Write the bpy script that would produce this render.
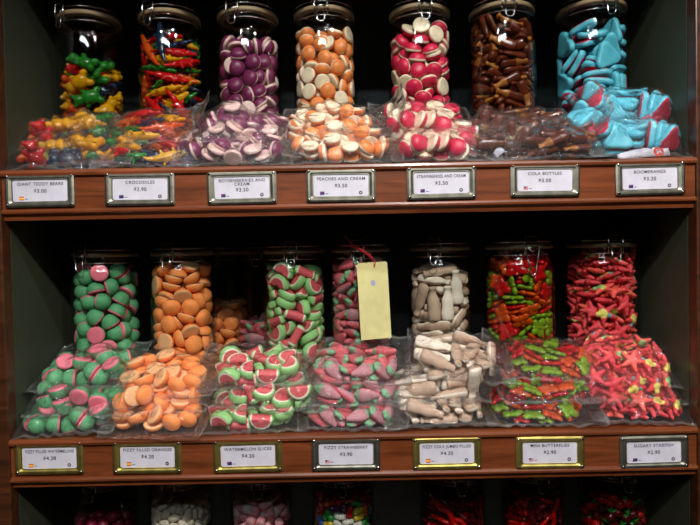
import bpy, bmesh, math, random
import numpy as np
from math import sin, cos, pi as PI, radians as R
from mathutils import Matrix, Vector, Euler, Quaternion

for o in list(bpy.data.objects): bpy.data.objects.remove(o)
scene = bpy.context.scene
COL = scene.collection

# ---------------------------------------------------------------- camera
cam_data = bpy.data.cameras.new('camera'); cam = bpy.data.objects.new('camera', cam_data); COL.objects.link(cam)
cam_data.sensor_width = 36; cam_data.lens = 560*36/700; cam_data.clip_start = .02
cam.matrix_world = Matrix.Translation((0, -.92, 1.35)) @ Matrix.Rotation(R(90-1.28), 4, 'X') @ Matrix.Rotation(R(-1.13), 4, 'Z')
scene.camera = cam
# ---------------------------------------------------------------- world, lamps, exposure
world = bpy.data.worlds.new('world'); scene.world = world; world.use_nodes = True
world.node_tree.nodes['Background'].inputs[0].default_value = (1, .93, .85, 1)
world.node_tree.nodes['Background'].inputs[1].default_value = .05
# (x, y, z, aim x, aim z, watts, colour, cone degrees)
SPOTS = [(.12, -1.75, 2.76, .05, 1.30, 88, (1, .93, .84), 48),
         (-.75, -1.9, 2.76, -.30, 1.25, 13, (1, .93, .86), 48),
         (1.0, -1.65, 2.76, .30, 1.30, 34, (1, .94, .86), 50),
         (.3, -1.05, 2.76, .1, 1.2, 26, (.95, .97, 1), 62)]
for x, y, z, ax, az, w, c, cone in SPOTS:
    l = bpy.data.lights.new('spot_lamp_light', 'SPOT'); l.energy = w; l.color = c; l.shadow_soft_size = .03
    l.spot_size = R(cone); l.spot_blend = .7
    o = bpy.data.objects.new('spot_lamp_light', l); COL.objects.link(o); o.location = (x, y, z)
    o.rotation_euler = (Vector((ax, .05, az))-Vector((x, y, z))).to_track_quat('-Z', 'Y').to_euler()
l = bpy.data.lights.new('shop_fill_light', 'AREA'); l.shape = 'RECTANGLE'; l.size = 1.2; l.size_y = .06; l.energy = 5; l.color = (.85, .93, 1)
o = bpy.data.objects.new('shop_fill_light', l); COL.objects.link(o); o.location = (-.3, -2.3, 2.74)
o.rotation_euler = (Vector((0, 0, 1.2))-Vector(o.location)).to_track_quat('-Z', 'Y').to_euler()
vs = scene.view_settings
vs.view_transform = 'Standard'; vs.look = 'None'; vs.gamma = 1; vs.use_curve_mapping = False; vs.exposure = 0.97
scene.cycles.transparent_max_bounces = 40
scene.cycles.max_bounces = 8

# ---------------------------------------------------------------- materials
MATS = {}
def node_mat(name):
    m = bpy.data.materials.new(name); m.use_nodes = True
    nt = m.node_tree
    return m, nt, nt.nodes['Principled BSDF'], nt.nodes['Material Output']
def rgb(h):
    v = [int(h[i:i+2], 16)/255 for i in (0, 2, 4)]
    return tuple(c/12.92 if c < .04045 else ((c+.055)/1.055)**2.4 for c in v) + (1,)
def texco(nt, scale=(1, 1, 1)):
    t = nt.nodes.new('ShaderNodeTexCoord'); mp = nt.nodes.new('ShaderNodeMapping'); mp.inputs['Scale'].default_value = scale
    nt.links.new(t.outputs['Object'], mp.inputs[0]); return mp.outputs[0]
def noise(nt, co, sc, det=3, rough=.5, dist=0):
    n = nt.nodes.new('ShaderNodeTexNoise'); n.inputs['Scale'].default_value = sc; n.inputs['Detail'].default_value = det
    n.inputs['Roughness'].default_value = rough; n.inputs['Distortion'].default_value = dist; nt.links.new(co, n.inputs['Vector']); return n.outputs[0]
def ramp(nt, fac, stops):
    r = nt.nodes.new('ShaderNodeValToRGB'); e = r.color_ramp.elements
    while len(e) < len(stops): e.new(.5)
    for q, (p, c) in zip(e, stops): q.position = p; q.color = c
    nt.links.new(fac, r.inputs[0]); return r.outputs[0]
def bump(nt, h, p, strength, dist=.001):
    b = nt.nodes.new('ShaderNodeBump'); b.inputs['Strength'].default_value = strength; b.inputs['Distance'].default_value = dist
    nt.links.new(h, b.inputs['Height']); nt.links.new(b.outputs[0], p.inputs['Normal']); return b
def scaled(c, k): return (min(c[0]*k, 1), min(c[1]*k, 1), min(c[2]*k, 1), 1)

def mat_plain(name, c, rough=.5, metal=0, spec=.5):
    m, nt, p, out = node_mat(name); c = rgb(c)
    n = noise(nt, texco(nt), 35, 4)
    nt.links.new(ramp(nt, n, [(.3, scaled(c, .88)), (.7, scaled(c, 1.08))]), p.inputs['Base Color'])
    p.inputs['Roughness'].default_value = rough; p.inputs['Metallic'].default_value = metal; p.inputs['Specular IOR Level'].default_value = spec
    return m
def mat_gum(name, c, tr=.4):
    m, nt, p, out = node_mat(name); c = rgb(c)
    n = noise(nt, texco(nt), 60, 2)
    col = ramp(nt, n, [(.3, scaled(c, .8)), (.7, scaled(c, 1.1))])
    nt.links.new(col, p.inputs['Base Color']); p.inputs['Roughness'].default_value = .22; p.inputs['Coat Weight'].default_value = .3
    p.inputs['Coat Roughness'].default_value = .12
    t = nt.nodes.new('ShaderNodeBsdfTranslucent'); nt.links.new(col, t.inputs[0])
    mx = nt.nodes.new('ShaderNodeMixShader'); mx.inputs[0].default_value = tr
    nt.links.new(p.outputs[0], mx.inputs[1]); nt.links.new(t.outputs[0], mx.inputs[2]); nt.links.new(mx.outputs[0], out.inputs[0])
    return m
def mat_foam(name, c, rough=.42):
    """smooth foamy sweet: satin surface, faint mottling"""
    m, nt, p, out = node_mat(name); c = rgb(c); co = texco(nt)
    n = noise(nt, co, 90, 4)
    nt.links.new(ramp(nt, n, [(.25, scaled(c, .78)), (.7, scaled(c, 1.08))]), p.inputs['Base Color'])
    p.inputs['Roughness'].default_value = rough; p.inputs['Subsurface Weight'].default_value = .12
    p.inputs['Subsurface Radius'].default_value = (.006, .004, .003); p.inputs['Subsurface Scale'].default_value = .6
    bump(nt, noise(nt, co, 260, 3), p, .25, .0006)
    return m
def mat_sugar(name, c, amt=.30):
    """sour sugar coat: pale grains over the colour"""
    m, nt, p, out = node_mat(name); c = rgb(c); co = texco(nt)
    w = tuple(.68*c[i]+.27 for i in range(3))+(1,)
    n = noise(nt, co, 900, 2, .6)
    nt.links.new(ramp(nt, n, [(.42, c), (.42+(.6 if name in ('sug_cherry', 'sug_coral', 'sug_orange') else amt), w)]), p.inputs['Base Color'])
    p.inputs['Roughness'].default_value = .6
    bump(nt, n, p, .5, .0006)
    return m
def two_sided_fresnel(nt, normal=None):
    # the same air-to-film reflectance from either side of a thin wall
    g = nt.nodes.new('ShaderNodeNewGeometry'); mr = nt.nodes.new('ShaderNodeMapRange')
    mr.inputs['To Min'].default_value = 1.5; mr.inputs['To Max'].default_value = 1/1.5; nt.links.new(g.outputs['Backfacing'], mr.inputs['Value'])
    fr = nt.nodes.new('ShaderNodeFresnel'); nt.links.new(mr.outputs[0], fr.inputs[0])
    if normal: nt.links.new(normal, fr.inputs['Normal'])
    return fr
def mat_film(haze=.014):
    m, nt, p, out = node_mat('clear cellophane'); nt.nodes.remove(p)
    co = texco(nt)
    b0 = nt.nodes.new('ShaderNodeBump'); b0.inputs['Strength'].default_value = .8; b0.inputs['Distance'].default_value = .005
    nt.links.new(noise(nt, co, 70, 4, .6, 1.5), b0.inputs['Height'])
    # sharp creases: cell borders in warped coordinates
    wn = nt.nodes.new('ShaderNodeTexNoise'); wn.inputs['Scale'].default_value = 22; nt.links.new(co, wn.inputs['Vector'])
    wm = nt.nodes.new('ShaderNodeVectorMath'); wm.operation = 'MULTIPLY_ADD'; wm.inputs[1].default_value = (.035, .035, .035)
    nt.links.new(wn.outputs['Color'], wm.inputs[0]); nt.links.new(co, wm.inputs[2])
    vo = nt.nodes.new('ShaderNodeTexVoronoi'); vo.feature = 'F1'; vo.inputs['Scale'].default_value = 42; nt.links.new(wm.outputs[0], vo.inputs['Vector'])
    b = nt.nodes.new('ShaderNodeBump'); b.inputs['Strength'].default_value = 1; b.inputs['Distance'].default_value = .008
    nt.links.new(vo.outputs['Distance'], b.inputs['Height']); nt.links.new(b0.outputs[0], b.inputs['Normal'])
    fr = two_sided_fresnel(nt, b.outputs[0])
    mu = nt.nodes.new('ShaderNodeMath'); mu.operation = 'MULTIPLY'; mu.inputs[1].default_value = 2.0; mu.use_clamp = True; nt.links.new(fr.outputs[0], mu.inputs[0])
    tr = nt.nodes.new('ShaderNodeBsdfTransparent'); tr.inputs[0].default_value = (.985, .985, .985, 1)
    gl = nt.nodes.new('ShaderNodeBsdfGlossy'); gl.inputs['Roughness'].default_value = .05; nt.links.new(b.outputs[0], gl.inputs['Normal'])
    df = nt.nodes.new('ShaderNodeBsdfDiffuse'); df.inputs[0].default_value = (.9, .9, .9, 1)
    m1 = nt.nodes.new('ShaderNodeMixShader'); m1.inputs[0].default_value = haze
    nt.links.new(tr.outputs[0], m1.inputs[1]); nt.links.new(df.outputs[0], m1.inputs[2])
    m2 = nt.nodes.new('ShaderNodeMixShader'); nt.links.new(mu.outputs[0], m2.inputs[0])
    nt.links.new(m1.outputs[0], m2.inputs[1]); nt.links.new(gl.outputs[0], m2.inputs[2])
    nt.links.new(m2.outputs[0], out.inputs[0]); return m
def mat_glass():
    m, nt, p, out = node_mat('clear jar glass'); nt.nodes.remove(p)
    fr = two_sided_fresnel(nt)
    tr = nt.nodes.new('ShaderNodeBsdfTransparent'); tr.inputs[0].default_value = (.89, .905, .895, 1)
    gl = nt.nodes.new('ShaderNodeBsdfGlossy'); gl.inputs['Roughness'].default_value = .03
    m2 = nt.nodes.new('ShaderNodeMixShader'); nt.links.new(fr.outputs[0], m2.inputs[0])
    nt.links.new(tr.outputs[0], m2.inputs[1]); nt.links.new(gl.outputs[0], m2.inputs[2])
    nt.links.new(m2.outputs[0], out.inputs[0]); return m
def mat_wood(name, dark, light, rough=.32, coat=.25):
    m, nt, p, out = node_mat(name)
    co = texco(nt, (1.2, 14, 14))
    n = noise(nt, co, 5, 6, .62, .9); n2 = noise(nt, texco(nt, (.8, 60, 60)), 6, 3)
    a = ramp(nt, n, [(.28, rgb(dark)), (.72, rgb(light))])
    mx = nt.nodes.new('ShaderNodeMix'); mx.data_type = 'RGBA'; mx.blend_type = 'MULTIPLY'; mx.inputs[0].default_value = .45
    nt.links.new(a, mx.inputs[6]); nt.links.new(ramp(nt, n2, [(.35, (.6, .58, .56, 1)), (.6, (1, 1, 1, 1))]), mx.inputs[7])
    nt.links.new(mx.outputs[2], p.inputs['Base Color']); p.inputs['Roughness'].default_value = rough
    p.inputs['Coat Weight'].default_value = coat; p.inputs['Coat Roughness'].default_value = .2
    bump(nt, n2, p, .12, .0006); return m
def mat_metal(name, c, rough=.25):
    m, nt, p, out = node_mat(name); co = texco(nt)
    nt.links.new(ramp(nt, noise(nt, co, 45, 4), [(.3, scaled(rgb(c), .55)), (.7, rgb(c))]), p.inputs['Base Color'])
    p.inputs['Metallic'].default_value = 1; p.inputs['Roughness'].default_value = rough
    bump(nt, noise(nt, co, 25, 2), p, .25, .003); return m

FOAM = dict(purple='72204e', peach='ee8e4c', crimson='d51d4a', cream='f2dfc4', cream_pink='e4c2bc', skyblue='5cbfd6', rose='c4304e',
            almond='efe3cf', mallow_pink='f0a8b4', mallow_white='f3eceb', magenta='8a0f3c')
GUM = dict(gum_yellow='eeb010', gum_red='dc1414', gum_green='2a8a2a', gum_orange='e85c10', gum_blue='1c3350', gum_clear='c98a3a', gum_lime='8cb41e',
           gum_dark='5c0a14', cola='74321a', cola_clear='bd7838', bean_orange='f57a10', bean_green='2fa34a', bean_blue='3f78d8', bean_yellow='e9d34a',
           bean_red='c21a22', bean_purple='4a2055', bean_white='e8e6df', bean_pink='e04a84')
SUG = dict(sug_green='239a58', sug_pink='e8607c', sug_orange='ff9238', sug_pale='f7b878', sug_lime='84c86c', sug_white='eee0cf', sug_red='d83240',
           sug_rose='d23c50', sug_mint='6aa87a', sug_grey='b8717e', sug_brown='bd9c82', sug_cherry='e01830', sug_yellow='e8dc50', sug_teal='5a9a9c', sug_coral='f04a3c')
def M(name):
    if name in MATS: return MATS[name]
    if name in FOAM: m = mat_foam(name, FOAM[name])
    elif name in GUM: m = mat_gum(name, GUM[name], .15 if name.startswith('bean') else .4)
    elif name in SUG: m = mat_sugar(name, SUG[name])
    elif name == 'film': m = mat_film()
    elif name == 'film_seam': m = mat_film(.09)
    elif name == 'glass': m = mat_glass()
    elif name == 'cherry_wood': m = mat_wood(name, '50260f', '854627')
    elif name == 'brown_wood': m = mat_wood(name, '2c170c', '56301a')
    elif name == 'green_paint': m = mat_plain(name, '343a2c', .5)
    elif name == 'back_paint': m = mat_plain(name, '3f4a48', .5)
    elif name == 'pewter': m = mat_metal(name, 'a8a799', .45)
    elif name == 'brass': m = mat_metal(name, 'dccb76', .45)
    elif name == 'steel': m = mat_metal(name, 'd8d8d4', .2)
    elif name == 'rubber': m = mat_plain(name, '7d6c4e', .6)
    elif name == 'card': m = mat_plain(name, 'c6c4d2', .6)
    elif name == 'ink': m = mat_plain(name, '14121c', .6)
    elif name == 'navy': m = mat_plain(name, '1c1c66', .6)
    elif name == 'flag_red': m = mat_plain(name, 'c83a2a', .6)
    elif name == 'flag_gold': m = mat_plain(name, 'eeb72c', .6)
    elif name == 'tag_paper': m = mat_plain(name, 'cdc68a', .75)
    elif name == 'tag_spot': m = mat_plain(name, '9aa3c4', .75)
    elif name == 'red_thread': m = mat_plain(name, 'b01c24', .8)
    elif name == 'plaster': m = mat_plain(name, 'cfc4b2', .8)
    elif name == 'shop_wall': m = mat_plain(name, '4a4036', .7)
    elif name == 'floor_wood': m = mat_wood(name, '5b3c25', '8f6a45', .4, .1)
    elif name == 'lamp_metal': m = mat_plain(name, '2b2b2b', .5)
    else: raise KeyError(name)
    m.name = name.replace('_', ' '); MATS[name] = m; return m

# ---------------------------------------------------------------- sweets: mesh builders
def finish_mesh(me, mats, matf=None, smooth=True):
    for m in mats: me.materials.append(m)
    if smooth: me.polygons.foreach_set('use_smooth', [True]*len(me.polygons))
    if matf:
        for p in me.polygons: p.material_index = matf(p.center, p.normal)
    me.update()
    return me

def polar_mesh(name, rf, prof, mats, matf, n=28, bend=0.0):
    """rings of an outline rf(angle), each ring scaled and lifted by prof = [(scale, z)]; closed at both ends"""
    bm = bmesh.new(); rings = []
    for s, z in prof:
        if s <= 1e-6: rings.append([bm.verts.new((0, 0, z))]); continue
        r_ = []
        for i in range(n):
            a = 2*PI*i/n; r = rf(a)*s
            x, y = r*cos(a), r*sin(a)
            r_.append(bm.verts.new((x, y, z + bend*(x*x))))
        rings.append(r_)
    for A, B in zip(rings, rings[1:]):
        for i in range(n):
            j = (i+1) % n
            if len(A) == 1: bm.faces.new((A[0], B[j], B[i]))
            elif len(B) == 1: bm.faces.new((A[i], A[j], B[0]))
            else: bm.faces.new((A[i], A[j], B[j], B[i]))
    bmesh.ops.recalc_face_normals(bm, faces=bm.faces)
    me = bpy.data.meshes.new(name); bm.to_mesh(me); bm.free()
    return finish_mesh(me, mats, matf)

def blob_mesh(name, blobs, mats, matf=None, voxel=.0018, smooth=3):
    """ellipsoids (cx,cy,cz, rx,ry,rz[, rotz]) melted into one smooth skin"""
    bm = bmesh.new()
    for b in blobs:
        M = Matrix.Translation(b[:3]) @ Matrix.Rotation(b[6] if len(b) > 6 else 0, 4, 'Z') @ Matrix.Diagonal((b[3], b[4], b[5], 1))
        bmesh.ops.create_uvsphere(bm, u_segments=14, v_segments=9, radius=1, matrix=M)
    me = bpy.data.meshes.new(name); bm.to_mesh(me); bm.free()
    o = bpy.data.objects.new(name, me); bpy.context.scene.collection.objects.link(o)
    r = o.modifiers.new('r', 'REMESH'); r.mode = 'VOXEL'; r.voxel_size = voxel
    s = o.modifiers.new('s', 'SMOOTH'); s.iterations = smooth; s.factor = .5
    dg = bpy.context.evaluated_depsgraph_get()
    out = bpy.data.meshes.new_from_object(o.evaluated_get(dg)); out.name = name
    bpy.data.objects.remove(o); bpy.data.meshes.remove(me)
    out.materials.clear()
    return finish_mesh(out, mats, matf)

def dome_prof(h, base=-.4, q=8):
    """flat base, rounded edge, domed top; z runs from base*h to (1+base)*h"""
    z0 = base*h
    p = [(0, z0), (.55, z0), (.86, z0), (.95, z0+.04*h), (1, z0+.16*h)]
    for k in range(1, q):
        a = PI/2*k/q
        p.append((cos(a)**.72, z0+.16*h+.84*h*sin(a)))
    return p + [(0, z0+h)]

def puff_prof(h, q=4, e=.5):
    p = [(0, -h/2), (.6, -h/2)]
    for k in range(q+1):
        a = -PI/2+PI*k/q
        p.append((.84+.16*cos(a), h/2*sin(a)))
    return p + [(.6, h/2), (0, h/2)]

def make_candies(M):
    """kind -> list of meshes (one per colour); M(name) gives a material"""
    K = {}
    def cream(col, r, h): return [polar_mesh('cream_disc', lambda a: r*(1+.02*sin(3*a)), dome_prof(h), [M(col), M('cream_pink' if col == 'purple' else 'cream')],
                                             lambda c, n: 1 if c.z < -.4*h+.36*h else 0, 24)]
    K['boysen'] = cream('purple', .0155, .015)
    K['peach'] = cream('peach', .0148, .014)
    K['straw'] = cream('crimson', .016, .015)
    # giant bears
    bear = [(0,0,0,.013,.017,.0095), (0,.021,.001,.0105,.0095,.009), (-.0085,.029,0,.004,.004,.0045), (.0085,.029,0,.004,.004,.0045),
            (0,.022,.0085,.0042,.0035,.004), (-.0125,.008,.0045,.0045,.0075,.005,.6), (.0125,.008,.0045,.0045,.0075,.005,-.6),
            (-.0095,-.0145,.003,.0065,.0085,.0075,-.35), (.0095,-.0145,.003,.0065,.0085,.0075,.35), (0,-.003,.005,.009,.011,.007)]
    b = blob_mesh('bear', bear, [])
    K['bear'] = recolour(b, [M(c) for c in ('gum_yellow', 'gum_red', 'gum_green', 'gum_orange', 'gum_blue', 'gum_yellow', 'gum_green')])
    croc = [(0,0,0,.021,.0098,.008), (.019,0,0,.012,.0075,.0062), (.031,0,0,.011,.0058,.004), (-.021,.001,0,.014,.0075,.006),
            (-.034,.003,0,.012,.005,.0042,-.2), (-.0435,.0065,0,.008,.0032,.003,-.6), (.02,.0045,.0055,.003,.0025,.003), (.02,-.0045,.0055,.003,.0025,.003),
            (.011,.0115,-.003,.0032,.006,.003,.4), (.011,-.0115,-.003,.0032,.006,.003,-.4), (-.013,.0115,-.003,.0034,.006,.003,.4), (-.013,-.0115,-.003,.0034,.006,.003,-.4)]
    croc += [(.012-.0072*k, 0, .0075-.0004*k, .0026, .0026, .0032) for k in range(6)]
    croc = [tuple(v*.87 for v in b[:6])+tuple(b[6:]) for b in croc]
    c = blob_mesh('crocodile', croc, [])
    K['croc'] = recolour(c, [M(q) for q in ('gum_red', 'gum_green', 'gum_yellow', 'gum_red', 'gum_blue', 'gum_orange')])
    # cola bottles (lying, flat back)
    def bottle(s, flat):
        n = 20; L = [(-.022,0,),(-.0218,.0062),(-.0195,.0082),(-.012,.0086),(-.004,.0072),(.002,.0080),(.006,.0074),(.012,.0048),(.018,.0040),(.0185,.0050),(.0215,.0050),(.022,.004),(.0222,0)]
        bm = bmesh.new(); rings = []
        for x, r in L:
            if r == 0: rings.append([bm.verts.new((x*s, 0, 0))]); continue
            q = []
            for i in range(n):
                a = 2*PI*i/n
                q.append(bm.verts.new((x*s, r*s*cos(a), r*s*(sin(a)*.75 if sin(a) > 0 else sin(a)*flat))))
            rings.append(q)
        for A, B in zip(rings, rings[1:]):
            for i in range(n):
                j = (i+1) % n
                if len(A) == 1: bm.faces.new((A[0], B[j], B[i]))
                elif len(B) == 1: bm.faces.new((A[i], A[j], B[0]))
                else: bm.faces.new((A[i], A[j], B[j], B[i]))
        bmesh.ops.recalc_face_normals(bm, faces=bm.faces)
        me = bpy.data.meshes.new('cola_bottle'); bm.to_mesh(me); bm.free(); return me
    K['cola'] = recolour(finish_mesh(bottle(1.1, .45), []), [(M('cola'), M('cola_clear'), ), (M('cola'), M('cola'))], lambda c, n: 1 if c.x > .002 else 0)
    K['colafill'] = [finish_mesh(bottle(1.45, .6), [M('sug_brown'), M('sug_white')], lambda c, n: 1 if c.z < .0005 else 0)]
    # blue and pink triangles
    def tri(a): return .0205/(1+.34*cos(3*a))**.62
    K['tri'] = [polar_mesh('triangle', tri, puff_prof(.011), [M('skyblue'), M('rose')], lambda c, n: 1 if c.z < -.0022 else 0, 30, 7.0)]
    # fizzy watermelon domes / oranges
    K['melondome'] = [polar_mesh('watermelon_dome', lambda a: .0158, dome_prof(.0215, -.4, 9), [M('sug_green'), M('sug_pink')],
                                 lambda c, n: 1 if c.z < -.4*.0215+.005 else 0, 26)]
    K['orange'] = [polar_mesh('orange_disc', lambda a: .0172, dome_prof(.0145, -.45, 7), [M('sug_orange'), M('sug_pale')],
                              lambda c, n: 1 if c.z < -.45*.0145+.003 else 0, 28)]
    # watermelon slice: half round wedge standing on its rind
    def slice_():
        bm = bmesh.new(); n = 14; w = .0215; rr = [0, .35, .62, .72, .86, .95, 1.0]
        zz = [.0075, .0075, .0075, .0075, .0072, .006, .0025]
        grid = {}
        for side in (1, -1):
            for k, (r, z) in enumerate(zip(rr, zz)):
                for i in range(n+1):
                    a = PI+PI*i/n
                    if k == 0: continue
                    x = w*r*cos(a); y = .019*r*sin(a)*1.25+.010
                    if i in (0, n): x *= .985
                    grid[side, k, i] = bm.verts.new((x, y, side*z))
            grid[side, 0] = bm.verts.new((0, .010, side*.0075))
            for i in range(n):
                bm.faces.new([grid[side, 0], grid[side, 1, i], grid[side, 1, i+1]])
                for k in range(1, len(rr)-1):
                    bm.faces.new([grid[side, k, i], grid[side, k+1, i], grid[side, k+1, i+1], grid[side, k, i+1]])
        K_ = len(rr)-1
        for i in range(n): bm.faces.new([grid[1, K_, i], grid[1, K_, i+1], grid[-1, K_, i+1], grid[-1, K_, i]])
        for i in (0, n):
            for k in range(1, K_): bm.faces.new([grid[1, k, i], grid[1, k+1, i], grid[-1, k+1, i], grid[-1, k, i]])
            bm.faces.new([grid[1, 0], grid[1, 1, i], grid[-1, 1, i], grid[-1, 0]])
        bmesh.ops.recalc_face_normals(bm, faces=bm.faces)
        me = bpy.data.meshes.new('watermelon_slice'); bm.to_mesh(me); bm.free()
        def f(c, n):
            r = math.hypot(c.x/w, (c.y-.010)/(.019*1.25))
            return 0 if r > .87 else (1 if r > .73 else 2)
        return finish_mesh(me, [M('sug_lime'), M('sug_white'), M('sug_red')], f)
    K['slice'] = [slice_()]
    # strawberries: tapering, green leafy shoulder
    sb = [(0,0,0,.0125,.0115,.0075), (.008,0,0,.0105,.0085,.0065), (-.007,0,0,.010,.0125,.0075), (.016,0,0,.007,.0055,.0048),
          (-.0145,.006,.001,.006,.0038,.0045,.5), (-.0145,-.006,.001,.006,.0038,.0045,-.5), (-.0165,0,.001,.0065,.004,.005)]
    K['berry'] = [blob_mesh('strawberry', sb, [M('sug_rose'), M('sug_mint'), M('sug_grey')], lambda c, n: 1 if c.x < -.0135 else (2 if c.z < -.0015 else 0))]
    # butterflies
    bf = [(0,0,0,.003,.0135,.0045), (.0095,.0065,0,.0098,.0075,.0042,.55), (-.0095,.0065,0,.0098,.0075,.0042,-.55),
          (.0075,-.0065,0,.0078,.0062,.004,-.5), (-.0075,-.0065,0,.0078,.0062,.004,.5), (0,.012,.001,.0032,.0032,.004)]
    b = blob_mesh('butterfly', bf, [], None, .0015, 2)
    K['butterfly'] = recolour(b, [M(q) for q in ('gum_red', 'gum_orange', 'gum_lime', 'gum_red', 'gum_lime', 'gum_orange')])
    # starfish
    st = [(0,0,0,.0085,.0085,.0065)]
    for k in range(5):
        a = 2*PI*k/5
        st += [(.0095*cos(a), .0095*sin(a), -.0004, .0075, .0050, .0052, a), (.0165*cos(a), .0165*sin(a), -.001, .0062, .0033, .0038, a)]
    s = blob_mesh('starfish', st, [])
    def starf(sx): return lambda c, n: (1 if math.hypot(c.x-sx, c.y) < .0088 and c.z > 0 else (2 if math.hypot(c.x+sx, c.y-.006) < .0045 and c.z > 0 else 0))
    K['star'] = recolour(s, [(M('sug_cherry'), M('sug_yellow'), M('sug_teal')), (M('sug_coral'), M('sug_lime'), M('sug_yellow')), (M('sug_cherry'), M('sug_cherry'), M('sug_coral'))], starf(.005))
    # bottom shelf
    def egg(name, a, b_, c_, mats):
        return recolour(blob_mesh(name, [(0,0,0,a,b_,c_), (a*.25,0,0,a*.8,b_*.9,c_*.9)], [], None, .0016, 2), mats)
    K['almond'] = egg('almond', .0125, .008, .006, [M('almond')])
    K['jelly'] = recolour(blob_mesh('jelly_bean', [(-.0055,.001,0,.0065,.0065,.006), (.0055,.001,0,.0065,.0065,.006), (0,0,0,.0065,.006,.006)], [], None, .0015, 3),
                          [M(q) for q in ('bean_orange', 'bean_green', 'bean_blue', 'bean_yellow', 'bean_red', 'bean_purple', 'bean_white', 'bean_orange', 'bean_pink')])
    K['raspberry'] = egg('raspberry', .0125, .0105, .009, [M('magenta')])
    K['mallow'] = [polar_mesh('marshmallow', lambda a: .0085, [(0, -.022), (.8, -.022), (1, -.020), (1, -.007), (1, .007), (1, .020), (.8, .022), (0, .022)],
                              [M('mallow_pink'), M('mallow_white')], lambda c, n: 1 if abs(c.z) < .0075 else 0, 18)]
    K['cherry'] = recolour(blob_mesh('cherry', [(-.007,0,0,.0085,.0085,.0075), (.0085,.003,0,.0085,.0085,.0075), (0,.012,0,.0022,.011,.0025,.35), (.003,.012,0,.0022,.011,.0025,-.3)], []),
                           [(M('gum_dark'), M('gum_green')), (M('gum_red'), M('gum_green'))], lambda c, n: 1 if c.y > .0105 else 0)
    K['snake'] = recolour(blob_mesh('gum_snake', [(x*.0065, .0045*sin(x*1.1), 0, .0065, .0048, .0045) for x in range(-5, 6)], []), [M('gum_dark'), M('gum_red')])
    return K

def recolour(me, mats, matf=None):
    out = []
    for m in mats:
        c = me.copy(); c.materials.clear()
        for q in (m if isinstance(m, tuple) else (m,)): c.materials.append(q)
        if matf:
            for p in c.polygons: p.material_index = matf(p.center, p.normal)
        out.append(c)
    return out

# ---------------------------------------------------------------- layout (metres, world frame)
JARS = [
    ('T1', 'T1', -0.4887, 0.162, -0.5, 0, 0.218, False, 1),
    ('T2', 'T2', -0.3354, 0.162, -0.35, 0.0626, 0.263, False, 1),
    ('T3', 'T3', -0.1859, 0.162, -0.3, 0.0326, 0.253, False, 1),
    ('T4', 'T4', -0.0403, 0.162, -0.05, 0.0366, 0.262, False, 1),
    ('T5', 'T5', 0.1418, 0.162, 0.05, 0.0216, 0.266, False, 1),
    ('T6', 'T6', 0.299, 0.162, -0.05, 0.0164, 0.27, False, 1.06),
    ('T7', 'T7', 0.4697, 0.162, 0.1, 0, 0.268, False, 1.1),
    ('M1', 'M1', -0.4716, 0.162, -0.3, 0.0136, 0.273, False, 1.05),
    ('M2', 'M2', -0.3246, 0.162, -0.15, 0.0499, 0.278, False, 1),
    ('M3', 'M3', -0.1079, 0.162, 0.0, 0.0457, 0.266, False, 1),
    ('M4', 'M4', 0.0199, 0.162, -0.1, 0.0608, 0.275, False, 0.98),
    ('M5', 'M5', 0.1727, 0.162, -0.3, 0, 0.258, False, 1),
    ('M6', 'M6', 0.3257, 0.162, 0.05, 0.0428, 0.275, True, 1.1),
    ('M7', 'M7', 0.4844, 0.162, -0.05, 0, 0.278, False, 1.12),
    ('L1', 'L1', -0.487, 0.162, 0, 0.0039, 0.231, False, 1),
    ('L2', 'L2', -0.3388, 0.162, -0.05, 0.0387, 0.261, False, 1),
    ('L3', 'L3', -0.1808, 0.162, 0.05, 0, 0.254, False, 1),
    ('L4', 'L4', -0.0228, 0.162, 0.0, 0.0218, 0.274, False, 1),
    ('L5', 'L5', 0.1899, 0.162, 0.1, 0.0143, 0.258, False, 1.05),
    ('L6', 'L6', 0.3459, 0.162, 0, 0.0194, 0.258, False, 1),
    ('L7', 'L7', 0.5021, 0.162, 0, 0.0177, 0.258, False, 1.05),
    ('M8', 'M2', -0.2837, 0.298, 0, 0, 0.19, False, 1),
    ('M9', 'M4', -0.1943, 0.298, 0, 0, 0.15, False, 1),
]
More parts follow.
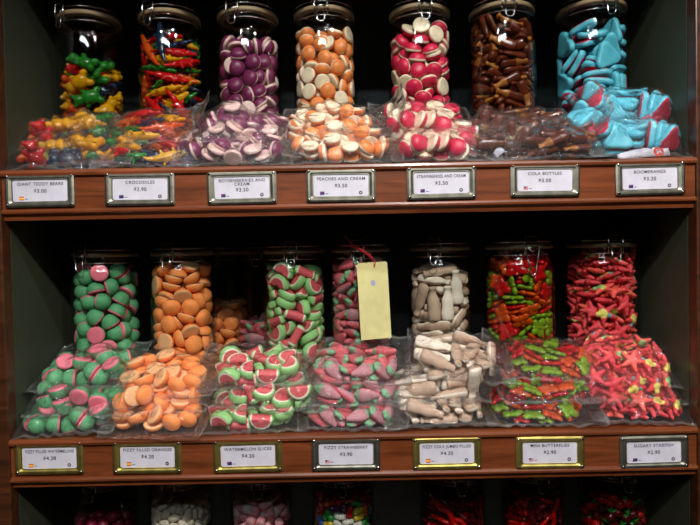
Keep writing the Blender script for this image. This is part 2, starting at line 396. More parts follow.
BAGS = [
    ('T1a', 'T1b', -0.488, 0.05, 1.5275, 3, 38, 0, {'R': 0.015}, 0.158, 0.084, 'lowest of its pile'),
    ('T1b', 'T1a', -0.4463, 0.062, 1.5403, -6, 40, 0, {'U': 0.02}, 0.152, 0.09000000000000001, 'middle of its pile'),
    ('T1c', 'T1b', -0.488, 0.078, 1.5712, 3, 42, -4, {}, 0.158, 0.084, 'uppermost of its pile'),
    ('T2a', 'T2a', -0.3456, 0.053, 1.5263, 3, 42, 0, {'R': 0.01}, 0.152, 0.09000000000000001, 'lowest of its pile'),
    ('T2b', 'T2b', -0.361, 0.075, 1.5762, -6, 45, -4, {'R': 0.03, 'lift': 2.2}, 0.158, 0.084, 'uppermost of its pile'),
    ('T3a', 'T3b', -0.1875, 0.04, 1.5193, 4, 40, 0, {'L': 0.012}, 0.158, 0.084, 'lowest of its pile'),
    ('T3b', 'T3a', -0.214, 0.062, 1.541, -10, 42, 0, {'R': 0.012}, 0.152, 0.09000000000000001, 'middle of its pile'),
    ('T3c', 'T3b', -0.169, 0.078, 1.5714, 12, 40, 3, {'L': 0.01}, 0.158, 0.084, 'uppermost of its pile'),
    ('T4a', 'T4a', -0.0048, 0.04, 1.5157, -3, 40, 0, {'R': 0.01}, 0.152, 0.09000000000000001, 'lowest of its pile'),
    ('T4b', 'T4b', -0.0254, 0.06, 1.5421, 6, 40, 2, {'R': 0.02}, 0.158, 0.084, 'middle of its pile'),
    ('T4c', 'T4a', -0.0306, 0.078, 1.5757, -3, 42, 0, {'R': 0.04, 'lift': 2.5}, 0.152, 0.09000000000000001, 'uppermost of its pile'),
    ('T5a', 'T5a', 0.1573, 0.04, 1.5125, 3, 40, 0, {'R': 0.01}, 0.152, 0.09000000000000001, 'lowest of its pile'),
    ('T5b', 'T5b', 0.1471, 0.06, 1.5422, -7, 42, 0, {'L': 0.015}, 0.158, 0.084, 'middle of its pile'),
    ('T5c', 'T5a', 0.1397, 0.078, 1.5777, 5, 42, 2, {'L': 0.012}, 0.152, 0.09000000000000001, 'uppermost of its pile'),
    ('T6a', 'T6a', 0.3417, 0.04, 1.5106, -6, 36, 0, {'L': 0.02}, 0.152, 0.09000000000000001, 'lowest of its pile'),
    ('T6b', 'T6b', 0.2726, 0.055, 1.5249, 6, 38, 0, {'L': 0.015}, 0.158, 0.084, 'middle of its pile'),
    ('T6c', 'T6a', 0.3061, 0.078, 1.5567, -4, 38, 0, {'R': 0.045, 'lift': 2.2}, 0.152, 0.09000000000000001, 'uppermost of its pile'),
    ('T7a', 'T7a', 0.4828, 0.042, 1.5133, 3, 36, 2, {}, 0.152, 0.09000000000000001, 'lowest of its pile'),
    ('T7b', 'T7b', 0.4617, 0.062, 1.5503, -3, 40, 0, {'L': 0.012}, 0.158, 0.084, 'middle of its pile'),
    ('T7c', 'T7a', 0.491, 0.08, 1.5888, 3, 42, 0, {'lift': 2.5}, 0.152, 0.09000000000000001, 'uppermost of its pile'),
    ('M1a', 'M1a', -0.491, 0.053, 1.0699, 3, 19, -3, {}, 0.152, 0.09000000000000001, 'lowest of its pile'),
    ('M1b', 'M1b', -0.4708, 0.064, 1.1067, 3, 21, -4, {'R': 0.012}, 0.158, 0.084, 'middle of its pile'),
    ('M1c', 'M1a', -0.4745, 0.082, 1.1455, -3, 23, -3, {'U': 0.025}, 0.152, 0.09000000000000001, 'uppermost of its pile'),
    ('M2a', 'M2a', -0.3373, 0.053, 1.0717, -2, 21, 0, {'D': 0.012}, 0.152, 0.09000000000000001, 'lowest of its pile'),
    ('M2b', 'M2b', -0.343, 0.062, 1.1029, 5, 21, 0, {'L': 0.01}, 0.158, 0.084, 'middle of its pile'),
    ('M2c', 'M2a', -0.334, 0.08, 1.1323, -4, 25, 0, {'R': 0.012, 'U': 0.02}, 0.152, 0.09000000000000001, 'uppermost of its pile'),
    ('M3a', 'M3a', -0.1764, 0.053, 1.0738, 3, 21, 0, {'R': 0.01}, 0.152, 0.09000000000000001, 'lowest of its pile'),
    ('M3b', 'M3b', -0.1422, 0.064, 1.1073, -8, 23, 3, {'L': 0.02}, 0.158, 0.084, 'middle of its pile'),
    ('M3c', 'M3a', -0.169, 0.082, 1.1449, 5, 25, -3, {'L': 0.015, 'U': 0.02}, 0.152, 0.09000000000000001, 'uppermost of its pile'),
    ('M4a', 'M4a', -0.005, 0.053, 1.0739, -3, 19, 0, {'R': 0.012}, 0.152, 0.09000000000000001, 'lowest of its pile'),
    ('M4b', 'M4b', 0.0098, 0.064, 1.1096, 5, 21, 0, {'L': 0.012}, 0.158, 0.084, 'middle of its pile'),
    ('M4c', 'M4a', 0.0054, 0.082, 1.1468, -4, 25, 0, {'U': 0.02, 'R': 0.012}, 0.152, 0.09000000000000001, 'uppermost of its pile'),
    ('M5a', 'M5a', 0.1524, 0.053, 1.0761, 3, 19, 0, {'L': 0.012}, 0.152, 0.09000000000000001, 'lowest of its pile'),
    ('M5b', 'M5b', 0.1495, 0.064, 1.1139, -6, 23, 0, {'L': 0.015}, 0.158, 0.084, 'middle of its pile'),
    ('M5c', 'M5a', 0.1852, 0.082, 1.1523, -8, 27, 6, {'R': 0.012, 'U': 0.02}, 0.152, 0.09000000000000001, 'uppermost of its pile'),
    ('M6a', 'M6a', 0.3167, 0.053, 1.0746, -4, 19, 0, {'R': 0.02}, 0.152, 0.09000000000000001, 'lowest of its pile'),
    ('M6b', 'M6b', 0.3402, 0.064, 1.1101, 5, 21, 0, {'R': 0.012}, 0.158, 0.084, 'middle of its pile'),
    ('M6c', 'M6a', 0.3595, 0.082, 1.1452, -5, 25, 4, {'L': 0.03, 'U': 0.015}, 0.152, 0.09000000000000001, 'uppermost of its pile'),
    ('M7a', 'M7a', 0.491, 0.053, 1.0744, -3, 19, 2, {}, 0.152, 0.09000000000000001, 'lowest of its pile'),
    ('M7b', 'M7b', 0.4762, 0.064, 1.1039, 3, 21, 3, {'L': 0.012}, 0.158, 0.084, 'middle of its pile'),
    ('M7c', 'M7a', 0.491, 0.082, 1.1389, -3, 25, 8, {}, 0.152, 0.09000000000000001, 'uppermost of its pile'),
]
CARDS = [
    ('T1', -0.5043, 1.4572, 0, 'pewter', 'GIANT TEDDY BEARS', '$3.00', 'es', 0, 0),
    ('T2', -0.3408, 1.4567, 0.5, 'pewter', 'CROCODILES', '$2.90', 'au', 1, 0),
    ('T3', -0.1741, 1.4556, -0.4, 'pewter', 'BOYSENBERRIES AND\nCREAM', '$3.50', 'au', 1, 0),
    ('T4', -0.0122, 1.4561, 0.3, 'pewter', 'PEACHES AND CREAM', '$3.50', 'au', 1, 0),
    ('T5', 0.1521, 1.4571, -0.2, 'pewter', 'STRAWBERRIES AND CREAM', '$3.50', 'au', 1, 0),
    ('T6', 0.3213, 1.4581, 0.4, 'pewter', 'COLA BOTTLES', '$3.00', 'us', 0, 0),
    ('T7', 0.493, 1.4576, -0.5, 'pewter', 'BOOMERANGS', '$3.20', 'au', 1, 0),
    ('M1', -0.5028, 1.0163, 0, 'brass', 'FIZZY FILLED WATERMELONS', '$4.20', 'es', 1, 0),
    ('M2', -0.3409, 1.0147, 0.5, 'brass', 'FIZZY FILLED ORANGES', '$4.20', 'es', 1, 0.001),
    ('M3', -0.1748, 1.0137, -0.4, 'brass', 'WATERMELON SLICES', '$4.20', 'au', 0, 0),
    ('M4', -0.0128, 1.0132, 0.3, 'pewter', 'FIZZY STRAWBERRY', '$3.90', 'us', 0, 0),
    ('M5', 0.154, 1.0115, -0.2, 'brass', 'FIZZY COLA JUMBO FILLED', '$4.20', 'es', 1, 0),
    ('M6', 0.3242, 1.0088, 0.4, 'brass', 'MINI BUTTERFLIES', '$2.90', 'us', 1, 0.001),
    ('M7', 0.4961, 1.0064, -0.5, 'pewter', 'SUGARY STARFISH', '$2.90', 'au', 1, 0),
]
TAG = (0.0392, 0.08, 1.3242)
SLIPS = [
    ('paper_slip', 0.4873, 0.003, 1.5003, 0.085, 0.016, (-15, -6, 0), 'curved white paper slip with red disc at the front of the light blue bags', True),
    ('paper_slip', 0.2506, 0.012, 1.5091, 0.018, 0.012, (-10, -35, 0), 'small pinkish white paper slip tilted among the brown cola bottle bags', False),
]
# settled poses of the sweets: colour, position (tenths of mm), rotation (hundredths)
DATA = [
    ('T1', 'bear', [0,-8,368,121,7,-71,-70,-7,4,244,-286,116,8,40,91,-4,1,432,74,256,65,-28,69,-14,6,-327,172,176,6,22,94,25,3,-46,-381,207,16,69,66,25,5,125,346,367,6,-80,-57,-21,2,-343,-234,191,68,23,-68,12,2,229,6,183,18,35,-21,-89,5,368,17,563,9,-96,2,-26,3,-56,48,284,35,-89,27,9,6,44,-172,384,63,-17,-12,75,4,108,330,564,1,-25,-15,96,0,183,-246,687,24,-94,21,12,1,-265,151,439,26,15,94,15,4,-88,176,716,4,77,63,13,2,-238,-305,497,90,-18,14,36,1,404,225,831,18,65,9,-73,3,-164,-97,631,25,76,-60,-1,5,84,209,942,87,-21,-43,-11,6,-128,-285,774,96,14,21,-12,
0,-418,111,570,68,17,-62,-34,2,314,-154,930,71,-12,67,16,4,233,114,1175,89,-11,27,-35,0,-382,-93,912,87,-7,46,-19,5,457,-37,1252,47,24,-79,-32,3,198,-397,907,69,69,14,14,1,-178,-157,1038,19,-2,18,96,6,-386,238,1228,47,5,79,-38,1,23,-269,977,28,64,-21,68,6,-169,307,876,4,11,-42,-90,4,-19,378,1147,33,94,-2,5,3,-20,-197,1267,5,5,-99,12,5,-302,-137,1265,17,37,-13,-90,0,227,409,1407,52,67,10,-52,2,-244,299,1445,85,-12,19,-47,4,188,-81,1481,82,46,25,-22,3,-115,40,1505,85,43,11,29,1,-458,-25,1518,46,26,78,34,5,-119,-205,1581,50,0,-14,86,2,-310,217,1854,89,-40,-23,-4,
6,352,-303,1440,40,-67,18,60,0,-2,308,1593,39,-63,1,-67,4,247,271,1752,35,-16,87,31,6,291,-126,1792,72,-12,10,68,3,-190,-314,1804,4,-47,88,-9,0,200,-402,1711,59,-52,16,59,2,-308,-52,1911,5,56,80,-18,5,-48,120,2026,30,-33,-84,30,1,-134,429,2014,49,79,-29,21,1,-21,-320,2006,17,46,-87,-6,5,289,237,1986,7,34,-92,-20,0,-396,63,2174,9,-92,8,-37,3,-351,302,2463,23,74,-16,62,6,308,9,2087,24,-88,39,11,4,170,332,2273,5,55,-83,7,2,-94,110,2329,8,-82,-46,33,0,-161,-316,2239,89,30,-33,-5,5,141,383,2477,70,17,-34,61,6,240,-306,2075,48,46,-5,75,2,179,-46,2393,28,62,-65,-34,
4,304,-287,2360,65,18,69,-26,3,-404,-223,2434,2,-70,-40,-60,1,337,-198,2632,37,19,-54,-73,2,437,131,2427,44,44,-60,-50,1,63,-453,2530,32,12,-64,-69,5,-174,59,2593,29,-37,-88,-3,3,-107,-305,2684,16,0,58,80,4,-15,-26,2761,69,23,5,-69,0,192,200,2680,70,40,-59,-7,6,-261,269,2735,88,-21,-26,-33]),
    ('T2', 'croc', [0,14,-226,72,90,9,-5,-43,4,-283,-304,68,91,-12,4,-39,1,-35,329,77,99,-8,5,14,3,-309,-252,246,73,-43,3,-53,2,338,159,227,83,-30,3,-46,4,-117,-267,180,67,-61,29,-33,0,199,87,73,100,-4,-5,-2,2,256,364,370,55,74,-37,10,3,167,-182,161,97,-18,15,-3,5,-43,149,198,98,15,-3,-14,1,-319,-86,316,87,-14,-19,-43,3,264,171,362,94,-15,-16,-26,2,19,245,397,97,11,-21,-3,5,-406,-158,432,82,11,-25,-51,1,-239,168,374,70,49,13,-50,0,42,-480,530,64,-63,32,31,4,127,-45,253,72,68,12,-12,5,137,-365,281,97,9,20,7,0,37,77,472,86,49,-6,8,4,288,-292,390,83,-25,34,38,
2,202,-100,397,88,48,5,6,1,-163,446,498,59,-53,42,44,3,404,-280,557,35,-74,2,58,4,283,-74,566,91,18,-12,36,2,217,-260,709,79,-54,-29,-5,1,125,312,579,93,-30,-20,-5,3,11,-7,599,98,5,-13,14,5,10,492,614,65,64,29,-30,0,-134,137,630,95,-18,-16,19,4,-165,291,698,77,59,12,24,0,-223,-288,681,86,-43,-4,-26,3,-87,98,780,97,26,-2,1,2,126,-386,911,98,-12,-11,11,1,268,-78,754,90,30,-20,24,5,-131,-475,1667,28,-42,-54,-67,2,254,-116,908,95,5,-30,3,4,144,-469,1798,53,-42,-61,-41,5,-385,-296,946,48,-70,3,-53,1,-111,392,1936,67,70,1,26,0,-384,-178,1110,64,-57,3,-51,
3,-252,218,952,6,95,25,-19,5,-174,-143,675,87,43,-23,-9,0,-210,-161,819,97,4,-18,-18,2,-120,27,919,100,-4,-4,-7,3,115,388,927,71,69,-2,-13,1,-93,-301,1009,94,-1,-6,-34,4,209,213,862,95,-23,23,-1,3,43,-195,1072,92,-37,13,-5,2,-266,413,1568,50,17,71,-46,1,87,370,1139,87,48,-14,5,4,-58,167,1066,100,2,6,-4,5,-55,409,1286,90,27,-26,22,0,232,-361,1148,93,22,15,26,5,-141,-2,1118,87,48,5,-11,1,36,-393,1316,98,-14,9,9,3,-387,-51,1910,21,-69,-70,-2,0,-205,-94,1261,95,2,11,-31,4,-245,315,1309,89,2,-26,37,2,124,272,1302,82,52,-15,20,4,238,36,1134,95,2,23,19,
5,254,-104,1230,87,41,24,14,1,296,-80,1378,90,12,8,42,0,181,185,1466,98,14,-13,1,2,177,134,1256,91,-38,7,15,3,408,-153,1448,75,32,1,58,5,-470,140,1675,10,-63,27,-73,4,-121,-20,1428,99,12,-2,5,3,-415,-209,1422,55,-62,11,-55,2,17,-164,1521,98,17,-4,6,0,-166,115,1531,92,-22,-7,33,1,187,106,1633,89,-8,-5,45,2,65,-345,1515,93,37,6,-6,0,307,-174,1647,90,17,5,40,4,234,-170,1780,97,-9,-16,16,5,-100,339,1608,85,-39,-32,17,1,-241,172,1701,87,-23,-25,36,3,-133,-15,1682,93,-9,-10,34,3,-218,80,1842,89,2,-23,38,1,-123,-288,1767,94,32,-14,-3,5,155,359,1690,77,28,57,-1,
0,71,-232,1941,98,-17,0,7,4,199,54,1789,21,96,17,-9,2,214,106,1924,96,-16,19,10,1,322,318,1897,53,-69,44,23]),
    ('T3', 'boysen', [0,-404,97,133,88,-26,-14,-38,0,28,-415,101,3,-53,84,-12,0,248,270,63,91,0,0,-42,0,20,449,138,49,-81,-29,-13,0,-354,-121,70,87,-2,2,-49,0,300,-287,100,11,87,47,-4,0,-259,-355,147,54,70,-35,31,0,388,-2,74,75,1,-4,-66,0,-172,188,185,64,-19,72,-19,0,159,-21,134,4,30,-12,-95,0,-280,368,145,49,-18,-77,-37,0,6,-416,257,2,-59,79,-16,0,269,-302,229,40,-3,-11,-91,0,-20,206,156,63,-25,70,-22,0,-111,-18,158,43,51,-51,54,0,251,335,255,15,-65,74,-6,0,-408,-127,286,35,-81,-43,20,0,-46,-196,160,61,-56,-44,-36,0,70,-126,399,31,-47,-81,-18,0,44,100,332,8,-26,11,-96,
0,-381,153,322,6,86,46,-23,0,-76,412,379,49,-43,76,7,0,-211,-194,359,60,-57,-9,55,0,384,-177,393,12,85,49,16,0,-251,353,440,28,-54,-66,-44,0,-73,-416,411,14,59,-78,17,0,405,74,254,14,56,81,-8,0,225,-412,515,26,56,-46,64,0,184,357,366,46,-11,-12,87,0,-395,-106,469,91,18,36,-9,0,1,-290,592,13,65,12,-74,0,405,160,423,35,-25,90,8,0,-412,207,553,61,-65,-37,25,0,-41,158,516,0,-28,-2,96,0,-163,-29,582,22,-34,87,28,0,176,-192,517,31,-82,-46,13,0,-284,162,531,0,-51,41,-75,0,-79,-458,659,7,22,61,-76,0,218,62,486,71,49,-50,-8,0,-316,-277,587,12,-81,-54,18,
0,216,-199,647,12,28,-17,94,0,180,363,529,27,7,7,-96,0,43,10,696,84,-5,40,-35,0,-24,413,645,18,-95,3,-25,0,-444,-28,721,43,-15,-88,10,0,-84,290,712,87,26,-16,-40,0,-319,-338,824,33,-20,-60,70,0,434,-141,618,8,81,2,58,0,-270,365,774,45,-67,-7,59,0,-391,-163,970,31,-53,19,77,0,343,-225,833,20,3,94,27,0,386,153,571,67,34,-11,-65,0,-366,76,814,43,37,24,79,0,179,-450,807,53,-32,-62,-48,0,30,-175,877,52,-39,54,53,0,273,37,750,31,63,-71,-4,0,-369,235,1033,41,67,-31,-54,0,4,421,869,41,-11,16,89,0,-218,-163,710,2,98,-9,-20,0,31,64,911,5,60,78,-17,
0,244,339,716,8,-65,73,20,0,-195,120,854,75,17,62,15,0,-69,-464,964,27,19,-70,63,0,184,449,1078,51,65,27,-50,0,-180,-152,917,63,10,-67,-39,0,317,-257,960,36,29,17,-87,0,426,40,810,76,-29,10,-57,0,-63,31,1066,48,-3,17,86,0,-35,-324,881,74,-65,-10,-17,0,416,-32,1041,46,1,30,84,0,-187,286,1034,37,62,-69,5,0,-249,-328,1142,52,69,50,8,0,154,-399,1085,33,75,29,-50,0,252,265,876,22,-21,-95,9,0,-412,49,1098,74,55,8,-37,0,-369,-184,1194,45,4,-25,-85,0,200,-115,1102,22,42,-12,-87,0,-99,459,1153,60,-51,-48,-39,0,349,242,968,19,-24,0,-95,0,-410,22,1311,98,-5,-9,15,
0,316,-292,1188,67,29,34,-59,0,-321,256,1312,40,-33,-27,-81,0,-58,-259,1169,75,-7,66,-3,0,360,241,1174,56,-34,14,-74,0,-159,14,1249,15,-30,94,-12,0,65,-185,1281,46,-60,15,-64,0,164,192,1072,40,-26,-20,85,0,-71,-448,1293,54,33,48,-61,0,419,-5,1278,17,-3,98,13,0,-45,265,1194,46,74,-47,14,0,33,450,1646,32,-19,-78,-50,0,-307,-267,1365,26,1,-2,96,0,455,-35,1504,67,-36,62,-18,0,204,-396,1400,73,67,6,-11,0,121,94,1276,7,35,-85,-38,0,-93,88,1414,79,11,-20,-57,0,-470,119,1524,30,68,12,65,0,89,-173,1577,4,45,4,-89,0,141,391,1306,10,-52,84,9,0,-122,402,1401,26,-86,43,-3,
0,-91,-211,1466,26,-52,-48,66,0,383,189,1438,73,-64,18,15,0,283,-235,1472,65,50,39,-41,0,170,365,1430,76,7,-11,64,0,-286,-60,1517,23,91,-26,24,0,458,100,1778,31,53,43,66,0,-297,350,1556,19,34,-73,-56,0,-333,-264,1611,68,68,24,-13,0,25,185,1582,21,-37,8,-90,0,-451,-81,1743,55,-15,-70,43,0,259,-117,1441,60,-74,21,23,0,-149,-387,1665,75,-55,-35,-9,0,210,34,1435,62,-75,-21,-8,0,-199,266,1561,79,50,32,15,0,66,-183,1842,98,18,5,5,0,-15,-449,1589,25,-4,76,-60,0,287,328,1641,34,-53,77,10,0,-270,21,1682,34,74,-49,31,0,253,-365,1700,2,3,-69,73,0,151,66,1729,74,41,52,-13,
0,394,-185,1754,7,26,-48,83,0,59,288,1819,70,-9,-69,13,0,-397,101,1985,18,-45,-78,-40,0,-171,394,1821,27,-21,87,36,0,-65,-138,1743,17,-69,-70,-8,0,305,-13,1727,71,40,54,19,0,255,329,1791,6,24,27,-93,0,-384,195,1774,21,39,-87,-20,0,9,-433,1864,67,35,-14,63,0,300,378,2059,24,62,38,-64,0,357,-46,2124,29,-40,-27,83,0,-269,-317,1859,14,90,-42,8,0,309,-274,2000,51,-64,12,-57,0,30,482,2004,67,73,7,-11,0,-228,-151,1935,94,-15,-6,-31,0,-400,-127,2143,23,16,44,-86,0,440,-56,2014,36,-73,48,-32,0,-303,326,1969,4,32,-82,-48,0,-24,44,1970,43,2,72,-53,0,-404,14,2074,56,31,31,-70,
0,171,-378,1992,62,-42,38,-54,0,226,154,1954,34,-12,-93,5,0,-130,-105,2160,7,-85,-17,-49,0,-73,-391,2042,37,-11,-2,92,0,97,-89,2071,23,33,-81,-42,0,64,193,2175,9,28,-95,0,0,-157,162,1855,76,27,45,-39,0,-130,213,2059,35,-14,16,-91,0,-249,-350,2125,71,32,-29,-56,0,391,168,2092,17,-16,75,62]),
    ('T4', 'peach', [0,-78,3,60,43,0,0,90,0,-75,-365,57,56,0,-1,-83,0,303,236,67,70,-1,-3,71,0,-150,437,141,63,-78,3,4,0,-348,-134,59,42,0,0,-91,0,349,-304,145,13,-23,70,-66,0,141,453,148,61,-73,-11,-29,0,-410,128,103,5,97,6,-22,0,137,-174,101,7,-11,98,17,0,-463,-110,281,56,-31,-62,46,0,136,-467,161,26,-39,54,70,0,48,270,211,98,-16,-2,6,0,184,49,153,74,58,23,-26,0,-236,320,157,43,37,-52,65,0,-307,-364,194,52,9,-69,50,0,35,239,98,14,92,-36,9,0,-129,-152,188,9,-81,-54,-21,0,419,-105,143,54,53,55,-34,0,338,280,266,4,-77,-53,-36,0,-187,93,208,7,-34,86,-38,
0,150,-193,219,78,11,-14,59,0,-45,-61,436,37,43,-3,-82,0,-89,-415,283,51,12,70,49,0,434,74,156,62,65,26,36,0,302,8,354,27,-74,60,11,0,-40,436,374,29,-90,12,29,0,-248,-169,277,95,15,-17,23,0,19,-322,345,70,-51,47,-13,0,452,127,473,19,-64,-11,-74,0,-421,206,323,42,-61,-7,67,0,-297,36,357,44,10,-34,-83,0,439,-171,429,22,63,-11,74,0,52,36,354,52,0,85,8,0,-166,244,372,73,41,-35,42,0,-203,-369,453,92,-13,-22,29,0,274,-3,525,98,1,-3,18,0,117,397,407,70,41,-2,58,0,-337,-252,480,52,8,-62,-58,0,252,-403,409,68,68,12,24,0,224,202,392,65,-69,28,18,
0,-258,355,523,87,-10,-34,-35,0,73,-415,564,96,19,-18,4,0,-247,111,585,80,-59,-6,-13,0,211,-206,372,38,9,16,-91,0,-1,29,698,14,-5,55,-82,0,149,-222,546,26,-61,75,5,0,15,460,647,53,-84,-5,-10,0,-427,-41,501,95,-20,-23,0,0,-248,337,697,72,-3,-4,-69,0,-158,-384,631,52,15,-13,-83,0,466,-70,699,57,-22,75,-26,0,313,-312,652,40,38,-3,83,0,-41,219,610,11,-61,-13,77,0,-179,-93,586,11,-66,-19,-71,0,16,-175,719,3,-64,69,32,0,323,368,537,70,39,-57,18,0,-453,186,588,29,-49,52,-63,0,135,218,574,47,16,-20,-85,0,-394,-139,670,100,0,-5,3,0,266,-180,821,4,-1,4,100,
0,-385,121,837,49,-62,-41,-45,0,103,-428,805,14,76,-21,60,0,382,217,717,36,-67,64,2,0,-417,-66,828,52,-30,17,78,0,306,-382,950,8,-50,49,71,0,167,387,772,65,35,-24,63,0,-295,-295,787,17,11,-96,-17,0,267,-16,704,13,-85,50,11,0,-123,135,833,84,-12,-41,-32,0,394,151,988,89,-29,10,34,0,-264,334,881,8,-40,90,17,0,-114,-444,869,54,35,42,-64,0,-382,276,1065,55,-73,-20,35,0,86,-456,1090,51,58,58,-28,0,144,189,821,13,38,65,-64,0,-48,408,848,46,-20,-36,79,0,-33,-271,830,92,20,25,-24,0,389,44,880,32,-7,-18,-93,0,235,343,927,87,30,14,-38,0,-421,-54,1002,87,-14,-28,-37,
0,110,-101,1001,58,-79,-6,-19,0,-154,-32,941,35,3,-46,81,0,121,28,930,47,-74,-33,-35,0,-111,333,1005,96,18,4,-20,0,-442,-73,2006,71,2,-61,-34,0,132,-288,1018,81,-54,-19,-4,0,276,324,1111,14,-31,-91,-21,0,-310,-260,936,86,4,24,-46,0,402,-140,990,95,21,18,-16,0,-244,348,1225,76,-41,-1,-51,0,27,444,1098,85,-30,36,23,0,-94,-228,1152,94,13,18,28,0,169,50,1137,91,-14,26,28,0,-260,159,1105,61,-6,75,-23,0,-26,-434,1264,37,-40,35,76,0,369,184,1192,5,-65,74,16,0,346,-258,1200,13,-75,15,-64,0,-18,204,1075,54,39,-11,74,0,-431,-230,1202,60,-61,34,-38,0,-253,-420,1096,61,-36,62,34,
0,485,-61,1207,44,-60,-36,56,0,24,298,1329,89,-21,-21,34,0,-134,-224,1043,18,-80,-55,13,0,156,-180,1255,16,-2,71,68,0,250,397,1375,73,-45,51,6,0,-458,37,1215,49,-25,-80,22,0,179,-372,1291,60,13,48,63,0,-22,19,1239,85,30,-42,-12,0,-265,-411,1393,5,34,64,68,0,279,26,1306,13,-96,23,12,0,-109,478,1340,67,63,34,-19,0,129,239,1271,25,79,54,16,0,-399,149,1338,36,-49,13,-78,0,278,-380,1530,60,49,61,-16,0,-7,-213,1637,43,-35,-29,78,0,29,411,1540,20,-64,-50,55,0,-252,-36,1213,48,-11,53,-69,0,-175,134,1381,7,99,11,0,0,-142,-230,1312,28,-1,-1,-96,0,434,149,1395,73,-23,59,24,
0,-307,346,1480,0,55,-61,-57,0,-16,-428,1480,8,33,-92,18,0,352,284,1613,75,-5,45,48,0,-439,129,1613,52,-70,-9,48,0,179,207,1540,64,-32,-50,-49,0,-28,30,1658,41,58,67,-19,0,-416,-74,1436,48,-84,-24,11,0,420,-134,1425,32,61,72,11,0,-18,-77,1443,8,-94,25,21,0,451,10,1659,28,-55,-9,-78,0,-109,225,1487,92,-6,-3,-39,0,-168,248,1625,22,-14,6,96,0,-211,-354,1581,71,-15,-12,-68,0,269,37,1493,16,-74,-54,-37,0,-351,-224,1477,47,-6,-73,-49,0,130,-209,1578,64,-23,-38,63,0,173,129,1809,51,75,-42,-5,0,-166,460,1712,54,67,-24,45,0,-286,-373,1819,31,-3,-72,63,0,217,-31,1699,6,7,-51,-86,
0,228,-176,1523,1,-88,-18,-44,0,122,417,1639,32,44,39,74,0,-269,4,1574,39,17,24,88,0,398,103,2166,29,-20,23,91,0,-452,-134,1721,75,1,-64,15,0,382,-214,1678,67,19,50,52,0,32,-458,1684,50,77,21,-32,0,418,142,1824,90,-14,33,25,0,-276,25,1757,78,-22,4,58,0,-301,-247,2197,30,80,52,-7,0,-180,101,1981,75,21,54,-33,0,-195,-194,1735,14,34,92,-15,0,-428,176,1895,57,-43,-70,0,0,155,-296,1759,90,17,25,-32,0,208,354,1819,10,80,-56,-21,0,-270,-146,1903,24,-80,-55,-6,0,-9,-44,1861,79,-1,7,-61,0,-298,311,1801,14,-46,-73,-47,0,-307,-298,2048,31,93,-18,4,0,452,-134,1922,16,65,-10,73,
0,-31,232,1760,11,43,-4,90,0,-47,-449,1973,81,52,-21,-17,0,412,73,2047,0,39,-87,31,0,-266,173,1949,54,-33,-75,-21,0,307,-313,1954,22,13,-62,74,0,219,-343,2174,16,-64,-75,2,0,-114,256,2198,45,-23,-3,86,0,-386,170,2142,9,18,14,-97,0,243,-99,1910,14,-83,-54,-3,0,-38,457,1940,56,-73,-38,-6,0,-409,-63,2235,8,24,96,-13,0,102,-404,1962,17,-66,-51,-53,0,265,313,1952,4,-92,-34,19,0,-8,308,2004,44,-69,52,23,0,289,291,2249,6,-61,-79,5,0,231,-114,2084,45,-88,13,6,0,-179,-54,2084,13,-5,31,-94,0,14,161,2145,13,94,24,19,0,78,83,2026,23,9,97,-4,0,-36,-239,1955,46,-62,-58,-27,
0,447,-192,2189,0,-69,29,67,0,-273,405,2073,6,45,-57,68,0,-29,-243,2160,14,-5,3,-99,0,277,321,2072,86,-11,16,-47]),
    ('T5', 'straw', [0,415,-119,161,21,-71,-17,-65,0,-96,441,161,47,-29,-46,-70,0,-258,-248,63,85,0,0,52,0,61,-306,63,41,0,0,-91,0,382,177,113,23,47,85,9,0,-248,255,64,22,0,0,98,0,317,-280,151,59,5,79,18,0,181,389,140,47,2,86,19,0,-401,-2,100,4,73,-67,10,0,-407,26,221,77,-10,2,63,0,138,-379,257,77,-6,-20,60,0,368,312,354,10,58,37,-72,0,48,227,143,2,-66,-52,-54,0,-81,-7,94,2,91,41,0,0,173,-41,143,31,-46,71,-44,0,-172,-197,219,2,-1,-1,100,0,283,156,317,50,60,18,-59,0,-158,167,243,10,-14,-98,13,0,-90,172,418,48,70,-53,-1,0,-126,-464,171,56,-37,55,49,
0,405,-57,419,13,-93,34,-3,0,65,-26,293,33,-31,-5,89,0,19,417,342,47,12,26,84,0,-409,19,380,26,5,-11,-96,0,-354,-278,284,22,-36,-37,83,0,122,87,517,63,5,49,61,0,115,391,476,84,7,25,47,0,393,-28,552,90,13,-2,-42,0,-324,359,334,71,49,51,-5,0,-83,-279,381,90,32,29,7,0,-176,400,576,85,46,19,14,0,-173,-81,434,36,-16,-89,-23,0,284,-298,475,27,-79,50,-21,0,17,-482,447,72,-69,-4,-2,0,299,227,616,54,75,35,18,0,-371,125,510,16,-7,-23,-96,0,15,-134,527,47,22,14,85,0,123,383,643,87,8,14,46,0,-385,-194,525,52,34,3,-78,0,-483,-33,724,70,2,71,7,
0,141,-101,725,23,22,-72,-61,0,-145,409,830,41,8,-85,-33,0,-160,-388,611,24,97,-5,3,0,473,108,776,66,38,-60,-23,0,-360,242,711,36,-47,-80,-12,0,220,-330,577,81,-7,-33,49,0,-12,244,833,22,-62,-73,20,0,-78,62,673,71,7,-17,-68,0,410,-132,778,51,-68,26,-46,0,62,406,986,59,-5,8,80,0,-356,-282,787,67,25,-70,-2,0,-242,69,798,3,93,-26,25,0,125,-374,708,93,1,-37,-3,0,221,57,889,21,35,-85,33,0,319,-221,820,70,13,-68,20,0,212,366,802,91,-14,36,-15,0,-174,-212,745,15,72,-56,-37,0,9,-395,833,53,-27,-8,80,0,328,248,965,15,-99,-5,-1,0,-356,-53,953,12,31,94,-9,
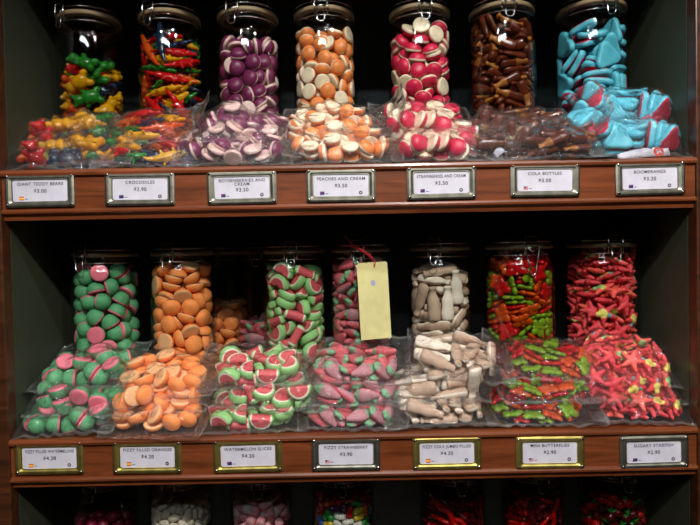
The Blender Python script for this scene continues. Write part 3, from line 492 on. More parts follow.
0,-219,-327,941,90,4,40,-15,0,420,-24,1029,93,15,17,28,0,-341,236,935,32,-95,3,-2,0,2,-143,911,91,-19,-35,-7,0,-82,107,1001,98,15,13,-4,0,-408,38,1051,28,4,-14,-95,0,-112,396,1099,93,-15,-17,30,0,-182,-159,1105,93,0,34,15,0,359,-188,1123,45,7,-40,79,0,-38,-434,1062,8,42,82,-38,0,373,240,1165,26,-88,11,-38,0,-433,-23,1280,41,48,-77,-1,0,-410,-256,1161,65,-10,69,29,0,233,-340,1006,35,61,25,-66,0,159,397,1210,45,-29,-76,-37,0,177,141,1131,42,-79,0,-45,0,-358,278,1200,33,-83,11,44,0,66,-289,1170,30,32,90,-2,0,67,-11,1140,35,-92,7,-13,0,-118,448,1353,31,-26,-73,-55,
0,-193,-397,1285,44,80,-42,1,0,-97,244,1260,40,14,-47,77,0,-315,-274,1418,43,-36,-25,-79,0,407,44,1299,62,31,49,-52,0,83,-406,1391,13,45,88,-7,0,326,262,1333,89,21,-40,-3,0,-215,100,1244,78,54,-22,-20,0,-374,-277,1699,66,45,-60,-4,0,334,-348,1301,68,-64,-27,25,0,-67,153,1525,73,-24,-52,37,0,-95,-154,1300,60,-49,11,-62,0,125,151,1438,2,-31,-74,59,0,-296,65,1419,85,35,-31,-25,0,-453,-9,1571,70,25,51,43,0,29,-81,1358,59,11,51,62,0,130,385,1472,2,60,-78,-14,0,-118,-450,1591,4,15,63,-76,0,439,-5,1562,22,67,61,35,0,-263,331,1502,12,1,57,-81,0,155,367,1592,51,14,-3,85,
0,-198,-117,1563,25,-89,27,28,0,312,-180,1392,20,-28,34,87,0,185,352,1744,51,16,-5,84,0,-76,-260,1557,73,37,-4,57,0,165,-49,1559,20,-77,52,31,0,339,235,1615,45,77,9,45,0,-273,376,1818,11,29,-56,-77,0,183,-387,1588,1,-10,-92,37,0,87,-195,1720,44,-72,-42,34,0,150,203,1847,89,38,-15,19,0,-304,191,1710,78,-60,-12,13,0,426,-9,1911,8,37,-36,85,0,-53,420,1685,24,47,-42,-74,0,-194,-159,1770,12,-89,44,4,0,-246,79,1701,7,-20,77,-61,0,360,-176,1658,49,-5,-31,81,0,342,77,1796,59,13,58,-54,0,-122,-397,1829,82,13,13,-54,0,325,317,1960,61,-6,55,56,0,11,-111,2014,30,35,20,-87,
0,29,456,1985,58,-80,2,-16,0,-456,-17,1866,65,1,-73,22,0,303,-264,1772,40,-8,-33,85,0,321,-246,2033,85,-34,16,-37,0,-74,233,1896,42,-31,-39,76,0,-266,-167,1971,85,41,1,33,0,174,113,2030,61,-5,10,-78,0,-269,81,1937,16,-15,-10,97,0,116,-401,1991,91,27,-6,-31,0,20,19,1831,70,70,6,-8,0,-184,-374,2021,13,8,-22,96,0,375,134,2146,8,58,-79,-18,0,177,-355,1890,23,-96,-5,-16,0,232,408,2235,58,-68,-9,-44,0,-417,-46,2118,93,5,-22,-30,0,380,-162,2149,47,-35,-9,-81,0,-169,380,2118,77,14,-57,-25,0,-347,-218,2212,43,9,49,-75,0,-416,247,2043,62,60,42,28,0,212,-433,2239,24,8,-72,-65,
0,59,337,2153,61,65,16,-43,0,-53,-411,2161,58,16,-14,79,0,338,207,2364,40,-85,-28,18,0,-115,76,2140,17,-9,18,96,0,305,-278,2391,3,-19,-92,35,0,245,-35,2382,44,-68,-47,-35,0,-249,-313,2353,15,5,-92,-37,0,-286,323,2295,78,-8,-62,8,0,69,-232,2247,73,-62,-3,-30,0,96,21,2243,8,85,-31,-41,0,-145,-98,2375,21,3,-75,63,0,-402,55,2272,30,-1,-10,-95,0,-51,260,2341,10,31,92,21,0,-53,-464,2382,21,-36,-71,-57,0,482,-17,2302,14,-70,-12,69]),
    ('T6', 'cola', [1,-152,426,50,14,-3,17,-98,0,142,-307,44,86,-5,1,50,0,207,243,45,7,3,4,-100,1,266,67,43,2,1,4,-100,0,-447,100,186,32,-70,-49,41,1,231,-396,202,61,75,23,10,1,357,-260,74,3,-49,87,-7,0,2,341,94,74,66,13,3,0,-269,127,70,2,-8,100,-5,1,240,-167,156,18,98,-10,3,1,32,441,175,7,-3,20,98,0,-233,-44,67,2,-1,-25,-97,1,-313,88,184,4,-74,-65,17,0,-213,-199,44,10,-1,-3,99,1,45,19,172,33,93,-8,-11,0,198,169,164,13,-99,8,0,1,-367,261,280,27,35,-85,-28,0,-398,-252,214,44,-29,-85,7,1,-297,62,305,25,44,-85,-14,0,-24,-369,153,27,-14,94,-15,
0,324,404,347,57,16,-67,44,1,-74,294,276,6,58,81,6,1,-187,-257,149,60,6,7,-79,0,475,-112,292,70,32,63,10,1,-442,156,424,70,41,33,49,0,95,-317,329,57,-37,-8,73,0,164,-8,244,95,-21,20,11,1,107,322,280,55,4,-10,83,1,-235,-196,266,54,10,9,-83,0,314,-261,287,76,-33,0,57,0,286,172,323,7,-26,-3,-96,1,-447,102,566,55,-26,31,-73,1,-87,-302,235,80,5,-5,60,0,-276,249,403,33,-69,-48,43,0,-194,-318,381,12,-44,-88,13,1,340,-23,328,37,-87,-28,18,0,-145,281,387,23,66,-67,-26,1,-354,-300,393,39,79,-25,-41,1,352,-75,403,39,-13,41,-82,0,-9,-311,449,2,-82,-57,11,
0,301,101,459,9,-94,-33,9,1,16,53,406,96,-17,20,3,0,-175,-265,465,49,-30,21,-79,1,211,-230,477,33,-1,-14,93,0,-134,243,479,3,30,-4,95,1,-11,310,529,75,-23,28,-55,0,-287,-175,508,23,-79,-45,36,1,137,-86,576,96,-18,15,-15,0,191,-261,626,0,-15,-97,-18,1,143,412,517,49,-4,-77,41,0,-348,-39,615,40,-78,-34,34,1,219,221,538,30,-11,12,-94,0,-153,437,541,9,-92,-13,37,1,-73,-159,566,3,93,-34,-14,0,324,0,586,7,-95,24,18,1,-129,296,655,11,-69,-71,-4,1,-359,-355,792,3,-51,-47,-72,0,19,152,672,55,-18,-2,-82,1,-288,122,686,92,-8,5,-39,0,28,-440,569,5,7,-99,7,
1,-44,-316,692,67,41,-27,-56,0,477,22,750,51,53,-63,25,0,-163,425,806,54,-82,-16,13,1,96,-299,690,59,5,-13,80,0,250,275,680,3,-60,-74,29,1,-354,-191,743,39,-15,-90,10,0,303,-101,669,15,-93,28,19,1,274,359,742,85,-44,11,-27,0,-201,-286,726,53,33,41,67,1,-138,298,786,41,-88,-11,20,0,71,-324,843,71,-44,-28,48,1,456,133,730,64,-30,47,53,0,-152,-42,822,12,-69,68,-20,1,489,-157,773,29,-71,-6,64,0,-28,316,885,9,-78,60,16,1,-339,-13,791,93,9,-29,-20,0,330,-267,762,59,-60,-34,43,1,139,307,829,64,27,3,-71,0,-43,-316,874,65,-53,-28,47,1,178,101,868,14,-95,-24,11,
1,-304,93,903,8,15,97,-19,0,-68,-131,990,34,-42,79,-29,0,371,315,924,18,-42,-56,69,1,-353,268,953,39,14,-21,-88,0,184,-283,834,27,-45,73,-43,1,269,255,1035,30,-71,63,15,1,-390,-72,928,82,18,20,-51,0,-50,192,950,5,-2,-11,-99,0,-288,-212,949,58,38,20,69,1,160,-414,949,98,6,15,13,0,-268,153,1048,24,0,-9,97,1,-153,-280,1030,64,-22,-22,70,1,296,112,1066,18,-93,-25,-17,0,-104,134,1208,53,18,-30,-78,0,15,-450,1154,13,10,-93,33,1,341,72,1490,1,-30,-5,95,0,-334,-291,1069,89,7,-15,-42,1,340,-36,978,16,-31,53,77,0,77,440,1048,34,-94,8,5,1,-100,309,1084,3,-3,-99,-16,
0,-265,-236,1164,9,6,12,99,1,245,-258,1040,16,7,79,-60,1,73,-360,1186,71,-19,-31,-61,0,33,188,1183,24,81,52,15,0,-307,-58,1116,98,-18,3,-2,1,296,-134,1012,14,5,76,-63,0,248,306,1313,16,16,94,24,1,-398,-272,1315,72,-50,40,-27,0,176,487,1351,65,52,-47,29,1,-332,-101,1242,93,-15,2,-33,1,211,-221,1186,87,-36,-4,-34,0,-374,69,1360,24,72,-63,-17,0,291,-383,1184,51,66,42,-36,1,228,225,1170,18,91,28,24,1,-378,248,1196,9,45,-79,-40,0,-24,-463,1399,18,13,81,-55,1,329,82,1153,90,15,-18,36,0,278,206,1411,25,-3,95,17,0,-223,284,1529,11,-81,42,39,1,-32,-222,1339,52,33,5,-79,
0,74,-199,1270,94,19,-17,-23,1,69,309,1568,52,-21,56,-61,0,-329,184,1424,90,1,41,-10,1,306,66,1295,4,4,96,27,0,-110,459,1254,37,-20,85,32,1,-306,-135,1435,83,5,14,54,1,297,-91,1223,1,-24,-97,7,0,-238,246,1254,37,-71,-60,3,0,-126,-28,1330,47,-1,-1,-88,1,90,322,1370,96,-23,-16,6,1,-154,-223,1449,41,-68,-60,-6,0,368,-254,1373,50,-14,-15,-84,1,329,-22,1364,16,21,1,-97,0,-142,373,1444,32,-94,-9,-3,1,-127,-320,1540,37,90,23,-7,0,-152,498,1731,35,50,-48,63,1,-428,-125,1524,78,1,-23,-59,0,221,-101,1415,95,14,-20,-20,1,-15,-358,1449,4,-14,89,-43,0,17,326,1848,6,-86,-49,-13,
0,-210,142,1560,40,0,-50,76,1,-328,-156,1625,42,-32,0,-85,1,252,-193,1615,9,6,42,90,0,-37,344,1542,68,44,6,58,1,-263,68,1962,37,-7,-32,-87,0,188,-253,1529,21,9,24,94,0,218,262,1498,33,22,18,-90,1,147,-417,1623,12,98,12,12,0,262,137,1571,95,3,-23,22,1,-206,369,1922,70,-51,40,30,0,107,-442,1721,93,-34,-12,5,1,15,333,1701,88,-12,-25,38,1,-320,61,1656,17,-1,98,3,0,-292,282,1764,16,-92,-17,32,0,-75,-136,1680,58,74,10,33,1,306,-75,1576,75,-66,10,2,0,-146,-321,1692,7,-19,33,-92,0,-75,489,1916,76,32,53,-19,1,72,170,1637,75,44,20,45,0,-480,-164,1796,34,-68,12,-64,
1,293,-101,1749,48,-86,-6,16,1,218,235,1713,57,60,39,41,0,-393,20,1787,17,76,-62,13,0,-135,-287,1863,53,76,34,14,1,-47,399,2196,18,8,-59,-78,1,-250,-205,1767,75,-45,5,48,0,260,-258,1768,8,-15,96,-21,1,-174,0,1831,31,-14,90,-27,0,-85,-479,2114,11,-21,-71,-66,0,414,241,1808,64,57,-15,-49,1,13,-344,1815,93,-16,-12,31,0,150,253,1802,60,-58,-37,41,1,-243,-244,1934,86,-23,24,40,1,73,-437,1893,9,-9,23,-97,0,302,124,1809,12,-83,41,35,1,-334,-7,1911,19,87,43,-17,0,-289,-133,2082,34,2,-62,-70,1,401,-201,1915,22,82,50,-16,0,309,42,1860,13,-3,32,-94,1,422,-139,2341,76,-31,36,44,
0,-36,164,2462,20,-8,-83,52,1,-215,-193,2080,7,39,-71,58,0,471,-160,2068,58,21,-69,-37,0,45,199,1967,16,83,-52,-11,1,-217,79,2105,10,18,-96,-16,0,153,280,2038,53,6,-54,-65,1,-142,252,2172,70,-43,-51,-28,0,150,-244,2076,1,0,97,-26,1,208,-149,1932,96,5,2,29,0,504,93,2456,15,74,-15,-64,1,-385,115,2033,73,-47,-50,-2,1,283,66,2014,10,-48,81,-32,0,-289,269,1877,90,15,39,-9,0,-220,-313,2199,70,22,50,-47,1,-388,240,2182,73,-46,-33,38,0,65,-381,2043,17,3,61,77,1,226,217,2195,25,-42,66,-57,0,32,333,2089,59,-16,-26,-75,1,-322,11,2195,93,24,7,28,0,155,-278,2175,50,-6,8,86,
1,-311,-51,2350,68,-68,-2,29,0,372,-33,2100,19,-45,61,-63,1,251,189,2045,89,-21,-5,41,0,8,-13,2085,56,-55,58,24,1,184,-221,2270,48,-1,20,85,0,-315,357,2498,15,-32,73,-58,1,-33,-312,2293,73,-11,8,-67,0,307,93,2300,20,22,-82,-49,1,-357,-323,2439,10,76,-13,-63,1,361,-287,2361,85,-17,32,38,0,126,314,2183,88,-6,28,38,1,-71,-200,2159,57,4,15,81,0,159,222,2389,35,-5,37,86,1,-229,-95,2404,22,-16,62,-74,0,316,86,2156,16,42,-84,-31,1,-213,-379,2442,6,-84,7,54,0,8,-461,2446,32,12,-92,20,1,187,399,2340,4,25,96,10,0,233,-135,2370,22,82,43,-30,0,-355,260,2404,12,42,-89,16,
1,-277,-147,2249,96,-9,4,28,1,262,359,2461,16,30,91,24,0,-285,139,2325,6,0,32,94,1,43,293,2500,46,88,-12,2,0,384,11,2342,33,-83,-3,45,0,-51,461,2386,4,37,8,-92,1,-14,-219,2436,15,50,-80,-29,0,51,-370,2487,96,-10,20,-17,1,-464,-19,2480,64,-33,-50,-48]),
    ('T7', 'tri', [0,190,-253,61,97,-1,-5,-23,0,224,193,81,2,43,90,-1,0,-294,178,80,1,-95,-30,2,0,-135,338,189,17,-53,-77,29,0,-234,-233,58,100,1,-2,2,0,88,11,238,62,60,30,-41,0,-224,-280,197,56,3,-5,83,0,471,17,204,70,0,72,1,0,20,377,247,32,26,-91,-5,0,-357,45,185,6,2,-4,100,0,128,-338,218,6,-83,56,-1,0,203,311,302,11,84,-48,-23,0,-348,94,327,79,-1,0,-61,0,90,-349,352,2,93,38,3,0,265,263,422,10,79,-55,-27,0,-104,349,442,59,0,-8,80,0,-263,-259,372,3,62,78,11,0,305,99,520,14,-94,-2,31,0,-351,93,465,92,1,4,38,0,270,-212,412,23,-54,-26,-77,
0,2,360,613,5,-97,25,0,0,56,-357,487,8,17,98,3,0,326,-188,668,37,86,-28,-21,0,-310,183,617,4,69,-72,-5,0,-259,-253,493,60,-9,-7,79,0,-121,347,729,57,7,-7,82,0,-364,83,738,8,14,-12,98,0,164,332,742,4,-34,13,-93,0,-359,-107,821,91,16,19,-32,0,72,-354,628,2,93,35,5,0,42,-358,741,20,-2,-2,98,0,339,266,943,43,27,-70,49,0,-268,-252,905,19,-95,16,21,0,384,34,691,16,95,-2,-25,0,-212,142,906,4,-16,-19,-97,0,-282,-239,651,13,-36,92,-6,0,171,-47,886,100,0,5,-6,0,-133,327,965,98,-19,7,1,0,-67,-314,934,14,15,-17,96,0,-364,65,1128,12,9,19,97,
0,177,-322,1023,81,5,27,-52,0,120,46,1062,17,21,-3,96,0,-2,-381,1191,59,34,-37,-63,0,467,-30,947,11,73,-18,-65,0,-146,311,1150,14,38,-90,13,0,215,436,1110,5,37,64,-68,0,-310,-209,1198,39,-85,23,28,0,153,70,1203,97,10,13,18,0,372,57,1297,9,-97,-10,18,0,-361,68,1295,77,-28,-6,-57,0,275,-274,1194,16,9,-95,-23,0,486,-115,1504,46,42,-56,-54,0,-185,304,1311,3,50,84,-22,0,-244,-425,1284,36,0,72,59,0,161,306,1391,12,-8,99,-9,0,-458,48,1626,64,21,-71,-20,0,-113,-107,1394,14,-12,14,-97,0,-78,-337,1537,3,-42,-91,2,0,296,-258,1460,70,12,66,24,0,-183,426,1503,25,-51,47,68,
0,-30,241,1471,99,-8,-7,-1,0,-214,2,1612,87,-8,-14,-47,0,191,-341,1464,61,-12,-75,22,0,-84,-327,1675,3,100,3,-4,0,161,339,1617,4,-80,-55,22,0,-189,329,1734,53,31,10,-78,0,-157,-242,1790,91,-2,7,41,0,317,124,1625,43,-81,-16,36,0,-342,309,1972,51,-66,2,55,0,63,322,1833,59,31,18,72,0,-196,142,1848,39,-87,-12,-26,0,255,-244,1751,7,84,-45,30,0,8,-461,1967,59,69,-30,30,0,377,107,1820,74,46,37,33,0,160,-72,1900,24,-33,-51,76,0,-56,-228,1913,19,7,8,98,0,184,268,1936,2,92,-14,-37,0,-334,-171,1921,48,-46,-11,74,0,361,-122,2080,15,-63,-72,23,0,184,323,2115,28,10,-95,-4,
0,-363,-7,2043,38,33,-30,-81,0,350,64,2166,53,13,26,79,0,-23,58,2110,87,34,-33,-13,0,83,-371,2164,51,81,-27,1,0,-455,-22,2326,54,-36,-67,37,0,68,-131,2233,30,-2,-36,88,0,276,360,2372,59,-75,8,-30,0,-187,317,2268,18,47,81,-30,0,-219,-230,2305,10,1,98,15,0,354,144,2445,24,47,-56,64,0,4,380,2447,10,32,-29,-90,0,-159,-323,2407,98,15,-9,2,0,355,-127,2391,18,-60,-78,0,0,112,208,2491,50,75,41,12,0,-224,53,2386,17,-57,-49,-64,0,181,-317,2455,58,63,-43,-28,0,-178,332,2513,91,-22,-35,-7,0,-268,-252,2578,2,99,-11,13,0,331,-143,2520,67,11,7,73,0,-283,-210,2692,97,0,-7,-24,
0,44,-270,2697,27,-73,50,-38,0,-261,315,2685,40,46,79,-7,0,-379,75,2693,13,13,65,74,0,356,-297,2798,60,13,68,-39,0,130,341,2700,90,4,-14,-42,0,-305,-191,2857,4,69,72,-2,0,362,77,2713,99,6,-11,9,0,-206,303,2893,45,18,-20,-85,0,-124,-361,2856,79,30,53,2,0,68,338,2825,90,5,-12,-41,0,-346,-68,2966,93,-6,4,-36,0,336,108,2877,7,41,91,8,0,-253,266,3033,42,-29,-4,86,0,151,-115,2891,27,72,47,-43,0,259,223,2993,6,-4,-5,100,0,3,317,3076,51,-39,-71,29,0,-1,-99,3207,4,99,6,-15,0,73,-472,2987,59,-68,25,36,0,337,-75,3101,0,85,-41,-34,0,-152,-115,3079,40,-15,0,-90]),
    ('M1', 'melondome', [0,-26,-409,151,8,80,3,-59,0,343,127,89,2,0,0,-100,0,-325,245,137,8,-34,93,11,0,-283,-272,142,11,79,58,20,0,368,-169,132,2,32,95,1,0,-104,444,164,67,50,43,-34,0,150,-380,169,76,-29,52,-26,0,230,391,164,63,29,-59,41,0,-410,-53,153,62,-72,-30,5,0,-128,-13,292,36,76,52,-16,0,76,-87,151,43,80,4,42,0,-16,175,148,24,43,77,41,0,168,159,327,71,-41,31,-49,0,-378,172,357,29,-40,-80,34,0,93,-448,458,67,-72,5,19,0,341,-259,371,65,43,62,-7,0,60,411,410,73,-52,-22,39,0,-379,-255,358,15,-67,-26,-68,0,316,278,447,36,25,46,77,0,-457,-39,557,38,56,43,60,
0,-69,-107,616,46,60,-6,-65,0,-120,157,447,39,88,17,22,0,-148,-305,412,45,-35,37,-73,0,413,48,367,58,74,19,30,0,-318,-260,670,47,-23,-84,-16,0,135,-142,396,94,32,8,8,0,-146,379,624,85,-6,42,30,0,135,64,601,26,61,75,-5,0,-295,287,560,34,-15,-89,26,0,-88,-399,678,2,-46,88,-11,0,397,-76,621,27,-82,50,7,0,168,375,686,22,-18,96,-1,0,-252,40,782,59,59,44,33,0,-116,-154,909,9,-50,52,-69,0,363,-206,814,39,44,79,-15,0,63,136,816,61,70,18,-34,0,409,203,717,67,48,-53,-19,0,-415,97,832,16,54,-41,-72,0,218,-347,694,6,-53,-71,46,0,-212,-375,905,38,62,33,-60,
0,170,-126,869,44,8,-41,-80,0,-285,302,886,81,-56,12,-15,0,54,-407,939,18,-70,32,-61,0,409,54,958,14,-88,-41,-20,0,-151,166,1042,87,28,23,32,0,-14,406,863,12,-91,-16,37,0,-374,-183,977,12,44,-36,-82,0,296,-350,1090,32,17,-67,-64,0,132,389,1053,84,-29,-46,-1,0,-155,-374,1146,89,10,5,45,0,390,-72,1094,94,17,-17,25,0,-411,31,1167,44,25,-70,50,0,91,-185,1146,51,78,3,35,0,263,309,966,46,76,35,29,0,355,189,1225,2,53,-81,26,0,-136,-82,1211,13,-68,54,-48,0,107,56,1100,26,7,-66,-70,0,142,-434,1340,68,-63,-34,-13,0,312,271,1442,0,-62,34,-71,0,-334,245,1266,20,67,-70,-17,
0,-125,440,1158,71,67,21,-2,0,-130,-388,1421,26,-24,89,-29,0,406,-60,1391,65,-69,-3,-31,0,-390,-239,1269,64,-57,44,-25,0,342,-223,1352,66,54,-48,22,0,-20,221,1300,61,-70,0,37,0,291,-282,1575,54,22,9,-81,0,113,405,1365,45,-57,-18,-66,0,-257,-36,1430,33,89,18,27,0,13,-187,1476,9,35,49,79,0,99,19,1406,10,-39,-63,-67,0,-185,353,1451,75,-37,-54,7,0,-261,-315,1587,7,65,-61,44,0,287,66,1634,28,-39,81,33,0,-25,131,1590,94,-12,-23,-22,0,-122,-103,1739,71,-2,63,32,0,400,-105,1987,94,-22,17,-21,0,-196,364,1692,98,-12,-8,15,0,78,-409,1675,84,42,-5,-34,0,138,395,1658,40,-79,47,0,
0,-387,144,1539,5,-93,-33,15,0,-388,157,1788,51,59,-43,-45,0,-13,-413,1940,1,76,-60,25,0,371,186,1835,68,-17,31,64,0,-389,-132,1690,24,-65,-72,1,0,368,-176,1770,89,-13,24,36,0,86,313,1812,88,39,-9,-28,0,106,69,1988,58,-5,-33,-74,0,-153,161,1863,24,0,-54,81,0,-314,-282,1878,41,80,16,-41,0,-131,438,1964,12,-9,69,-70,0,-108,-159,2034,8,60,-62,50,0,149,-71,1807,31,30,-55,-71,0,255,325,2053,24,-38,88,-12,0,-407,0,1974,95,26,-1,-18,0,217,-351,1957,47,-64,32,-52,0,404,76,2130,50,-26,-30,-77,0,-145,66,2143,48,51,56,45,0,108,-382,2193,81,-11,-10,57,0,319,-258,2227,79,-37,49,0,
0,99,200,2243,63,66,-13,39,0,-388,-120,2164,85,29,19,-40,0,-193,-371,2142,83,42,16,-34,0,377,259,2340,70,36,-61,6,0,-173,372,2233,20,-85,48,-2,0,-59,-131,2365,63,42,-36,-54,0,124,400,2266,67,-72,-14,12,0,-385,145,2211,38,-27,-43,-77,0,137,-87,2236,3,-41,53,74,0,409,-27,2393,28,-90,34,-1,0,-317,309,2435,57,71,33,22,0,-43,416,2514,19,-55,-51,-64,0,-354,-202,2370,20,-1,21,-96,0,217,-402,2489,65,-71,-8,26,0,-411,59,2506,24,-22,-73,60,0,-74,-414,2412,57,81,-5,15,0,237,219,2528,88,1,-43,20,0,-139,164,2435,39,77,-15,48,0,-174,-301,2575,46,-23,-54,-67,0,371,-155,2518,12,-7,-27,95]),
    ('M2', 'orange', [0,319,-145,69,36,0,-1,93,0,2,384,90,100,7,-1,-2,0,-176,-302,66,35,0,-1,94,0,78,-387,120,21,92,-24,-24,0,290,202,69,98,0,0,21,0,-330,262,119,30,-50,-81,8,0,263,-286,208,9,-50,86,2,0,232,314,216,5,-54,84,-8,0,-383,-77,93,3,26,-96,12,0,272,274,364,11,8,-6,-99,0,-388,-47,238,13,98,13,-4,0,178,-348,326,100,6,-7,-1,0,-81,102,180,24,95,-11,19,0,-215,-332,231,3,33,-94,7,0,402,24,218,3,-88,44,-15,0,-18,438,361,24,-68,60,33,0,-384,58,349,94,-13,-2,-31,0,94,-41,173,24,50,-52,-64,0,-224,343,247,20,-84,-47,20,0,-192,-373,412,27,83,47,-16,
0,228,-68,394,32,71,-59,-19,0,421,-178,464,74,48,26,38,0,-29,132,361,85,-19,9,49,0,-76,-145,362,73,-40,53,13,0,-460,21,592,49,-47,-69,24,0,140,-374,492,11,60,79,-3,0,192,427,574,58,-80,1,-19,0,-291,287,453,16,-24,-95,-10,0,-306,-234,477,56,-18,26,77,0,387,75,464,44,-11,-87,-19,0,139,162,522,24,96,12,7,0,-188,93,554,32,-66,62,27,0,36,-376,615,22,-9,7,97,0,-368,299,740,26,66,-21,68,0,26,-80,718,22,46,31,80,0,353,264,751,70,-65,27,7,0,-131,348,571,13,-12,16,-97,0,-140,-115,674,88,-36,30,-5,0,314,-51,773,17,-58,-11,-79,0,26,255,670,20,-36,-91,8,
0,-293,-253,663,72,-23,-8,-65,0,208,-173,709,62,31,48,54,0,-398,-7,778,3,54,-6,84,0,358,-316,745,6,-45,55,-71,0,131,142,876,3,6,78,-62,0,-128,-458,810,45,-58,-41,-54,0,465,11,738,15,59,30,73,0,-186,360,848,51,59,16,61,0,-291,-264,886,11,86,-48,16,0,398,-7,980,55,-6,7,-83,0,59,404,842,21,-95,10,23,0,159,371,971,22,-85,-47,-3,0,-151,62,848,47,56,67,12,0,57,-97,944,6,-9,-99,-9,0,247,308,1093,9,3,-98,-18,0,-372,91,968,91,-13,8,-39,0,78,-405,860,20,-40,-68,58,0,-81,465,1207,76,-65,1,5,0,-314,-238,1033,14,88,-44,15,0,274,-305,1012,86,-39,-17,28,
0,-277,309,1131,42,-41,69,42,0,-93,-467,1134,65,64,-37,18,0,451,-86,1214,51,-6,82,-25,0,-33,-284,1132,17,-39,-80,43,0,334,197,1179,83,20,-1,51,0,-349,190,1207,59,-71,35,15,0,-149,204,1373,36,58,-71,-20,0,-133,30,1127,23,82,40,35,0,126,-74,1102,4,-98,-12,14,0,217,328,1319,44,4,-17,-88,0,-425,-35,1173,21,-91,-2,36,0,206,-339,1232,19,53,-82,9,0,-19,250,1112,51,-44,73,-9,0,-329,-298,1268,35,84,24,-34,0,226,-84,1271,24,74,59,-22,0,416,21,1670,68,39,3,62,0,15,390,1440,2,-98,16,7,0,10,-187,1457,6,10,76,64,0,-317,-23,1298,36,2,-90,-24,0,300,-328,1429,50,82,-13,24,
0,136,28,1358,19,-4,33,93,0,431,100,1400,55,-8,80,-23,0,-313,363,1481,18,-60,42,66,0,-23,-432,1432,41,89,2,20,0,-197,-97,1374,41,-80,-44,8,0,365,-176,1541,17,30,77,-54,0,319,356,1583,7,39,55,73,0,385,38,1895,11,-5,18,98,0,-231,157,1683,89,-1,42,-18,0,-238,-357,1520,36,87,-34,0,0,175,107,1568,15,57,47,-66,0,-390,132,1551,70,38,56,-21,0,-141,-337,1652,55,-30,-19,-75,0,173,-366,1678,90,-39,-10,17,0,262,228,1583,17,61,42,-66,0,-410,-132,1633,17,90,-26,-32,0,-24,75,1582,27,58,-8,-76,0,-173,-149,1696,36,80,40,-26,0,118,-112,1748,52,-67,-31,43,0,-124,372,1700,41,-55,3,-73,
0,-451,-37,1874,47,-22,-84,16,0,-47,-391,1833,3,98,13,-12,0,-388,-56,2302,16,-85,44,-23,0,273,285,1974,40,-3,7,92,0,-362,302,1924,27,36,-51,-73,0,-145,-79,1822,86,-44,-5,-24,0,342,-200,1799,6,97,23,6,0,43,400,1683,64,-46,39,-47,0,320,-254,1975,18,68,67,22,0,226,312,1834,2,22,-97,7,0,-242,-97,2009,99,-7,-11,-6,0,15,-392,1972,4,-62,-78,10,0,393,2,2088,21,86,-42,17,0,-16,102,1846,26,59,-76,5,0,-336,-334,1873,3,49,54,68,0,279,-272,2201,27,-63,-73,4,0,-62,58,2121,54,75,-9,-38,0,90,113,2071,70,-62,21,-30,0,-18,391,1940,19,-81,52,-19,0,-145,-356,2157,36,-10,92,-12,
0,66,-135,2090,27,-40,48,73,0,349,163,2162,22,79,56,-9,0,-257,193,1974,62,53,57,9,0,-40,396,2127,7,-86,-22,-46,0,178,189,2285,78,-16,-17,-58,0,-222,316,2254,58,59,-56,-10,0,98,-373,2092,25,-10,-3,-96,0,203,428,2167,67,61,-41,10,0,-356,-209,2146,83,12,-28,-47,0,-399,152,2153,66,28,-25,-65]),
    ('M3', 'slice', [0,392,139,101,6,92,-38,7,0,-214,229,85,94,1,2,-35,0,86,-359,90,7,66,-75,-1,0,184,381,220,30,-72,36,52,0,-266,7,104,71,-71,4,-4,0,67,-8,144,60,68,-16,-38,0,-90,-362,146,57,47,57,36,0,296,-20,104,27,-27,-65,66,0,-79,381,93,1,-94,35,5,0,-105,375,249,1,-94,33,5,0,-268,-279,93,5,76,64,-3,0,371,-285,214,38,65,-15,64,0,178,-310,292,57,44,-48,-50,0,255,213,243,2,28,-95,15,0,-235,251,264,25,-22,-67,67,0,-42,-233,288,74,-7,15,65,0,343,312,454,51,75,-21,-36,0,-352,142,355,71,58,-12,-38,0,368,-27,332,17,-96,20,12,0,-75,112,498,29,34,84,29,
0,-261,-288,249,6,74,67,-3,0,184,-167,501,73,22,6,64,0,54,152,418,58,-19,-37,70,0,-426,-40,324,51,-51,68,14,0,-27,461,485,61,-79,-9,-5,0,-270,-209,416,94,-11,-11,31,0,6,-197,549,20,81,23,51,0,-321,242,534,14,-67,-71,15,0,27,-475,473,49,43,55,-53,0,200,154,658,32,4,-65,-69,0,-115,383,678,65,43,19,-59,0,-192,-335,577,40,-70,-59,-8,0,422,19,518,71,13,17,-67,0,406,-104,632,19,-77,-60,-11,0,-177,246,731,47,-86,21,-4,0,-399,-122,570,5,-80,59,2,0,-102,-367,729,87,40,7,29,0,419,89,855,49,44,75,-8,0,-462,96,800,7,-70,21,-68,0,-359,-173,768,54,13,17,-81,
0,284,-383,595,62,26,65,-36,0,178,344,676,23,8,10,-96,0,262,-304,864,96,-4,-27,-6,0,286,284,906,17,57,-38,-70,0,-168,301,972,41,-39,-57,59,0,70,351,832,8,-72,68,-11,0,-201,36,704,0,22,85,48,0,-36,-74,867,30,6,31,-90,0,42,463,1050,65,76,2,-9,0,-285,-358,950,46,2,66,59,0,366,-138,869,24,-15,70,65,0,-322,269,1023,20,70,4,-69,0,58,-434,926,4,49,-5,-87,0,282,166,1050,28,-58,72,24,0,437,138,1356,58,48,-64,-14,0,-329,79,1053,17,33,-52,76,0,-48,-144,1097,26,47,-22,81,0,-342,-92,1060,78,60,17,6,0,198,-276,1095,8,17,64,74,0,94,184,1077,72,-25,-60,24,
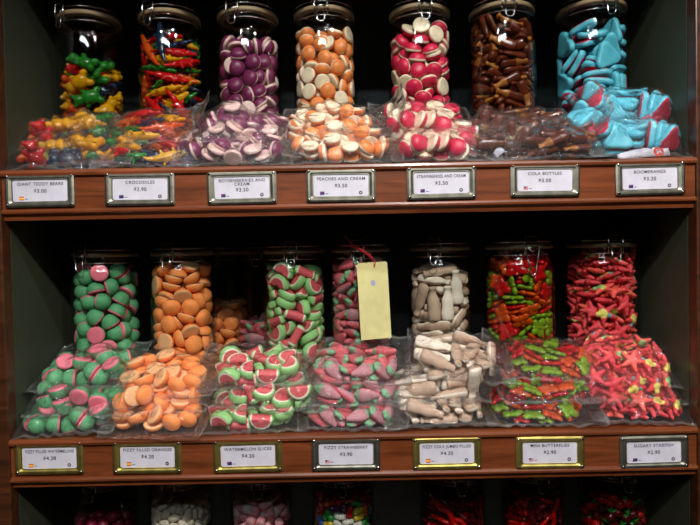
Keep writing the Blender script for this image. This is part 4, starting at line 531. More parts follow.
0,-115,-317,1061,65,66,-35,-13,0,265,-138,1110,8,17,64,74,0,-53,163,1157,53,-40,68,-30,0,332,63,1175,87,36,7,-34,0,-150,405,1316,44,-11,89,-6,0,-279,-311,1201,0,92,-35,15,0,-229,-272,1371,51,5,-13,-85,0,185,-72,1312,15,-4,9,-98,0,-244,63,1273,68,38,11,62,0,237,337,1351,20,-74,34,-55,0,-447,128,1318,51,-32,55,-57,0,37,-417,1301,4,-15,2,-99,0,-253,261,1512,21,95,-22,7,0,-102,-371,1520,91,15,16,36,0,-33,36,1453,23,-70,19,65,0,53,373,1337,27,-69,53,-41,0,-397,-81,1409,55,-65,-52,9,0,330,-235,1269,4,15,-98,-9,0,60,384,1560,38,18,-15,-89,0,-276,-177,1507,7,-40,90,-18,
0,320,-108,1448,98,7,7,-17,0,326,230,1567,70,31,12,63,0,-345,96,1589,7,22,95,-21,0,181,-314,1460,63,-60,41,-27,0,-55,415,1673,22,-6,97,-8,0,-306,-196,1669,18,89,42,6,0,380,-165,1589,55,0,10,-83,0,182,236,1673,82,-18,-41,35,0,-288,222,1701,22,96,-15,5,0,24,-193,1756,13,-74,-50,-43,0,-130,-386,1721,85,6,25,-46,0,426,189,1760,39,70,-20,-57,0,-49,416,1848,22,-5,97,-8,0,181,-291,1758,47,61,9,63,0,160,-48,1675,33,-89,-28,-14,0,-360,38,1812,94,29,-1,-18,0,-174,431,2029,60,75,1,29,0,-408,-106,1903,59,16,-24,75,0,358,-294,1801,43,17,-75,-47,0,-5,73,1818,21,59,-66,42,
0,63,-372,1904,25,33,80,44,0,193,365,1983,9,-81,49,33,0,-233,-402,1948,76,-58,28,-10,0,382,189,2003,25,-50,-79,-24,0,-274,252,1866,12,48,84,-22,0,407,-112,1896,58,-22,-16,-77,0,21,265,2030,49,-46,-72,-19,0,-269,-206,2046,16,10,-86,47,0,-212,4,2087,45,79,40,-4,0,202,-360,2076,27,-14,-23,-92,0,-217,317,2181,5,67,70,24,0,196,35,2039,7,16,87,47,0,-412,98,2123,15,63,-64,42,0,-135,-438,2169,31,5,-69,66,0,317,-170,2125,96,-27,4,-11]),
    ('M4', 'berry', [0,-326,-222,77,97,0,0,-24,0,318,-128,79,2,21,-97,-10,0,13,320,83,15,-77,62,-10,0,-426,152,81,75,11,10,64,0,17,-335,76,82,2,2,-57,0,308,334,83,94,19,-5,-28,0,-178,-435,123,17,8,88,43,0,321,114,84,19,-98,7,0,0,-207,274,78,1,-82,57,7,0,-75,163,204,50,13,29,81,0,-3,-18,78,6,-4,-4,100,0,179,-113,209,2,-97,-26,-2,0,485,-25,294,34,64,23,65,0,128,151,246,2,-78,-53,32,0,-144,-169,190,47,-23,-10,85,0,262,-361,115,5,-95,-24,19,0,285,373,262,44,-85,26,-10,0,-461,-149,251,61,-51,51,-33,0,344,96,296,32,9,-74,-59,0,-290,164,220,22,-37,-67,60,
0,-262,-389,317,85,-39,22,-27,0,-333,-65,232,58,57,-36,-46,0,317,-322,256,46,-27,-3,-84,0,-18,382,242,39,-18,13,89,0,88,-332,300,69,-14,-28,65,0,212,315,403,11,-73,63,22,0,-453,173,392,40,-69,-28,54,0,295,-169,362,7,27,96,-7,0,-27,449,387,99,-1,0,12,0,-155,-132,352,18,-5,-17,-97,0,-44,-386,383,22,31,92,12,0,433,223,497,43,-72,18,-51,0,-252,309,317,18,67,-68,23,0,-366,-56,439,9,90,42,-9,0,70,-51,446,6,-75,-64,15,0,-49,187,397,88,1,-16,45,0,-129,353,522,58,12,9,-80,0,46,-167,746,18,-83,-40,34,0,236,-327,479,50,30,-12,-80,0,152,459,637,9,38,52,-76,
0,-486,-9,730,65,-1,-75,6,0,88,-328,567,17,-79,58,0,0,169,255,544,94,21,-3,27,0,-379,274,553,23,-40,26,-85,0,-92,-476,550,14,26,58,-76,0,362,244,713,56,-30,78,5,0,-239,256,639,57,15,9,80,0,-222,-298,485,98,-17,1,9,0,434,-120,503,3,68,-74,0,0,104,134,665,13,-39,91,3,0,-120,17,508,77,-20,-24,56,0,183,-413,690,95,3,30,4,0,367,319,1051,59,-7,71,36,0,-296,-6,575,69,-16,10,70,0,-162,-297,639,46,7,-10,-88,0,233,33,514,7,-88,-40,27,0,-363,154,759,57,-26,-51,60,0,382,127,885,25,35,38,-82,0,-95,52,778,71,18,-44,52,0,-166,-388,800,14,-28,-91,26,
0,-386,-291,675,60,61,-50,-10,0,305,-52,649,86,8,21,45,0,-181,445,885,71,56,-18,40,0,-69,335,694,21,-70,-64,25,0,-406,51,940,37,72,-40,-42,0,434,-211,683,61,-59,-22,48,0,-398,-78,1106,91,-16,36,-15,0,-280,-147,768,2,-4,6,-100,0,113,52,835,58,-67,42,-22,0,-435,-215,932,48,67,-28,-48,0,459,8,761,38,65,66,4,0,57,375,803,43,2,-2,90,0,185,319,950,32,-57,-72,23,0,-126,-49,929,3,31,-86,-41,0,192,-279,840,46,26,40,75,0,450,-44,1037,6,-54,-8,83,0,-243,280,904,16,11,-41,89,0,-42,-453,942,11,7,-97,22,0,44,-125,1014,95,0,28,10,0,12,338,991,51,42,-47,-59,
0,-197,-287,953,26,-12,19,-94,0,-233,123,957,35,-64,65,22,0,-76,-476,1145,77,-64,7,-6,0,440,-128,1369,41,72,55,-8,0,339,-203,924,32,54,78,-6,0,-86,333,1134,53,42,-44,-59,0,-273,-279,1125,6,9,93,-36,0,109,-370,1034,21,3,25,94,0,319,82,1062,85,-10,-47,22,0,-197,47,1118,42,-89,9,-10,0,121,22,1092,8,-63,-70,32,0,-305,-172,1239,42,-8,-11,-90,0,348,-172,1126,43,8,88,16,0,-435,216,1166,23,-48,40,-75,0,215,-316,1162,19,59,71,-34,0,179,331,1125,75,13,9,-64,0,-210,414,1248,74,-27,-61,5,0,17,-337,1241,39,-53,26,-71,0,428,222,1358,44,-30,-56,64,0,226,-181,1269,94,0,-6,-33,
0,77,264,1236,63,1,-18,75,0,-301,334,1394,86,5,-28,42,0,-166,-331,1318,83,3,34,44,0,318,48,1291,88,4,-46,-10,0,-39,184,1513,90,13,-23,-35,0,215,364,1317,32,-34,-81,35,0,-416,15,1305,85,20,31,38,0,236,-386,1382,97,-14,-4,18,0,156,-100,1444,69,57,-32,-31,0,-36,421,1415,11,-51,60,60,0,-310,-210,1416,12,57,-79,17,0,93,152,1365,15,-87,46,7,0,-100,122,1272,93,-4,1,-37,0,-2,-182,1368,20,90,-37,13,0,-208,54,1406,3,21,97,-7,0,-44,-174,1727,91,-2,-38,18,0,322,-36,1509,79,48,-32,-18,0,171,302,1507,65,-4,-8,-75,0,-368,-53,1507,17,94,-30,2,0,311,-326,1560,46,17,4,-87,
0,347,203,1512,23,45,-11,-86,0,11,48,1696,23,-36,-40,81,0,37,-417,1510,36,-28,25,85,0,-138,-334,1524,39,59,70,11,0,280,170,1665,53,-26,-19,79,0,-439,210,1528,66,5,71,-23,0,99,254,1672,33,-44,-23,80,0,-284,-350,1630,87,-16,-19,-43,0,-49,-89,1538,0,-93,35,10,0,-213,240,1729,32,-23,-28,88,0,93,-469,1793,82,-47,-29,-15,0,476,39,1638,2,-67,-16,-73,0,-393,-275,1827,42,-18,-57,69,0,325,-315,1729,94,-6,-19,28,0,86,475,1684,2,-16,-74,-66,0,375,304,1790,67,62,-21,-37,0,-249,267,1556,12,67,69,23,0,139,-187,1619,87,10,6,48,0,284,-238,1869,20,-8,97,7,0,319,78,1853,29,-26,92,-9,
0,-407,16,1684,39,29,-68,-55,0,-89,358,1655,47,27,77,34,0,-264,-94,1674,86,-25,-10,43,0,340,-111,1758,1,11,-83,-55,0,-165,432,1827,20,-55,13,80,0,-211,-74,2004,57,-80,-5,18,0,197,-110,1979,94,-17,-14,-25,0,-99,-387,1823,70,63,35,-4,0,-126,152,1950,71,-58,37,-16,0,-474,4,2062,66,-18,50,-53,0,-210,25,1822,8,45,89,8,0,131,-354,1971,81,21,-46,-29,0,143,385,1872,80,43,-13,-41,0,-397,246,1885,46,-2,-48,-74,0,-70,465,2109,46,88,15,-3,0,-393,-179,2162,11,64,71,28,0,351,311,2021,34,34,82,31,0,55,196,1881,86,21,-6,-46,0,-145,-232,1864,22,-38,75,50,0,-369,33,1908,6,96,11,26,
0,322,-321,2051,41,-54,68,28,0,175,272,2057,45,40,-35,-72,0,-248,-270,2024,9,-15,-42,89,0,467,-74,2004,8,-79,-29,53,0,277,79,2033,41,41,81,-6,0,16,-448,2034,53,-23,82,0,0,29,-82,2085,1,-70,71,-3,0,-338,344,2041,61,-59,5,53,0,-16,256,2086,3,-63,70,-34,0,-189,-441,2096,0,-27,-52,81]),
    ('M5', 'colafill', [0,-12,260,91,3,-24,97,-6,0,213,-319,79,11,95,28,0,0,490,31,377,15,71,-10,-68,0,-334,-190,83,4,86,-51,-5,0,-336,199,181,83,-11,15,52,0,212,-318,244,6,-31,93,-17,0,50,30,74,98,4,2,20,0,174,178,225,2,1,-100,-8,0,132,-140,120,62,75,20,14,0,-195,333,292,12,23,-96,6,0,-189,-138,251,12,-96,-26,3,0,121,107,362,37,5,0,93,0,-368,-106,436,1,-78,61,15,0,-169,162,451,29,-82,49,-1,0,54,-386,389,14,-5,95,-27,0,102,407,388,19,92,2,-35,0,201,352,504,23,30,7,92,0,-92,-268,434,85,-36,15,35,0,195,-132,510,4,7,100,-5,0,-212,-108,601,4,97,24,4,
0,368,-148,713,27,-53,80,-4,0,-327,213,675,5,46,-83,-32,0,267,85,651,42,-74,-35,39,0,-23,-242,679,27,-59,-76,1,0,64,210,676,14,22,-26,-93,0,328,-235,830,89,2,-28,37,0,366,20,1082,73,41,-54,-6,0,-40,-386,803,98,15,-14,-5,0,233,-127,978,35,37,85,11,0,-267,24,740,90,-4,-3,43,0,-198,-190,912,1,4,74,67,0,-77,423,893,13,21,-76,60,0,427,199,1008,70,-11,66,24,0,-237,18,906,1,-8,8,99,0,-85,-374,966,7,-9,-15,98,0,-153,232,895,92,-40,-2,0,0,114,206,1052,70,-5,-4,-71,0,-313,-214,1111,3,44,89,-8,0,-180,257,1105,10,-44,89,8,0,38,-255,1148,9,35,91,-18,
0,-75,157,1197,91,25,5,32,0,-304,310,1262,49,75,14,42,0,-454,73,1452,63,-33,-70,4,0,397,-41,1432,37,-57,64,-35,0,313,93,1571,45,46,-25,-72,0,-85,289,1381,35,-3,26,-90,0,289,347,1198,73,5,68,-4,0,-187,-340,1303,4,24,93,-26,0,68,-19,1221,26,8,-16,-95,0,162,-218,1328,0,99,-7,-14,0,398,-107,1687,30,75,38,46,0,-239,-51,1368,91,27,18,26,0,116,232,1515,3,-74,-63,-25,0,-70,-380,1510,1,7,95,-31,0,-180,148,1511,90,14,-2,-42,0,-52,-466,1927,43,54,-47,56,0,286,105,1781,28,39,3,-88,0,-67,17,1664,8,-48,85,19,0,-47,-280,1641,4,26,-83,49,0,62,421,1733,89,30,-33,10,
0,-320,40,1642,82,-6,-14,55,0,-57,-137,1753,100,6,5,3,0,61,-264,1839,11,-6,33,-93,0,-198,119,1860,25,89,-39,-4,0,-246,-127,1988,14,-45,-66,59,0,-76,236,1914,61,-63,10,-48,0,127,353,2124,24,-62,44,61,0,-321,-346,1981,18,56,41,-69,0,-445,-149,2021,66,31,-68,0,0,230,181,1987,83,-11,-42,36,0,205,-445,1941,62,-36,-60,-37,0,-22,-110,2034,84,28,-11,-45,0,354,-317,2228,59,-36,-57,-44,0,-150,396,2104,31,-7,-75,-59,0,-338,4,2122,79,3,-30,-53,0,259,-48,2061,27,-7,-96,-5,0,-248,156,2252,8,23,-96,9,0,-63,-185,2261,16,-39,-90,-7,0,302,-68,2206,42,-22,6,-88,0,-240,335,2381,23,-19,57,-77,
0,175,215,2342,34,-93,4,11,0,89,-482,2684,36,-47,55,58,0,-420,58,2498,50,52,20,66,0,216,50,2389,32,-94,-1,11,0,-53,-350,2367,18,-97,18,4,0,-210,166,2516,73,9,14,-67,0,-209,-117,2576,40,5,11,-91,0,212,-134,2418,3,-11,21,-97,0,45,-304,2529,23,4,22,-95,0,249,313,2522,86,-40,26,-20,0,173,116,2583,87,-37,20,-25,0,-385,104,2733,17,57,-68,-42,0,211,-279,2813,8,-29,71,64,0,-251,-74,2744,79,-25,-14,54,0,178,269,3167,19,3,32,93,0,-56,-208,2692,25,-20,74,-59,0,26,-285,2934,14,92,26,26,0,-204,398,2904,84,8,52,12,0,152,284,2767,83,-35,33,-27,0,-69,-386,3054,0,17,29,-94,
0,278,376,2908,7,-57,-37,-73,0,-84,-54,2858,40,-24,25,-85,0,-272,43,2878,87,-27,-10,41,0,444,-90,2725,69,17,53,-47,0,-321,-222,3110,40,-22,0,89,0,163,226,3020,41,91,-8,-7,0,248,68,2872,94,18,27,12,0,9,-154,3119,19,5,95,22,0,357,-29,3291,69,-49,-36,-40,0,-220,96,3060,92,-31,-13,-19]),
    ('M6', 'butterfly', [1,137,-345,47,3,79,-62,0,4,363,180,52,85,7,-4,-53,0,-319,206,90,90,28,-9,-32,2,-160,355,51,45,5,-1,89,3,-176,-349,57,97,-8,-2,22,5,369,-128,57,99,3,-7,12,3,207,-349,132,27,-5,-7,-96,5,72,113,48,1,100,3,2,2,-365,-87,47,2,-10,-99,-1,0,145,339,82,13,72,-67,11,4,-365,158,163,91,23,-4,-35,1,240,-330,222,32,-3,-16,-93,1,-31,-508,213,37,-31,60,63,0,52,73,158,45,6,-20,86,2,-172,326,192,9,-45,-86,24,4,-64,401,218,4,-62,-65,44,3,-280,-279,132,97,-7,0,23,5,398,-90,169,60,17,3,-78,2,54,408,244,11,-55,-67,49,1,-312,-403,367,35,62,32,-62,
3,400,-79,270,1,77,61,15,0,279,-428,614,69,41,56,-22,5,359,170,158,92,16,-4,34,4,-379,8,189,20,-97,2,-10,2,-143,-89,198,80,-24,52,-18,3,313,175,260,4,13,-97,-17,0,-512,56,626,9,70,1,71,5,85,-98,178,17,-95,-23,-8,1,172,414,254,42,4,-86,29,4,-339,205,303,12,-5,2,99,3,-144,-277,399,5,-93,21,30,4,341,204,362,10,-3,16,-98,0,-13,149,296,23,-76,60,13,1,344,-187,327,95,17,-17,-17,5,295,420,420,65,39,-59,27,2,-320,231,395,4,99,-16,-1,5,-357,23,390,56,-78,30,-4,1,13,-76,276,79,21,6,-56,0,131,64,449,44,42,46,65,4,-133,-319,233,18,-25,-91,-26,
2,-37,19,404,66,-13,-18,72,3,-425,-98,299,11,41,66,62,0,-415,-226,309,68,63,-21,-29,5,155,-232,344,65,3,-15,74,2,-197,181,478,7,96,-26,-2,1,-392,-147,514,36,-29,11,-88,3,237,-265,465,25,-57,-77,16,4,-12,398,412,17,80,58,6,2,30,-68,555,33,-53,77,-10,3,384,97,422,3,5,-11,99,5,-11,392,509,13,83,53,7,1,330,324,583,55,54,22,-59,4,173,-98,704,92,7,22,31,0,273,-188,549,91,-8,29,-28,3,386,90,514,4,0,-9,100,4,-218,466,425,39,63,-34,58,0,-264,-302,605,91,11,40,4,5,-418,287,620,65,-27,-69,-18,1,50,-337,404,72,9,12,-67,2,420,77,606,1,-77,64,1,
4,383,318,2260,30,30,55,72,0,179,235,541,46,56,-50,-47,1,-342,-87,586,25,71,-62,-25,5,-7,-406,477,0,-2,-10,99,3,394,97,697,3,61,79,6,2,-228,184,573,15,1,13,98,0,498,25,896,36,62,42,56,1,-270,165,677,12,46,-87,12,3,39,-365,668,29,3,-1,-96,5,401,-159,699,62,-71,-1,32,2,-20,397,604,14,78,60,11,4,-192,-350,652,33,-68,-60,27,4,58,-391,574,3,-65,76,3,2,234,265,755,57,-10,-8,81,0,-11,70,724,78,-39,18,45,1,365,-281,720,56,33,65,-40,3,116,498,825,8,-8,-69,72,5,-155,-135,655,18,-25,-52,-79,0,239,-321,959,67,-56,5,48,2,344,213,2052,2,24,62,-75,
1,-141,-44,668,61,74,-25,12,4,396,-329,1028,26,-67,24,66,5,-192,277,720,89,-17,22,35,3,-66,-371,748,5,74,67,4,0,510,38,1819,49,47,51,53,2,-119,382,745,73,-27,-1,-63,1,111,-377,812,75,19,26,58,3,270,-39,787,8,23,-96,-13,5,-306,249,885,15,19,16,-96,4,145,-489,1035,54,36,63,-43,4,-158,-362,822,8,-8,99,-2,1,258,-206,977,26,71,-47,45,2,-83,384,837,22,90,-35,-10,5,-324,247,981,87,12,-20,44,0,-76,-226,970,29,90,5,32,3,124,-31,915,96,21,5,18,1,-276,279,1104,19,-95,25,0,4,-20,-398,983,84,-31,-19,41,2,191,276,937,37,-67,-60,24,0,-351,-365,967,57,-72,9,-39,
3,181,-11,1016,63,18,-12,74,5,-86,390,938,43,11,25,86,2,-439,-71,805,23,76,-47,-38,5,199,-388,1777,46,75,8,47,0,76,220,917,44,-63,-59,24,4,511,41,1436,9,-72,9,-68,1,-53,-70,1494,51,-40,71,-28,3,-38,-431,2242,16,-2,70,70,3,-390,93,984,80,53,-7,-26,5,-124,-450,1166,6,21,86,-46,2,439,260,1092,73,33,-60,2,1,-83,-24,1174,74,60,32,-2,4,350,240,897,35,-34,-87,10,0,-198,-13,850,21,-7,97,-4,4,-119,130,1112,54,-17,43,-70,1,-317,-134,997,1,96,-13,24,3,148,33,1374,2,37,-77,53,5,391,-59,995,56,-65,40,-32,0,141,493,1107,11,-9,-68,72,2,-251,-133,927,26,23,-10,-93,
3,-391,-98,1059,54,16,-15,-81,4,426,102,1125,45,62,-9,-64,5,-38,467,1141,67,41,-51,36,0,152,239,1174,5,-7,8,-99,1,-295,251,1957,28,67,56,39,2,184,-89,1086,96,16,1,25,2,373,329,1419,41,64,6,-65,3,-277,-126,2265,67,62,-41,1,1,-185,-288,1167,96,-18,17,15,4,156,-377,1200,89,-12,-18,-41,0,187,290,1086,3,-7,11,-99,5,-307,271,1196,89,16,-10,43,3,178,353,1272,76,10,2,64,5,-407,-39,1146,11,94,22,21,2,383,-172,1190,23,81,53,12,1,-311,189,1263,0,-17,-97,-18,0,352,-233,1308,70,-30,-5,65,4,118,416,1404,16,7,-20,97,5,-412,-302,1272,10,-61,-32,-72,0,236,-71,1292,73,-43,-40,36,
4,-132,409,1177,61,-77,16,-14,1,16,-450,1328,8,-13,44,89,2,93,390,1511,71,29,-1,64,3,-218,341,1364,95,-5,7,28,1,375,-224,1429,7,-52,80,-29,5,-302,132,2242,21,-33,92,0,3,-31,-216,1217,4,14,-98,12,0,123,111,1418,50,-42,33,68,4,-273,432,1562,66,-69,-21,19,3,276,369,1970,30,11,85,43,2,-400,-67,1257,97,-10,-21,-2,1,333,-201,1512,13,-20,94,-26,0,-105,451,1584,26,-74,19,59,4,-201,-336,1496,83,-1,-4,-56,5,379,71,1290,74,39,-50,-21,0,-433,-12,1334,22,65,72,5,5,-205,-296,1305,89,-1,-11,-45,4,135,196,1460,0,-8,56,82,3,-207,-328,1401,84,0,-7,-54,1,415,108,1562,42,-18,89,-1,
2,-72,167,1322,47,-31,62,-54,5,153,363,1580,22,-95,-2,23,2,-209,-347,1588,1,96,-27,0,3,165,-478,2027,71,66,2,23,1,-397,-83,1466,23,72,66,3,0,205,338,1656,24,-95,1,22,0,-188,29,1451,52,29,-44,-68,2,97,-326,1371,65,-14,35,66,5,307,201,1751,86,46,-23,-6,4,-167,187,1575,79,-42,-39,22,1,117,-385,1528,5,-40,-87,27,3,339,313,1772,68,52,6,-52,2,-412,89,1518,36,62,-50,49,4,65,-104,1359,44,40,74,-31,5,194,-130,1672,7,0,11,99,3,307,-402,1663,68,58,44,3,1,361,-8,1605,14,-35,-15,91,5,226,104,1715,41,-38,79,27,3,-336,293,1589,43,-58,42,55,2,-387,-110,1580,24,70,67,-1,
0,185,-179,1579,1,-83,54,-13,4,-266,298,1785,10,-96,23,15,2,49,129,1722,85,8,-48,22,3,-379,186,1569,15,3,-67,-72,4,420,-289,1924,37,30,-65,-59,1,-186,-33,1690,66,-8,33,-66,0,282,-248,2122,19,-81,10,-54,5,42,433,1773,12,-46,14,87,2,-402,33,1722,97,10,18,-15,3,197,-64,1833,58,44,56,40,5,-123,489,1916,11,26,-59,76,4,45,-438,1961,10,-46,66,58,1,19,349,1993,82,4,7,-56,4,-143,160,1823,12,-53,-84,2,0,-113,-125,1715,22,17,-92,-27,1,65,47,2098,2,9,-73,68,3,-414,-290,1772,3,57,48,67,2,16,-45,2024,13,19,-67,71,5,-92,265,1913,63,12,4,77,3,-178,-69,2118,77,-25,-31,49,
0,98,391,2273,2,100,3,4,4,-403,-37,1889,52,84,5,-16,2,59,392,2089,100,6,-1,-4,1,-45,-393,1666,77,-10,5,-63,5,323,-134,1827,57,-46,32,-60,1,401,-41,1850,56,35,39,64,0,-61,-77,1822,93,21,27,-13,2,-37,-386,1759,13,60,-79,0,3,505,-18,2127,61,39,55,41,5,129,385,2182,1,-1,-4,100,4,-253,-346,1794,13,75,-4,-64,4,-386,55,1909,53,83,7,-11,3,142,-237,2239,11,-65,73,19,2,81,144,1977,10,-35,79,50,1,-418,-105,2155,24,88,-10,-40,0,-59,-308,1844,7,98,16,-6,5,160,175,2207,21,-44,68,55,2,421,13,2068,10,76,-6,-64,0,-238,97,2157,25,-38,87,-20,5,-428,-142,1874,49,-54,-31,-61,
4,296,-2,2052,63,43,-46,-45,3,-116,258,2123,41,-63,54,-38,1,-66,-262,1932,7,78,-62,-1,0,-358,355,2168,2,-50,41,76,3,-162,-292,2200,71,66,-22,-11,5,123,-228,1933,70,-19,67,17,2,-100,-284,2037,8,-24,97,-2,4,72,-187,2159,77,8,11,-62,1,-428,191,2005,52,28,80,-8,1,-53,-20,2280,3,40,-91,-10,5,-330,-320,2182,58,62,24,-47,4,-156,423,2226,2,-44,23,87,0,-210,-465,2141,9,-19,-69,69,2,310,2,2264,66,26,-19,-68,3,202,-350,2290,4,-30,-93,-22]),
    ('M7', 'star', [1,-38,-367,66,4,99,10,5,0,260,97,72,5,59,79,-15,2,-326,-116,63,10,-4,-2,-99,2,279,-197,65,9,4,-3,-99,1,-48,350,73,3,-90,-41,15,0,-263,-260,159,5,-52,-85,4,1,-310,199,76,11,95,-29,-8,0,290,-226,193,10,79,-60,-1,2,126,347,151,1,-56,82,10,2,-249,-110,292,3,35,93,15,1,511,19,178,60,27,72,23,0,-122,483,335,49,-64,39,45,1,-39,-5,172,57,24,24,-75,0,354,-143,321,6,-86,49,-16,2,256,269,243,25,12,-17,95,2,-134,246,235,84,22,-18,46,0,3,-343,211,67,-12,8,-72,1,286,109,284,7,18,-29,94,1,18,-21,324,96,24,-16,2,2,50,337,388,22,-74,-62,-15,
0,-491,-65,282,65,-28,68,-18,0,72,-343,337,1,71,-70,11,2,227,246,479,11,-2,98,15,1,-330,116,249,95,10,-17,24,0,-261,-289,356,24,-94,18,-17,2,480,125,487,52,-59,51,-35,1,-78,364,541,80,9,-18,56,1,-295,193,393,36,6,-11,-92,2,331,-199,448,14,-34,92,-16,0,175,-26,583,71,18,23,64,2,449,-34,682,77,-10,-60,22,0,261,232,668,96,-17,-9,19,1,-21,-44,451,6,92,36,15,1,94,-337,484,29,18,-16,-93,2,-71,361,700,83,7,12,53,0,-219,-144,555,20,-12,90,-37,0,-115,-360,523,26,-13,-13,95,1,314,-136,692,50,26,48,67,2,-357,96,504,8,87,49,4,0,-357,345,663,46,67,-7,58,
2,-370,-332,603,42,64,10,-63,1,221,-279,719,6,42,19,88,2,-17,-367,669,88,-6,-4,-47,0,43,370,787,15,7,-98,-10,1,-363,21,638,84,2,6,53,1,-90,97,622,3,94,19,-28,0,-91,-365,795,29,-9,18,94,2,306,199,825,25,7,8,-96,2,-90,-327,943,56,12,21,79,1,96,357,921,96,0,-1,-28,0,-382,34,812,93,-22,26,-14,0,-279,-217,811,74,-26,-23,-57,2,368,45,908,61,16,6,-77,1,-266,198,840,4,-82,-56,16,1,-21,-16,761,4,15,-98,10,2,217,-267,913,20,8,1,98,0,-50,59,881,9,-61,-77,16,0,54,29,981,7,49,-87,-2,1,-362,-77,962,15,-77,-61,15,2,-10,-375,1053,1,-67,-72,18,
0,-342,-361,1089,53,64,5,-56,2,317,126,1056,53,0,12,-84,1,-198,368,986,68,-36,11,63,1,367,22,1147,3,0,16,-99,2,107,355,1052,1,-94,30,20,0,-269,-104,1065,86,3,15,48,1,287,-243,1025,97,-8,21,-7,2,146,309,1180,84,6,-1,53,0,-201,148,1055,23,24,84,-42,0,-159,336,1180,13,77,59,18,2,-27,-82,1109,4,-76,-65,-1,1,312,-149,1194,16,-16,97,12,1,-442,219,1079,33,-43,59,-60,2,-87,-272,1211,16,-3,98,4,0,302,227,1289,14,-81,57,-5,1,167,-314,1209,93,21,-11,-29,2,161,309,1384,40,13,-2,-91,0,-366,-42,1199,3,-77,-63,-9,0,26,21,1312,76,28,-24,54,1,-192,285,1301,50,-9,-9,85,
2,-156,-351,1340,33,8,-25,91,0,97,-485,1343,69,-65,-28,-17,1,355,-101,1363,90,-1,5,-44,2,-355,103,1342,45,-2,-12,88,2,-351,-142,1369,20,-33,82,41,0,371,-333,1548,17,69,-35,62,1,-40,377,1448,18,-98,6,-9,2,4,-100,1383,5,23,95,22,1,365,-17,1479,2,3,14,99,0,-335,91,1487,21,6,-29,93,2,494,56,1687,44,53,56,47,1,-199,319,1528,44,14,19,-86,0,-320,-149,1554,37,-87,30,15,1,-256,339,1716,7,40,-82,-40,2,82,-259,1458,68,18,-9,71,0,242,157,1520,11,15,98,-10,0,212,303,1606,16,-8,8,98,1,-111,159,1605,10,69,-55,-45,2,-183,-386,1480,14,18,37,-90,0,289,243,1752,26,-15,-8,95,
2,-392,82,1711,63,49,-6,59,1,101,-308,1590,30,-20,9,-93,2,-351,25,1824,17,-87,35,29,0,87,-268,1729,29,58,-76,3,1,203,297,1932,1,-89,-40,-20,1,366,-149,1704,34,70,54,30,0,-157,337,1861,8,-19,-97,-14,2,-261,-321,1717,3,11,81,57,2,-63,12,1659,8,-89,11,43,0,107,-47,1744,11,23,23,94,1,80,335,1781,16,-31,94,-1,0,180,-197,1867,25,-1,-96,11,2,-217,306,2150,41,29,-11,86,1,-267,-182,1752,49,-55,-55,-39,1,364,99,1877,11,22,7,-97,2,-176,337,1998,20,-78,-59,7,0,-129,-477,1700,2,-13,-61,78,2,208,-451,1856,32,0,63,-70,1,332,111,2092,14,-98,-7,-9,0,-435,238,2022,6,-56,38,-73,
0,-6,52,1944,91,-1,-20,-36,2,-346,13,1969,52,1,33,-79,1,353,-61,1956,8,3,99,7,0,143,343,2066,4,-4,-11,99,2,-90,-345,1913,8,25,-97,2,0,337,133,2322,86,40,29,-16,2,-56,7,2069,6,99,13,0,1,48,-370,2089,30,-52,80,-2,1,330,-170,2078,23,-8,-29,93,2,-96,358,2259,86,1,46,-21,0,-274,-202,2030,81,3,4,58,1,-365,-50,2128,7,25,97,-4,0,242,-270,2130,18,-93,8,-30,2,186,291,2201,44,-11,-5,89,1,-125,-359,2154,27,-13,-15,94,0,143,318,2321,44,-8,-8,89,2,-355,196,2281,18,-93,17,29,1,49,358,2422,2,-98,16,-8,0,-302,-205,2261,95,-4,5,29,2,339,-132,2343,81,10,43,39,
0,-12,-370,2391,18,-14,7,97,1,109,-83,2356,86,-31,8,-39,2,-373,104,2399,36,30,-7,88,0,-8,29,2207,63,-7,23,74,1,-43,27,2482,0,62,69,-37,2,-361,-175,2427,11,90,-29,-30,0,183,-28,2534,30,63,-71,11,1,203,302,2556,4,-99,-13,-8,2,-303,-388,3203,38,-11,-62,68,2,452,197,3196,56,-20,-68,43,1,-191,50,2412,41,-30,14,-85,0,151,-334,2302,54,-10,5,84,2,-6,97,2932,11,-54,20,-81,1,-198,-265,2485,9,-79,-61,6,0,340,-300,2601,56,55,35,50,1,456,-64,2386,76,-27,56,-18,0,-199,306,2492,17,98,9,3,2,103,-355,2522,56,-3,6,-83,2,-165,-298,2617,71,-4,5,70,0,449,103,2551,10,81,10,-57,
1,-184,321,2622,9,99,12,-8,0,4,345,2734,10,11,99,2,1,96,-357,2659,54,-18,8,-82,2,468,168,2808,11,-63,-11,-76,1,-194,328,2944,27,-44,84,16,0,-228,-226,2728,42,12,-12,-89,2,464,-173,2768,65,8,-67,-35,2,-343,12,2587,2,-96,27,-10,0,-52,-22,2735,38,71,-59,5,1,253,5,2678,86,-48,12,-16,2,94,-365,2796,24,94,-24,-6,0,186,290,2684,81,-10,-10,57,1,-365,50,2719,26,-50,82,-12,1,-158,335,2815,77,-8,-20,61,2,51,-355,2945,74,-15,26,60,0,268,10,2851,11,4,-94,32,1,-327,132,2914,63,1,-27,73,0,169,-174,2907,5,-51,-36,-78,2,209,308,2846,17,-64,-73,15,1,151,-328,3158,2,56,80,-20,
